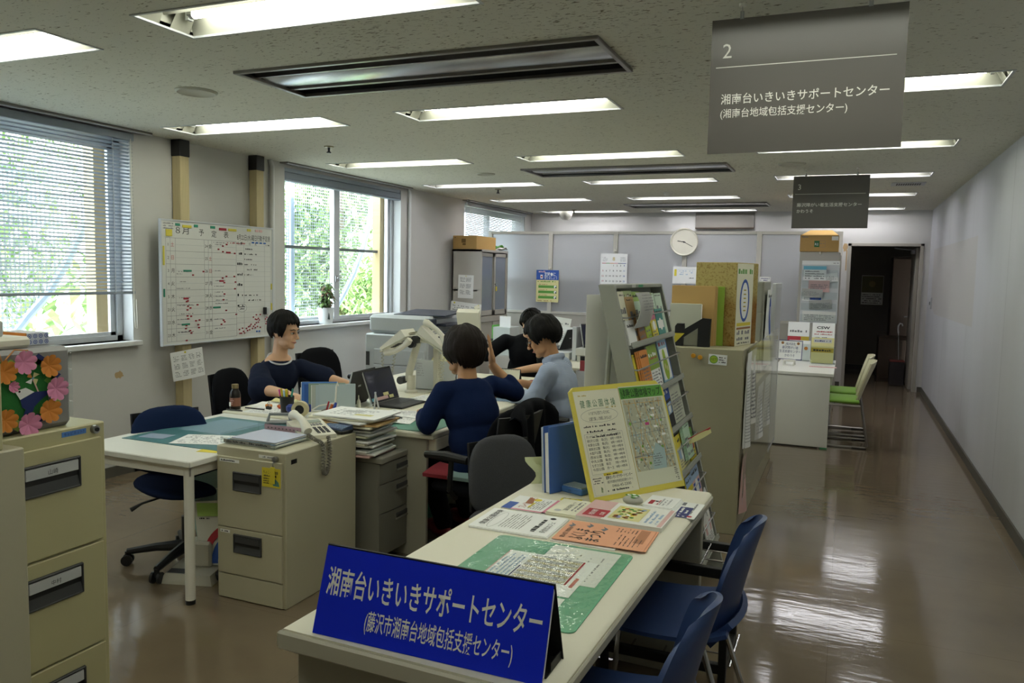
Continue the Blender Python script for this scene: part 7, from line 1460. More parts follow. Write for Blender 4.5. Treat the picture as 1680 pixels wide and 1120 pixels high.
# telephone arms in the middle of the island
def phone_arm():
    t = thing('telephone_stand', 'jointed ivory telephone arm clamped in the middle of the desk island', 'telephone arm', (-2.74, 4.75, DZ)); P = mat('arm_ivory', 'd2cfbe', .5)
    b = MB(); b.lathe([(0, 0), (.045, 0), (.045, .012), (.03, .02), (.028, .12), (0, .12)], P, 20, rotz((-2.74, 4.75, DZ), 0)); b.build('column', t)
    b = MB(); b.tube([(-2.76, 4.75, .74), (-2.755, 4.75, .80), (-2.72, 4.75, .92), (-2.69, 4.75, 1.01)], [.026, .027, .025, .023], P, 12); b.build('lower_arm', t)
    for p in ((-2.80, 4.70, .745), (-2.715, 4.69, 1.0), (-2.69, 4.70, 1.03)): b = MB(); b.cyl(p, (p[0], p[1] + .06, p[2]), .027, DGREY, n=18); b.build('knob', t)
    b = MB(); b.tube([(-2.60, 4.86, DZ), (-2.605, 4.86, .98), (-2.64, 4.82, 1.03), (-2.70, 4.75, 1.03)], .024, P, 12); b.tube([(-2.70, 4.75, 1.03), (-2.52, 4.75, 1.02)], .018, P, 10); b.build('cross_arm', t)
    for x, z, s in ((-2.83, 1.0, -1), (-2.55, 1.0, 1)): b = MB(); b.add([(x - .12 * 1, 4.68, z - .07 * s * -1 - .0), (x + .12, 4.68, z + .07 * s * -1), (x + .12, 4.84, z + .07 * s * -1), (x - .12, 4.84, z + .07 * s), (x - .12, 4.68, z + .07 * s + .012), (x + .12, 4.68, z - .07 * s + .012), (x + .12, 4.84, z - .07 * s + .012), (x - .12, 4.84, z + .07 * s + .012)], [(0, 1, 2, 3), (4, 5, 6, 7), (0, 1, 5, 4), (2, 3, 7, 6)], P); b.build('cradle', t, 0)
phone_arm()
def arm_phone(c, xdir, ydir, label):
    t = telephone((0, 0, 0), 0, label); F = frame(c, xdir, ydir); t.matrix_basis = F; return t
PL = arm_phone((-2.83, 4.70, 1.035), (.0, 1, -.0), (.78, -.0, .62), 'ivory telephone on the left holder of the telephone arm')
PR = arm_phone((-2.55, 4.72, 1.03), (-.1, 1, .0), (-.85, -.1, .52), 'ivory telephone on the right holder of the telephone arm above the person in navy')
arm_phone((-2.60, 5.35, 1.10), (-.9, -.2, .0), (.05, -.35, .75), 'ivory telephone on the farther holder in front of the tall cabinet')
b = MB(); P_ = MATS['arm_ivory']; b.lathe([(0, 0), (.04, 0), (.035, .02), (.022, .03), (.022, .36), (0, .36)], P_, 16, rotz((-2.63, 5.36, DZ), 0)); b.tube([(-2.63, 5.36, 1.0), (-2.60, 5.37, 1.08)], .02, P_, 10); b.bx(-2.70, -2.50, 5.34, 5.40, 1.03, 1.05, P_, .004); single(b, 'telephone_stand', 'second ivory telephone arm farther along the desk island', 'telephone arm')
tag_none = (coil([(-2.94, 4.70, .97), (-2.93, 4.69, .80), (-2.90, 4.69, .76), (-2.86, 4.69, .80), (-2.83, 4.69, .97)], .008, 34, mat('cord_ivory', 'bdbaa6', .6)).build('curly_cord', PL))
tag_none = (coil([(-2.47, 4.66, .95), (-2.46, 4.64, .85), (-2.465, 4.64, .76), (-2.45, 4.64, .75), (-2.445, 4.66, .92)], .009, 34, MATS['cord_ivory']).build('curly_cord', PR))
t = thing('file_box', 'clear and white document box standing on the desk island below the telephone arm', 'file box', (-2.62, 4.95, DZ)); b = MB(); b.bx(-2.80, -2.48, 4.92, 4.925, DZ, .87, mat('box_milky', 'c3c8ca', .35)); b.bx(-2.80, -2.796, 4.92, 5.0, DZ, .87, MATS['box_milky']); b.bx(-2.484, -2.48, 4.92, 5.0, DZ, .80, MATS['box_milky']); b.bx(-2.80, -2.48, 4.92, 5.0, DZ, DZ + .003, MATS['box_milky']); b.build('box', t, 0)
b = MB(frame((-2.80, 4.9195, DZ), (1, 0, 0), (0, 0, 1))); b.para(.01, .07, .09, .19, 6, INKL); b.poly([(.08, .02), (.26, .04), (.26, .07)], LGREY); b.scrib(.12, .2, .12, .01, INKL); b.build('sheet_front', t, 0)
b = MB(frame((-2.63, 4.98, .845), (1, .0, 0), (0, .35, 1)))
for k in range(9):
    a0, a1 = PI * (1 - k / 9), PI * (1 - (k + 1) / 9); b.add([(0, 0, 0), (.085 * math.cos(a0), .07 * math.sin(a0), .0), (.085 * math.cos((a0 + a1) / 2), .07 * math.sin((a0 + a1) / 2), .01), (.085 * math.cos(a1), .07 * math.sin(a1), 0)], [(0, 1, 2), (0, 2, 3)], (CREAM, PALEY)[k % 2])
b.bx(-.09, .09, -.012, .0, -.004, .004, YEL, .002); single(b, 'folding_fan', 'cream folding fan with a yellow edge leaning on the document box', 'fan', smooth=0)
# ---- papers and calendar at the desk of the person in the pale blue shirt
flat('notebook', 'turquoise notebook beside the elbow of the person in navy', 'notebook', (-2.21, 4.74), .25, .17, .22, CYAN, None, .008, DZ + .016)
flat('document_sheet', 'stack of white files under the turquoise notebook', 'paper', (-2.22, 4.66), .3, .24, .30, LBLUE, None, .012, DZ)
flat('document_sheet', 'white sheet being written on by the person in the pale blue shirt', 'paper', (-2.32, 4.98), .1, .30, .22, PAPERW, dtx, .002, DZ)
t = thing('desk_calendar', 'standing spiral desk calendar between the two people at the right desks', 'desk calendar', (-2.23, 5.25, DZ)); F = frame((-2.32, 5.22, DZ), (1, .05, 0), (0, .25, 1)); b = MB(F); b.bx(0, .18, 0, .145, -.003, 0, CREAM); b.para(.02, .08, .02, .12, 5, INKL, .001); b.line(.09, .01, .09, .13, .001, INKL, .001); b.build('pages', t, 0)
b = MB(frame((-2.32, 5.30, DZ), (1, .05, 0), (0, -.27, 1))); b.bx(0, .18, 0, .15, 0, .003, BLACK); b.build('stand', t, 0)
b = MB(F); 
for k in range(14): b.tube([(.01 + k * .012, .138, -.004), (.01 + k * .012, .150, 0), (.01 + k * .012, .138, .004)], .0015, BLACK, 5)
b.build('spiral', t)
b = MB(); b.ell((-2.10, 5.46, DZ + .025), (.07, .04, .025), mat('pouch_red', '8f2430', .5), 14); single(b, 'pen_pouch', 'dark red pouch beside the standing desk calendar', 'pouch')
# ================================================================ second island of desks behind
odesk('d', 'far desk with two dark laptops beyond the people', -2.62, -1.94, 6.75, 8.0, 1)
odesk('d', 'far desk partly hidden behind the leaflet rack', -1.93, -1.25, 6.75, 8.0, 1)
t = thing('desk_screen', 'low desk divider panel with a metal edge on the far desks', 'divider', (-2.42, 7.4, DZ)); b = MB(); b.bx(-2.42, -2.39, 7.30, 7.95, DZ, .985, mat('divider_cloth', 'a4a6a6', .8), .003); b.build('panel', t); b = MB(); b.bx(-2.425, -2.385, 7.275, 7.30, DZ, .99, ALU, .003); b.build('edge_post', t)
laptop((-2.60, 7.62, DZ + .075), -PI / 2 - .25, 'dark laptop with a reclined lid left of the desk divider', angle=25, w=.27)
flat('paper_pile', 'pile of papers under the reclined laptop on the far desk', 'papers', (-2.80, 7.40), .05, .36, .36, LGY, None, .07, DZ) if 0 else single(MB().bx(-2.82, -2.46, 7.30, 7.72, DZ, DZ + .07, LGY, .004), 'paper_pile', 'pile of papers under the reclined laptop on the far desk', 'papers')
single(MB().bx(-2.37, -1.96, 7.22, 7.62, DZ + .06, DZ + .13, mat('shelf_white', 'c9cac6', .5), .004).bx(-2.36, -2.33, 7.24, 7.60, DZ, DZ + .06, MATS['shelf_white']).bx(-2.0, -1.97, 7.24, 7.60, DZ, DZ + .06, MATS['shelf_white']), 'monitor_stand', 'white low shelf on the far desk carrying the black laptop', 'desk shelf')
laptop((-2.26, 7.45, DZ + .131), 1.15, 'black laptop with a dark screen on the white shelf of the far desk', angle=12, w=.30)
flat('document_sheet', 'white papers on the keyboard of the far black laptop', 'paper', (-2.18, 7.30), .3, .24, .17, PAPERW, dtx, .006, DZ + .152)
for k, (x, c, h, lb) in enumerate(((-2.30, BLUE, .30, 'blue'), (-2.27, mat('file_sky', '6f9ad0', .5), .28, 'light blue'), (-2.24, mat('file_leaf', '7fa070', .5), .27, 'green'), (-2.215, mat('file_rose', 'b07a78', .5), .27, 'dusty pink'))): single(MB().bx(x, x + .022, 7.72, 7.95, DZ, DZ + .06 + h, c, .003), 'file', lb + ' upright file in the row on the far desk', 'file', 'upright files on the far desk')
t = thing('pen_stand', 'white slanted pen stand on the far desk', 'pen stand', (-2.14, 7.6, .83)); b = MB(frame((-2.19, 7.66, .79), (1, 0, 0), (0, 0, 1))); b.prism([(0, 0), (.11, 0), (.11, .12), (.06, .14), (0, .20)], -.08, 0, PAPERW); b.bx(0, .13, -.13, 0, -.08, 0, CLEAR); b.build('stand', t, 0)
for k, (dx, c) in enumerate(((.03, BLUE), (.05, PINK), (.065, MINT), (.08, LIME), (.095, NAVY))): b = MB(); b.tube([(-2.19 + dx, 7.70, .90), (-2.195 + dx * 1.2, 7.71, 1.04)], .006, c, 6); single(b, 'pen', ('blue', 'pink', 'mint', 'lime', 'navy')[k] + ' pen in the white pen stand on the far desk', 'pen')
b = MB(); b.tube([(-2.06, 7.75, DZ), (-2.06, 7.75, 1.14)], .016, LGREY, 10); b.tube([(-2.18, 7.74, 1.14), (-2.0, 7.76, 1.15)], .014, LGREY, 10); b.ell((-2.18, 7.74, 1.14), (.028, .028, .028), DGREY, 12); b.tube([(-2.06, 7.75, 1.02), (-1.98, 7.70, 1.08), (-1.94, 7.68, 1.0)], .012, LGREY, 8); single(b, 'lamp_arm', 'grey jointed arm with a dark knob rising from the far desk', 'arm')
b = MB(); b.cyl((-2.07, 6.9, DZ), (-2.07, 6.9, DZ + .16), .008, BROWN, n=8); single(b, 'stick', 'short brown stick standing at the edge of the far desk', 'stick')
def redbox():
    t = thing('file_box', 'white file box with dark red folders in front of the far desks', 'file box', (-1.95, 6.45, .48)); x0, x1, y0, y1, z0 = -2.08, -1.82, 6.36, 6.58, .40; m = mat('box_white', 'b9bcc2', .5); b = MB()
    for q in ((x0, x1, y0, y0 + .004), (x0, x1, y1 - .004, y1), (x0, x0 + .004, y0, y1), (x1 - .004, x1, y0, y1)): b.bx(*q, z0, .685, m)
    b.bx(x0, x1, y0, y1, z0, z0 + .004, m); b.build('box', t, 0); b = MB(); b.disc(.15, .12, .045, DGREY, .001, frame((x0, y0, z0), (1, 0, 0), (0, 0, 1))); b.build('finger_hole', t, 0)
    R1 = mat('folder_red', '9a3c44', .5); R2 = mat('folder_dark_red', '6f1f28', .5)
    for k, (dx, y, h, c, lb) in enumerate(((.02, y0 + .02, .37, R1, 'front red folder'), (.005, y0 + .07, .40, BLACK, 'black folder'), (.0, y0 + .12, .385, R2, 'rear dark red folder'))): single(MB().bx(x0 + .008 + dx, x1 - .012, y, y + .018, z0 + .005, z0 + h, c, .002), 'folder', lb + ' standing in the white file box', 'folder')
    t = thing('stool_cabinet', 'grey low cabinet carrying the white file box', 'cabinet', (-1.95, 6.47, 0)); b = MB(); b.bx(-2.12, -1.78, 6.33, 6.68, 0, .398, DESKST, .004); b.build('body', t); b = MB(); b.bx(-2.10, -1.80, 6.32, 6.33, .03, .37, DESKST, .002); b.build('drawer', t)
redbox()
sheet('notice', 'white clipboard sheet standing on the far desk behind the people', 'notice', frame((-2.86, 7.80, .80), (1, .1, -.12), (.10, .25, 1)), .20, .26, PAPER, lambda b, w, h: (b.para(.02, w * .6, .03, h - .05, 6, INKL), b.para(w * .7, w - .02, .03, h - .04, 5, INKG)))
sheet('notice', 'second white sheet with a green mark standing on the far desk', 'notice', frame((-2.72, 7.70, .77), (1, .1, -.12), (.12, .3, 1)), .15, .20, PAPERW, lambda b, w, h: (b.para(.02, w - .02, .03, h - .05, 6, INKL), b.poly([(w * .5, h * .6), (w * .8, h * .7), (w * .7, h * .45)], GREEN)))
# ================================================================ task chairs
def task_chair(name, label, loc, rz, fab, back_w=.42, back_h=.36, back_z=.50, arms=False, zs=.42, lever=True, parts=True, col=BLACK, tilt=.12):
    """faces local +x"""
    t = thing(name, label, 'office chair', loc, rz)
    def pad(u, v, w, h, e=2.6):
        a = 2 * PI * u; c, s = math.cos(a), math.sin(a); return (w * math.copysign(abs(c) ** (2 / e), c), h * math.copysign(abs(s) ** (2 / e), s))
    b = MB(); W_, D_ = .235, .225
    def seat(u, v):
        k = min(1, v * 1.0); x, y = pad(u, 0, D_, W_); r = math.sin(PI * v) ** .35 if 0 < v < 1 else .0
        return (x * r, y * r, zs - .035 * math.cos(PI * v) - .02 * max(0, x / D_) ** 2 * r)
    b.grid(seat, 28, 13, fab, closed_u=True); b.build('seat', t, 70, local=True)
    b = MB(); F = Matrix.Translation((-.22, 0, back_z + back_h / 2)) @ Matrix.Rotation(-tilt, 4, 'Y')
    def back(u, v):
        y, z = pad(u, 0, back_w / 2, back_h / 2, 3.0); r = math.sin(PI * v) ** .3 if 0 < v < 1 else 0; taper = 1 - .10 * (z / back_h)
        return F @ Vector((.028 * -math.cos(PI * v) + .03 * (y * r / (back_w / 2)) ** 2, y * r * taper, z * r))
    b.grid(back, 30, 13, fab, closed_u=True); b.build('backrest', t, 70, local=True)
    b = MB(); b.grid(lambda u, v: F @ Vector((-.034 - .008 * math.cos((2 * u - 1) * 1.4) + .03 * (2 * u - 1) ** 2, (2 * u - 1) * back_w * .43, (2 * v - 1) * back_h * .43)), 9, 6, col, thick=.012); b.build('back_shell', t, 60, local=True)
    b = MB(); b.tube([(-.05, 0, zs - .05), (-.25, 0, zs - .04), (-.285, 0, zs + .06), (-.26, 0, back_z + back_h * .5)], [.022, .024, .022, .018], col, 10); b.build('back_support', t, local=True)
    b = MB(); b.cyl((0, 0, .06), (0, 0, .24), .028, col, n=14); b.cyl((0, 0, .2), (0, 0, zs - .03), .016, STEELD, n=12); b.bx(-.12, .12, -.09, .09, zs - .06, zs - .035, col, .008); b.build('column', t, local=True)
    b = MB()
    for k in range(5):
        a = 2 * PI * k / 5 + .35; c, s = math.cos(a), math.sin(a); b.tube([(0.02 * c, .02 * s, .09), (.15 * c, .15 * s, .085), (.285 * c, .285 * s, .068)], [.03, .022, .016], col, 8)
    b.build('star_base', t, local=True)
    for k in range(5):
        a = 2 * PI * k / 5 + .35; p = Vector((.285 * math.cos(a), .285 * math.sin(a), 0)); d = Vector((-math.sin(a), math.cos(a), 0)); b = MB()
        for s in (-1, 1): b.cyl(p + d * s * .011 + Vector((0, 0, .027)), p + d * s * .024 + Vector((0, 0, .027)), .027, col, n=14)
        b.cyl(p + Vector((0, 0, .03)), p + Vector((0, 0, .07)), .012, col, n=8); b.build('caster', t, local=True)
    if lever: b = MB(); b.tube([(.02, -.10, zs - .05), (.0, -.22, zs - .075), (-.01, -.27, zs - .10)], [.006, .006, .012], col, 8); b.build('lever', t, local=True)
    if arms:
        for s in (-1, 1): b = MB(); b.tube([(.0, s * .20, zs - .04), (-.02, s * .275, zs + .02), (-.03, s * .275, zs + .17)], .014, col, 8); b.tube([(-.13, s * .275, zs + .18), (.0, s * .275, zs + .185), (.13, s * .275, zs + .175)], [.02, .024, .018], col, 10); b.build('armrest', t, local=True)
    return t
task_chair('office_chair', 'navy blue office chair pushed under the white side table', (-3.02, 3.0, 0), -.38, NAVYF, back_w=.40, back_h=.34, back_z=.43)
task_chair('office_chair', 'dark office chair the woman at the window side is sitting on', (-3.80, 4.42, 0), .1, BLACKF, back_w=.42, back_h=.42, back_z=.36, arms=False)
task_chair('office_chair', 'empty black office chair at the far window-side desk, behind the woman', (-3.72, 5.30, 0), -.1, BLACKF, back_w=.50, back_h=.46, back_z=.40, arms=True)
task_chair('office_chair', 'black office chair with armrests under the person in the navy top', (-1.70, 3.66, 0), PI - .2, BLACKF, back_w=.46, back_h=.42, back_z=.42, arms=True)
task_chair('office_chair', 'black office chair under the person in the pale blue shirt', (-1.66, 4.84, 0), PI, BLACKF, back_w=.44, back_h=.36, back_z=.38, arms=True)
task_chair('office_chair', 'grey tweed office chair with its rounded back right behind the counter desk', (-1.24, 3.15, 0), .62 - 1.25, GREYF, back_w=.36, back_h=.36, back_z=.40, arms=False)
task_chair('office_chair', 'black office chair of the person at the end of the island', (-2.62, 6.45, 0), -PI / 2, BLACKF, back_w=.42, back_h=.36, back_z=.42)
b = MB()
def drape(u, v):
    s = 2 * u - 1; y = 3.70 + .235 * s; x = -1.44 + .035 * s * s
    if v < .12: q = v / .12; return (x - .05 + .06 * q, y, .835 + .02 * math.sin(PI * q) - .05 * abs(s) ** 3)
    q = (v - .12) / .88; return (x + .012 + .03 * q + .012 * math.sin(u * 21 + q), y + .015 * q * math.sin(u * 9), .835 - .05 * abs(s) ** 3 - .50 * q)
b.grid(drape, 40, 20, BLACKF, thick=.008); single(b, 'cardigan', 'black cardigan draped over the chair back behind the person in navy', 'cardigan', smooth=80)
b = MB(); CU = [mat('cushion_red', '9a3440', .9), mat('cushion_aqua', '93b0b0', .9), mat('cushion_yellow', 'b8a838', .9)]
for k in range(3): b.grid(lambda u, v, k=k: (-1.93 + .14 * (k + v), 3.47 + .36 * u, .465 + .018 * math.sin(PI * u) * 1), 10, 4, CU[k], thick=.018)
single(b, 'seat_cushion', 'striped red, aqua and yellow cushion on the chair of the person in navy', 'cushion')
# ================================================================ floor things under the table
def device():
    t = thing('floor_device', 'light grey plastic device with a low step and short column under the white side table', 'device', (-2.88, 2.86, 0)); m = mat('device_grey', 'b6b3a6', .4); T = rotz((-2.83, 2.84, 0), .30) @ Matrix.Scale(.78, 4); b = MB(T); b.add([(-.17, -.10, 0), (.17, -.10, 0), (.17, .17, 0), (-.17, .17, 0), (-.14, -.07, .055), (.15, -.08, .055), (.15, .15, .07), (-.14, .15, .07)], [(3, 2, 1, 0), (4, 5, 6, 7), (0, 1, 5, 4), (1, 2, 6, 5), (2, 3, 7, 6), (3, 0, 4, 7)], m); b.build('base', t, 0)
    b = MB(T); b.add([(-.135, -.06, .0565), (-.02, -.065, .0565), (-.02, .0, .061), (-.135, .0, .061)], [(0, 1, 2, 3)], DGREY); b.build('keypad', t, 0); b = MB(T); b.bx(-.06, .10, .03, .15, .06, .22, m, .014); b.bx(-.05, -.0, .0285, .03, .185, .20, DGREY); b.build('column', t)
device()
def paperbag():
    t = thing('paper_bag', 'white paper carrier bag with a red, blue and yellow rainbow arc under the table', 'bag', (-2.78, 2.94, 0)); T = rotz((-2.735, 2.96, .06), .12) @ Matrix.Rotation(-.10, 4, 'Y'); w, d_, h = .11, .05, .31; m = mat('bag_white', 'd2d2c8', .7)
    b = MB(T); b.add([(-w, -d_, 0), (w, -d_, 0), (w, d_, 0), (-w, d_, 0), (-w - .01, -d_ * .8, h), (w + .005, -d_ * .8, h + .01), (w + .005, d_ * .8, h), (-w - .01, d_ * .8, h)], [(3, 2, 1, 0), (0, 1, 5, 4), (1, 2, 6, 5), (2, 3, 7, 6), (3, 0, 4, 7)], m); b.build('bag', t, 0)
    F = T @ frame((-w, -d_ - .001, 0), (1, 0, 0), (0, .02, 1)); b = MB(F)
    for c, r0, r1 in ((RED, .165, .20), (BLUE, .115, .150), (YEL, .070, .105)):
        for k in range(12): a0, a1 = PI / 2 + PI / 2 * k / 12, PI / 2 + PI / 2 * (k + 1) / 12; b.poly([(w * 2 + r0 * math.cos(a0), .01 + r0 * math.sin(a0)), (w * 2 + r1 * math.cos(a0), .01 + r1 * math.sin(a0)), (w * 2 + r1 * math.cos(a1), .01 + r1 * math.sin(a1)), (w * 2 + r0 * math.cos(a1), .01 + r0 * math.sin(a1))], c, .002)
    b.rect(.01, h - .07, .13, h - .005, LGRN, .002); b.scrib(.02, .08, h - .085, .01, INK, .002); b.build('print', t, 0)
    b = MB(T); b.tube([(.05, -d_, h), (.06, -d_ - .01, h + .05), (.09, -d_, h + .05), (.1, -d_, h)], .004, PAPER, 6); b.build('handle', t)
    b = MB(T @ frame((-w - .03, .0, .08), (1, 0, .25), (-.25, .1, 1))); b.bx(0, .22, 0, .33, -.01, .01, mat('file_teal', '8fb0ae', .5), .003); b.scrib(.0, .21, .24, .008, PAPER, .0115); single(b, 'file_folder', 'pale teal file sticking out of the white paper bag', 'file')
    b = MB(); b.bx(-2.93, -2.66, 2.86, 3.08, .0, .045, BLACK, .01); single(b, 'foot_rest', 'low black platform under the paper bag', 'platform')
paperbag()
b = MB(rotz((-2.36, 4.25, 0), 0)); b.lathe([(0, .002), (.10, 0), (.12, .24), (.115, .24), (.095, .01), (0, .01)], mat('bin_green', '1f5a48', .6), 24); single(b, 'waste_bin', 'dark green waste bin under the desk of the person in navy', 'bin')
# ================================================================ the four people
HAIRB = mat('hair_black', '0d0b0a', .6, spec=.2, bump=.5, bscale=40, stretch=(6, 6, 1), var=.3, vscale=60)
HAIRD = mat('hair_dark_brown', '1d1410', .6, spec=.2, bump=.5, bscale=40, stretch=(6, 6, 1), var=.3, vscale=60)
def cap(b, p0, p1, r0, r1, m, n=14):
    b.tube([p0, p1], [r0, r1], m, n); b.ell(p0, (r0, r0, r0), m, n); b.ell(p1, (r1, r1, r1), m, n)
def limb(b, pts, rs, m):
    for p, q, a, c in zip(pts, pts[1:], rs, rs[1:]): cap(b, p, q, a, c, m)
def hand(b, wr, d, n, s, curl, m, k=.92, spread=.10):
    wr, d, n, s = Vector(wr), Vector(d).normalized(), Vector(n).normalized(), Vector(s).normalized(); n = (n - d * n.dot(d)).normalized(); s0 = d.cross(n); s = s0 if s0.dot(s) > 0 else -s0
    ax = Matrix((d, s, n)).transposed(); b.ell(wr + d * .045 * k, (.052 * k, .038 * k, .015 * k), m, 14, ax=ax); cap(b, wr - d * .02, wr + d * .03 * k, .021 * k, .022 * k, m, 10)
    for i, (o, l) in enumerate(((.028, .068), (.0095, .078), (-.0095, .072), (-.027, .056))):
        p = wr + d * .083 * k + s * o * k; a = spread * (1.5 - i); dd = (d + s * a * .8).normalized(); r = .0088 * k
        for j, f in enumerate((.45, .32, .25)):
            c = curl * (1 + .12 * i); q = Matrix.Rotation(c, 3, dd.cross(n)); dd = (q @ dd).normalized(); nn = (q @ n).normalized(); p2 = p + dd * l * f * k; cap(b, p, p2, r, r * .93, m, 8); p = p2; r *= .93; n2 = nn
    p = wr + d * .025 * k + s * .028 * k
    for j, (v, l) in enumerate(((d * .62 + s * .72 + n * .25, .038), (d * .85 + s * .35 + n * .3, .032))): p2 = p + v.normalized() * l * k; cap(b, p, p2, .0115 * k - .001 * j, .010 * k - .001 * j, m, 8); p = p2
def head_frame(c, f, u):
    f = Vector(f).normalized(); u = Vector(u); u = (u - f * u.dot(f)).normalized(); r = f.cross(u)
    M = Matrix((f, r, u)).transposed(); c = Vector(c); return M, (lambda a, b_, c_: c + f * a + r * b_ + u * c_)
def head_blobs(b, M, P, m):
    E = lambda p, r: b.ell(P(*p), r, m, 18, ax=M)
    E((-.012, 0, .025), (.096, .075, .093)); E((.024, 0, -.045), (.062, .056, .074)); E((.064, 0, -.096), (.022, .026, .018)); E((.078, 0, .028), (.016, .048, .012)); E((.080, 0, -.062), (.013, .022, .010)); E((.110, 0, -.030), (.011, .012, .010))
    for s in (-1, 1): E((.058, .034 * s, -.028), (.026, .024, .028)); E((-.008, .077 * s, -.010), (.019, .008, .030)); E((.10, .010 * s, -.033), (.009, .007, .007)); E((.03, .045 * s, -.075), (.035, .014, .02))
    b.tube([P(.088, 0, .014), P(.104, 0, -.016), P(.112, 0, -.030)], [.008, .0095, .0105], m, 10)
def hair(parent, M, P, m, rad, c0, fr, sd, bk, seed, ear=0):
    NA, NT = 112, 26; inv = M
    def lim(az):
        a = abs(az)
        def mixs(x0, x1, v0, v1): t = max(0, min(1, (a - x0) / (x1 - x0))); t = t * t * (3 - 2 * t); return v0 + (v1 - v0) * t
        if a < 68: e = mixs(44, 62, fr, sd)
        elif ear: e = mixs(68, 84, sd, sd + ear) if a < 98 else mixs(98, 128, sd + ear, bk)
        else: e = mixs(100, 135, sd, bk)
        return e + 4.5 * noise.noise(Vector((math.cos(math.radians(az)) * 7, math.sin(math.radians(az)) * 7, seed))) + 3.5 * math.sin(az * .55 + seed) + 5 * noise.noise(Vector((az * .12, seed, 2)))
    v = []; f = []
    for lay in (0, 1):
        for j in range(NT + 1):
            for i in range(NA):
                az = -180 + 360 * i / NA; el = 90 - (90 - lim(az)) * j / NT; a, e = math.radians(az), math.radians(el)
                d = Vector((math.cos(e) * math.cos(a), math.cos(e) * math.sin(a), math.sin(e)))
                k = 1 + (.060 * noise.noise(d * 3 + Vector((seed, 0, 0))) + .045 * noise.noise(Vector((math.cos(a) * 9, math.sin(a) * 9, e * 1.2 + seed))) + .016 * noise.noise(Vector((math.cos(a) * 22, math.sin(a) * 22, e * 2 + seed))))
                if lay: k -= .10 if j < NT else .03
                elif j > NT - 3: k -= .012 * (j - NT + 3)
                v.append(P(c0[0] + d.x * rad[0] * k, d.y * rad[1] * k, c0[1] + d.z * rad[2] * k))
    S = (NT + 1) * NA
    for lay in (0, 1):
        for j in range(NT):
            for i in range(NA):
                q = (lay * S + j * NA + i, lay * S + j * NA + (i + 1) % NA, lay * S + (j + 1) * NA + (i + 1) % NA, lay * S + (j + 1) * NA + i); f.append(q[::-1] if not lay else q)
    for i in range(NA): f.append((NT * NA + i, NT * NA + (i + 1) % NA, S + NT * NA + (i + 1) % NA, S + NT * NA + i))
    b = MB(); b.add(v, f, m); return b.build('hair', parent, 80)
def face_parts(parent, M, P, smile=False):
    for s in (-1, 1):
        b = MB(); b.ell(P(.083, .031 * s, .002), (.009, .0145, .0065), EYEW, 14, ax=M); b.ell(P(.0895, .031 * s, .002), (.004, .006, .006), INK, 12, ax=M); b.tube([P(.086, .016 * s, .005), P(.0925, .030 * s, .0095), P(.080, .046 * s, .004)], [.0012, .0022, .0012], INK, 6); b.build('eye', parent)
        b = MB(); b.tube([P(.0935, .014 * s, .024), P(.0925, .030 * s, .030), P(.077, .050 * s, .024)], [.0022, .0034, .0015], HAIRB, 6); b.build('eyebrow', parent)
    b = MB(); k = .004 if smile else 0; b.tube([P(.076, -.024, -.062 + k), P(.0915, -.008, -.0625), P(.0915, .008, -.0625), P(.076, .024, -.062 + k)], [.002, .0045, .0045, .002], LIP, 8); b.build('lips', parent)
def glasses(parent, P, m=INK):
    b = MB()
    for s in (-1, 1):
        pts = [P(.100 - .25 * abs(.034 * s + .020 * math.cos(2 * PI * k / 16) * s) * .35, .034 * s + .021 * math.cos(2 * PI * k / 16), .0 + .016 * math.sin(2 * PI * k / 16)) for k in range(17)]; b.tube(pts, .0016, m, 6); b.tube([P(.094, .054 * s, .006), P(.04, .082 * s, .008), P(-.015, .084 * s, .002)], .0018, m, 6)
    b.tube([P(.104, -.012, .002), P(.106, 0, .005), P(.104, .012, .002)], .0016, m, 6); b.build('glasses', parent)
def torso(b, pel, chest, neck, shl, shr, d, m, w=1.0, fat=1.0, sr=.052, nk=.045):
    pel, chest, neck, d = Vector(pel), Vector(chest), Vector(neck), Vector(d).normalized(); up = (neck - pel).normalized(); f = (d - up * d.dot(up)).normalized(); r = f.cross(up); ax = Matrix((f, r, up)).transposed()
    b.ell(pel, (.115 * fat, .165 * w, .12), m, 20, ax=ax); b.ell(pel.lerp(chest, .5), (.105 * fat, .150 * w, .15), m, 20, ax=ax); b.ell(chest, (.112 * fat, .160 * w, .16), m, 20, ax=ax); b.ell(chest.lerp(neck, .55) - up * (nk - .045), (.09 * fat, .14 * w, .10), m, 20, ax=ax)
    for s in (shl, shr): cap(b, neck - up * nk, Vector(s), sr, sr, m)
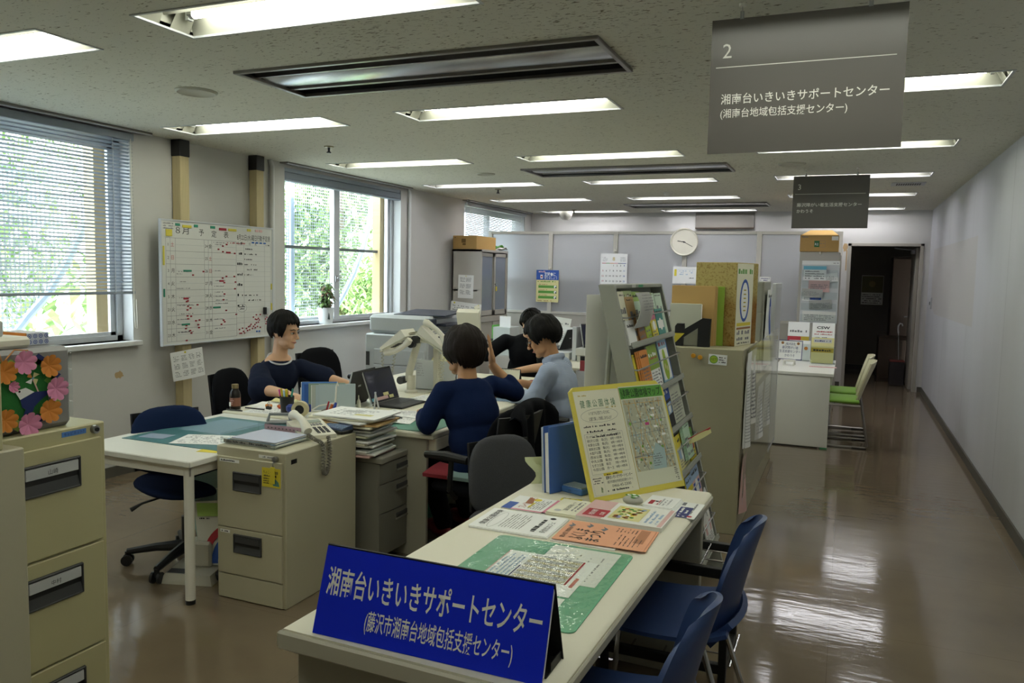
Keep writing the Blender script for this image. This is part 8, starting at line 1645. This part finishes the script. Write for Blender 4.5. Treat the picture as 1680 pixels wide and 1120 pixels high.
def person(label, J, skin, top, topcol, hairm, hr, sleeve, voxtop=.008, glass=False, smile=False, trouser=BLACKF, wrinkle=.005, extra=None):
    t = thing('person', label, 'person', (J['pel'][0], J['pel'][1], 0)); V = lambda k: Vector(J[k])
    M, P = head_frame(J['head'], J['f'], J['u'])
    b = MB(); head_blobs(b, M, P, skin); cap(b, P(-.022, 0, -.05), V('neck') + Vector((0, 0, -.02)), .047, .054, skin); torso(b, J['pel'], J['chest'], J['neck'], J['shl'], J['shr'], J['d'], skin, .80, .80, .036)
    for s in 'lr':
        limb(b, (V('sh' + s), V('el' + s), V('wr' + s)), (.038, .036, .024), skin); limb(b, (V('el' + s), V('el' + s).lerp(V('wr' + s), .35), V('wr' + s)), (.036, .037, .024), skin); hd = J['h' + s]; hand(b, V('wr' + s) + Vector(hd[0]).normalized() * .02, *hd, skin)
        limb(b, (V('pel') + (V('kn' + s) - V('pel')) * .12, V('kn' + s), V('an' + s)), (.075, .05, .036), skin)
    voxel(b, 'body', [skin], .0048, 5, t)
    b = MB(); torso(b, J['pel'], J['chest'], J['neck'], J['shl'], J['shr'], J['d'], topcol, 1.0, 1.06, .052, J.get('nk', .045))
    for s in 'lr':
        k, r0, r1 = sleeve[s]; A, B, C = V('sh' + s), V('el' + s), V('wr' + s)
        if k <= 1: limb(b, (A, A.lerp(B, k)), (r0, r1), topcol)
        else: limb(b, (A, B, B.lerp(C, k - 1)), (r0, (r0 + r1) / 2, r1), topcol)
    if extra: extra(b, V, P)
    voxel(b, top, [topcol], voxtop, 7, t, noise_amp=wrinkle, noise_scale=9)
    b = MB()
    for s in 'lr': h = V('pel') + (V('kn' + s) - V('pel')) * .15; limb(b, (h, V('kn' + s), V('an' + s)), (.095, .068, .052), trouser)
    torso_p = V('pel') - Vector((0, 0, .02)); b.ell(torso_p, (.15, .15, .09), trouser, 18); voxel(b, 'trousers', [trouser], .011, 5, t)
    for s in 'lr':
        a = V('an' + s); d = Vector(J['d']); d.z = 0; d.normalize(); b = MB(); ax = Matrix((d, d.cross(Vector((0, 0, 1))), Vector((0, 0, 1)))).transposed(); b.ell((a.x + d.x * .06, a.y + d.y * .06, .045), (.125, .045, .043), J.get('shoe', BLACK), 16, ax=ax); b.build('shoe', t)
    hair(t, M, P, hairm, *hr); face_parts(t, M, P, smile)
    if glass: glasses(t, P)
    return t, M, P
NAVYT = mat('navy_cotton', '1d2336', .95, spec=.1, bump=.1, bscale=300, var=.1, vscale=9); NAVYK = mat('navy_knit', '18264a', .95, spec=.1, bump=.2, bscale=250, var=.12, vscale=10); BLACKT = mat('black_cotton', '131419', .9, spec=.15)
def shirt_mat():
    m = mat('pale_blue_shirt', 'a3afc6', .85, spec=.15); nt = m.node_tree; tc = nt.nodes.new('ShaderNodeTexCoord'); w = nt.nodes.new('ShaderNodeTexWave'); w.wave_type = 'BANDS'; w.bands_direction = 'Z'; w.inputs['Scale'].default_value = 38; w.inputs['Distortion'].default_value = .3
    nt.links.new(tc.outputs['Object'], w.inputs[0]); c = nt.nodes.new('ShaderNodeValToRGB'); c.color_ramp.elements[0].color = rgb('94a2be'); c.color_ramp.elements[1].color = rgb('b3bdd0'); nt.links.new(w.outputs['Fac'], c.inputs[0]); nt.links.new(c.outputs[0], nt.nodes['Principled BSDF'].inputs['Base Color']); return m
SHIRT = shirt_mat(); DENIM = mat('dark_trousers', '17191f', .9, spec=.1)
# ---- woman at the window side, smiling towards the right
J = dict(head=(-3.555, 4.43, 1.062), f=(.985, .06, -.13), u=(.10, 0, 1), d=(.93, -.34, 0), neck=(-3.605, 4.435, .885), chest=(-3.635, 4.44, .74), pel=(-3.72, 4.45, .49), nk=.08, shl=(-3.545, 4.58, .80), shr=(-3.655, 4.29, .795), ell=(-3.405, 4.70, .715), wrl=(-3.20, 4.66, .70), elr=(-3.50, 4.13, .70), wrr=(-3.235, 4.055, .705),
         hl=((.95, -.1, -.12), (0, 0, -1), (0, -1, 0), .22), hr=((.92, -.30, -.05), (0, 0, -1), (0, 1, 0), .35), knl=(-3.32, 4.50, .47), knr=(-3.34, 4.28, .47), anl=(-3.34, 4.52, .09), anr=(-3.36, 4.28, .09))
t, M, P = person('smiling woman with short black hair in a loose navy top by the windows', J, SKIN, 'loose_top', NAVYT, HAIRB, ((.118, .099, .116), (-.014, .034), 19, -36, -50, 1.3, 13), {'l': (.95, .060, .080), 'r': (.98, .062, .092)}, smile=True, wrinkle=.007)
b = MB(); nk = Vector(J['neck'])
for (z0, r) in ((0, .072),): b.tube([nk + Vector((r * 1.0 * math.cos(a), r * 1.25 * math.sin(a), -.012 - .035 * math.cos(a - math.atan2(-.5, .86)))) for a in [2 * PI * k / 24 for k in range(25)]], .0065, mat('white_inner_collar', 'c9ccd2', .8), 8)
b.build('inner_collar', t)
# ---- person in the navy knit top, seen from behind with one hand raised
J = dict(head=(-1.845, 3.735, 1.072), f=(-.92, .38, -.10), u=(0, 0, 1), d=(-.87, .5, 0), neck=(-1.805, 3.72, .925), chest=(-1.775, 3.705, .77), pel=(-1.715, 3.68, .50), shl=(-1.88, 3.59, .885), shr=(-1.735, 3.86, .895), ell=(-1.955, 3.555, .715), wrl=(-2.06, 3.72, .725), elr=(-1.655, 4.0, .845), wrr=(-1.765, 3.94, .99),
         hl=((-.55, .75, .15), (.2, .1, -1), (.8, .5, 0), .45), hr=((-.12, -.04, 1), (-.85, -.3, .1), (-.35, .9, 0), .06), knl=(-2.08, 3.78, .48), knr=(-2.02, 3.98, .48), anl=(-2.03, 3.90, .09), anr=(-2.0, 4.14, .09), shoe=mat('shoe_red', '7f2028', .6))
person('person with dark brown hair in a navy top, seen from behind raising one hand', J, SKIN2, 'knit_top', NAVYK, HAIRD, ((.124, .110, .124), (-.018, .030), 20, -40, -62, 4.1), {'l': (1.72, .056, .054), 'r': (1.32, .056, .056)}, glass=True, wrinkle=.006)
# ---- person in the pale blue shirt, in profile looking down
J = dict(head=(-1.815, 4.835, 1.078), f=(-.90, -.16, -.42), u=(-.30, 0, .95), d=(-1, -.05, 0), neck=(-1.735, 4.85, .925), chest=(-1.70, 4.86, .77), pel=(-1.64, 4.87, .50), shl=(-1.715, 4.70, .875), shr=(-1.73, 5.01, .88), ell=(-1.80, 4.655, .70), wrl=(-1.99, 4.74, .705), elr=(-1.86, 5.0, .72), wrr=(-1.985, 4.90, .765),
         hl=((-.9, .25, -.05), (.1, .3, -1), (0, .9, 0), .4), hr=((-.85, -.3, .05), (0, -.5, -1), (.1, -.9, .3), .45), knl=(-2.02, 4.80, .48), knr=(-2.02, 4.98, .48), anl=(-1.98, 4.80, .09), anr=(-1.98, 4.98, .09))
def cuffs(b, V, P):
    for s in 'lr': p = V('el' + s).lerp(V('wr' + s), .62 if s == 'l' else .1); d = (V('wr' + s) - V('el' + s)).normalized(); cap(b, p, p + d * .03, .048, .050, SHIRT)
    nk = V('neck'); b.tube([nk + Vector((-.06, -.03, .0)), nk + Vector((.0, -.075, .03)), nk + Vector((.055, 0, .045)), nk + Vector((0, .075, .03)), nk + Vector((-.06, .03, .0))], .022, SHIRT, 8)
person('person with full black hair and glasses in a pale blue shirt looking down', J, SKIN2, 'shirt', SHIRT, HAIRB, ((.128, .112, .122), (-.018, .034), 18, -34, -54, 7.7, 8), {'l': (1.62, .066, .050), 'r': (1.15, .064, .052)}, voxtop=.0075, glass=True, wrinkle=.009, trouser=DENIM, extra=cuffs)
# ---- person in black at the far end of the island, head bowed
J = dict(head=(-2.49, 6.36, 1.055), f=(-.12, -.80, -.58), u=(0, -.55, .83), d=(0, -1, -.1), neck=(-2.56, 6.44, .935), chest=(-2.575, 6.45, .79), pel=(-2.60, 6.50, .50), shl=(-2.395, 6.42, .895), shr=(-2.745, 6.40, .895), ell=(-2.30, 6.20, .72), wrl=(-2.46, 5.98, .70), elr=(-2.905, 6.27, .765), wrr=(-3.05, 6.08, .69),
         hl=((-.7, -.5, -.05), (0, 0, -1), (-.2, .8, 0), .3), hr=((-.5, -.85, .0), (0, 0, -1), (.8, -.3, 0), .3), knl=(-2.5, 6.08, .47), knr=(-2.72, 6.08, .47), anl=(-2.5, 6.12, .09), anr=(-2.72, 6.12, .09))
person('person in a black short sleeved shirt with head bowed at the far desks', J, SKIN, 'shirt', BLACKT, HAIRB, ((.112, .096, .112), (-.014, .034), 22, -22, -45, 9.2), {'l': (.8, .068, .068), 'r': (.85, .068, .066)}, wrinkle=.006)
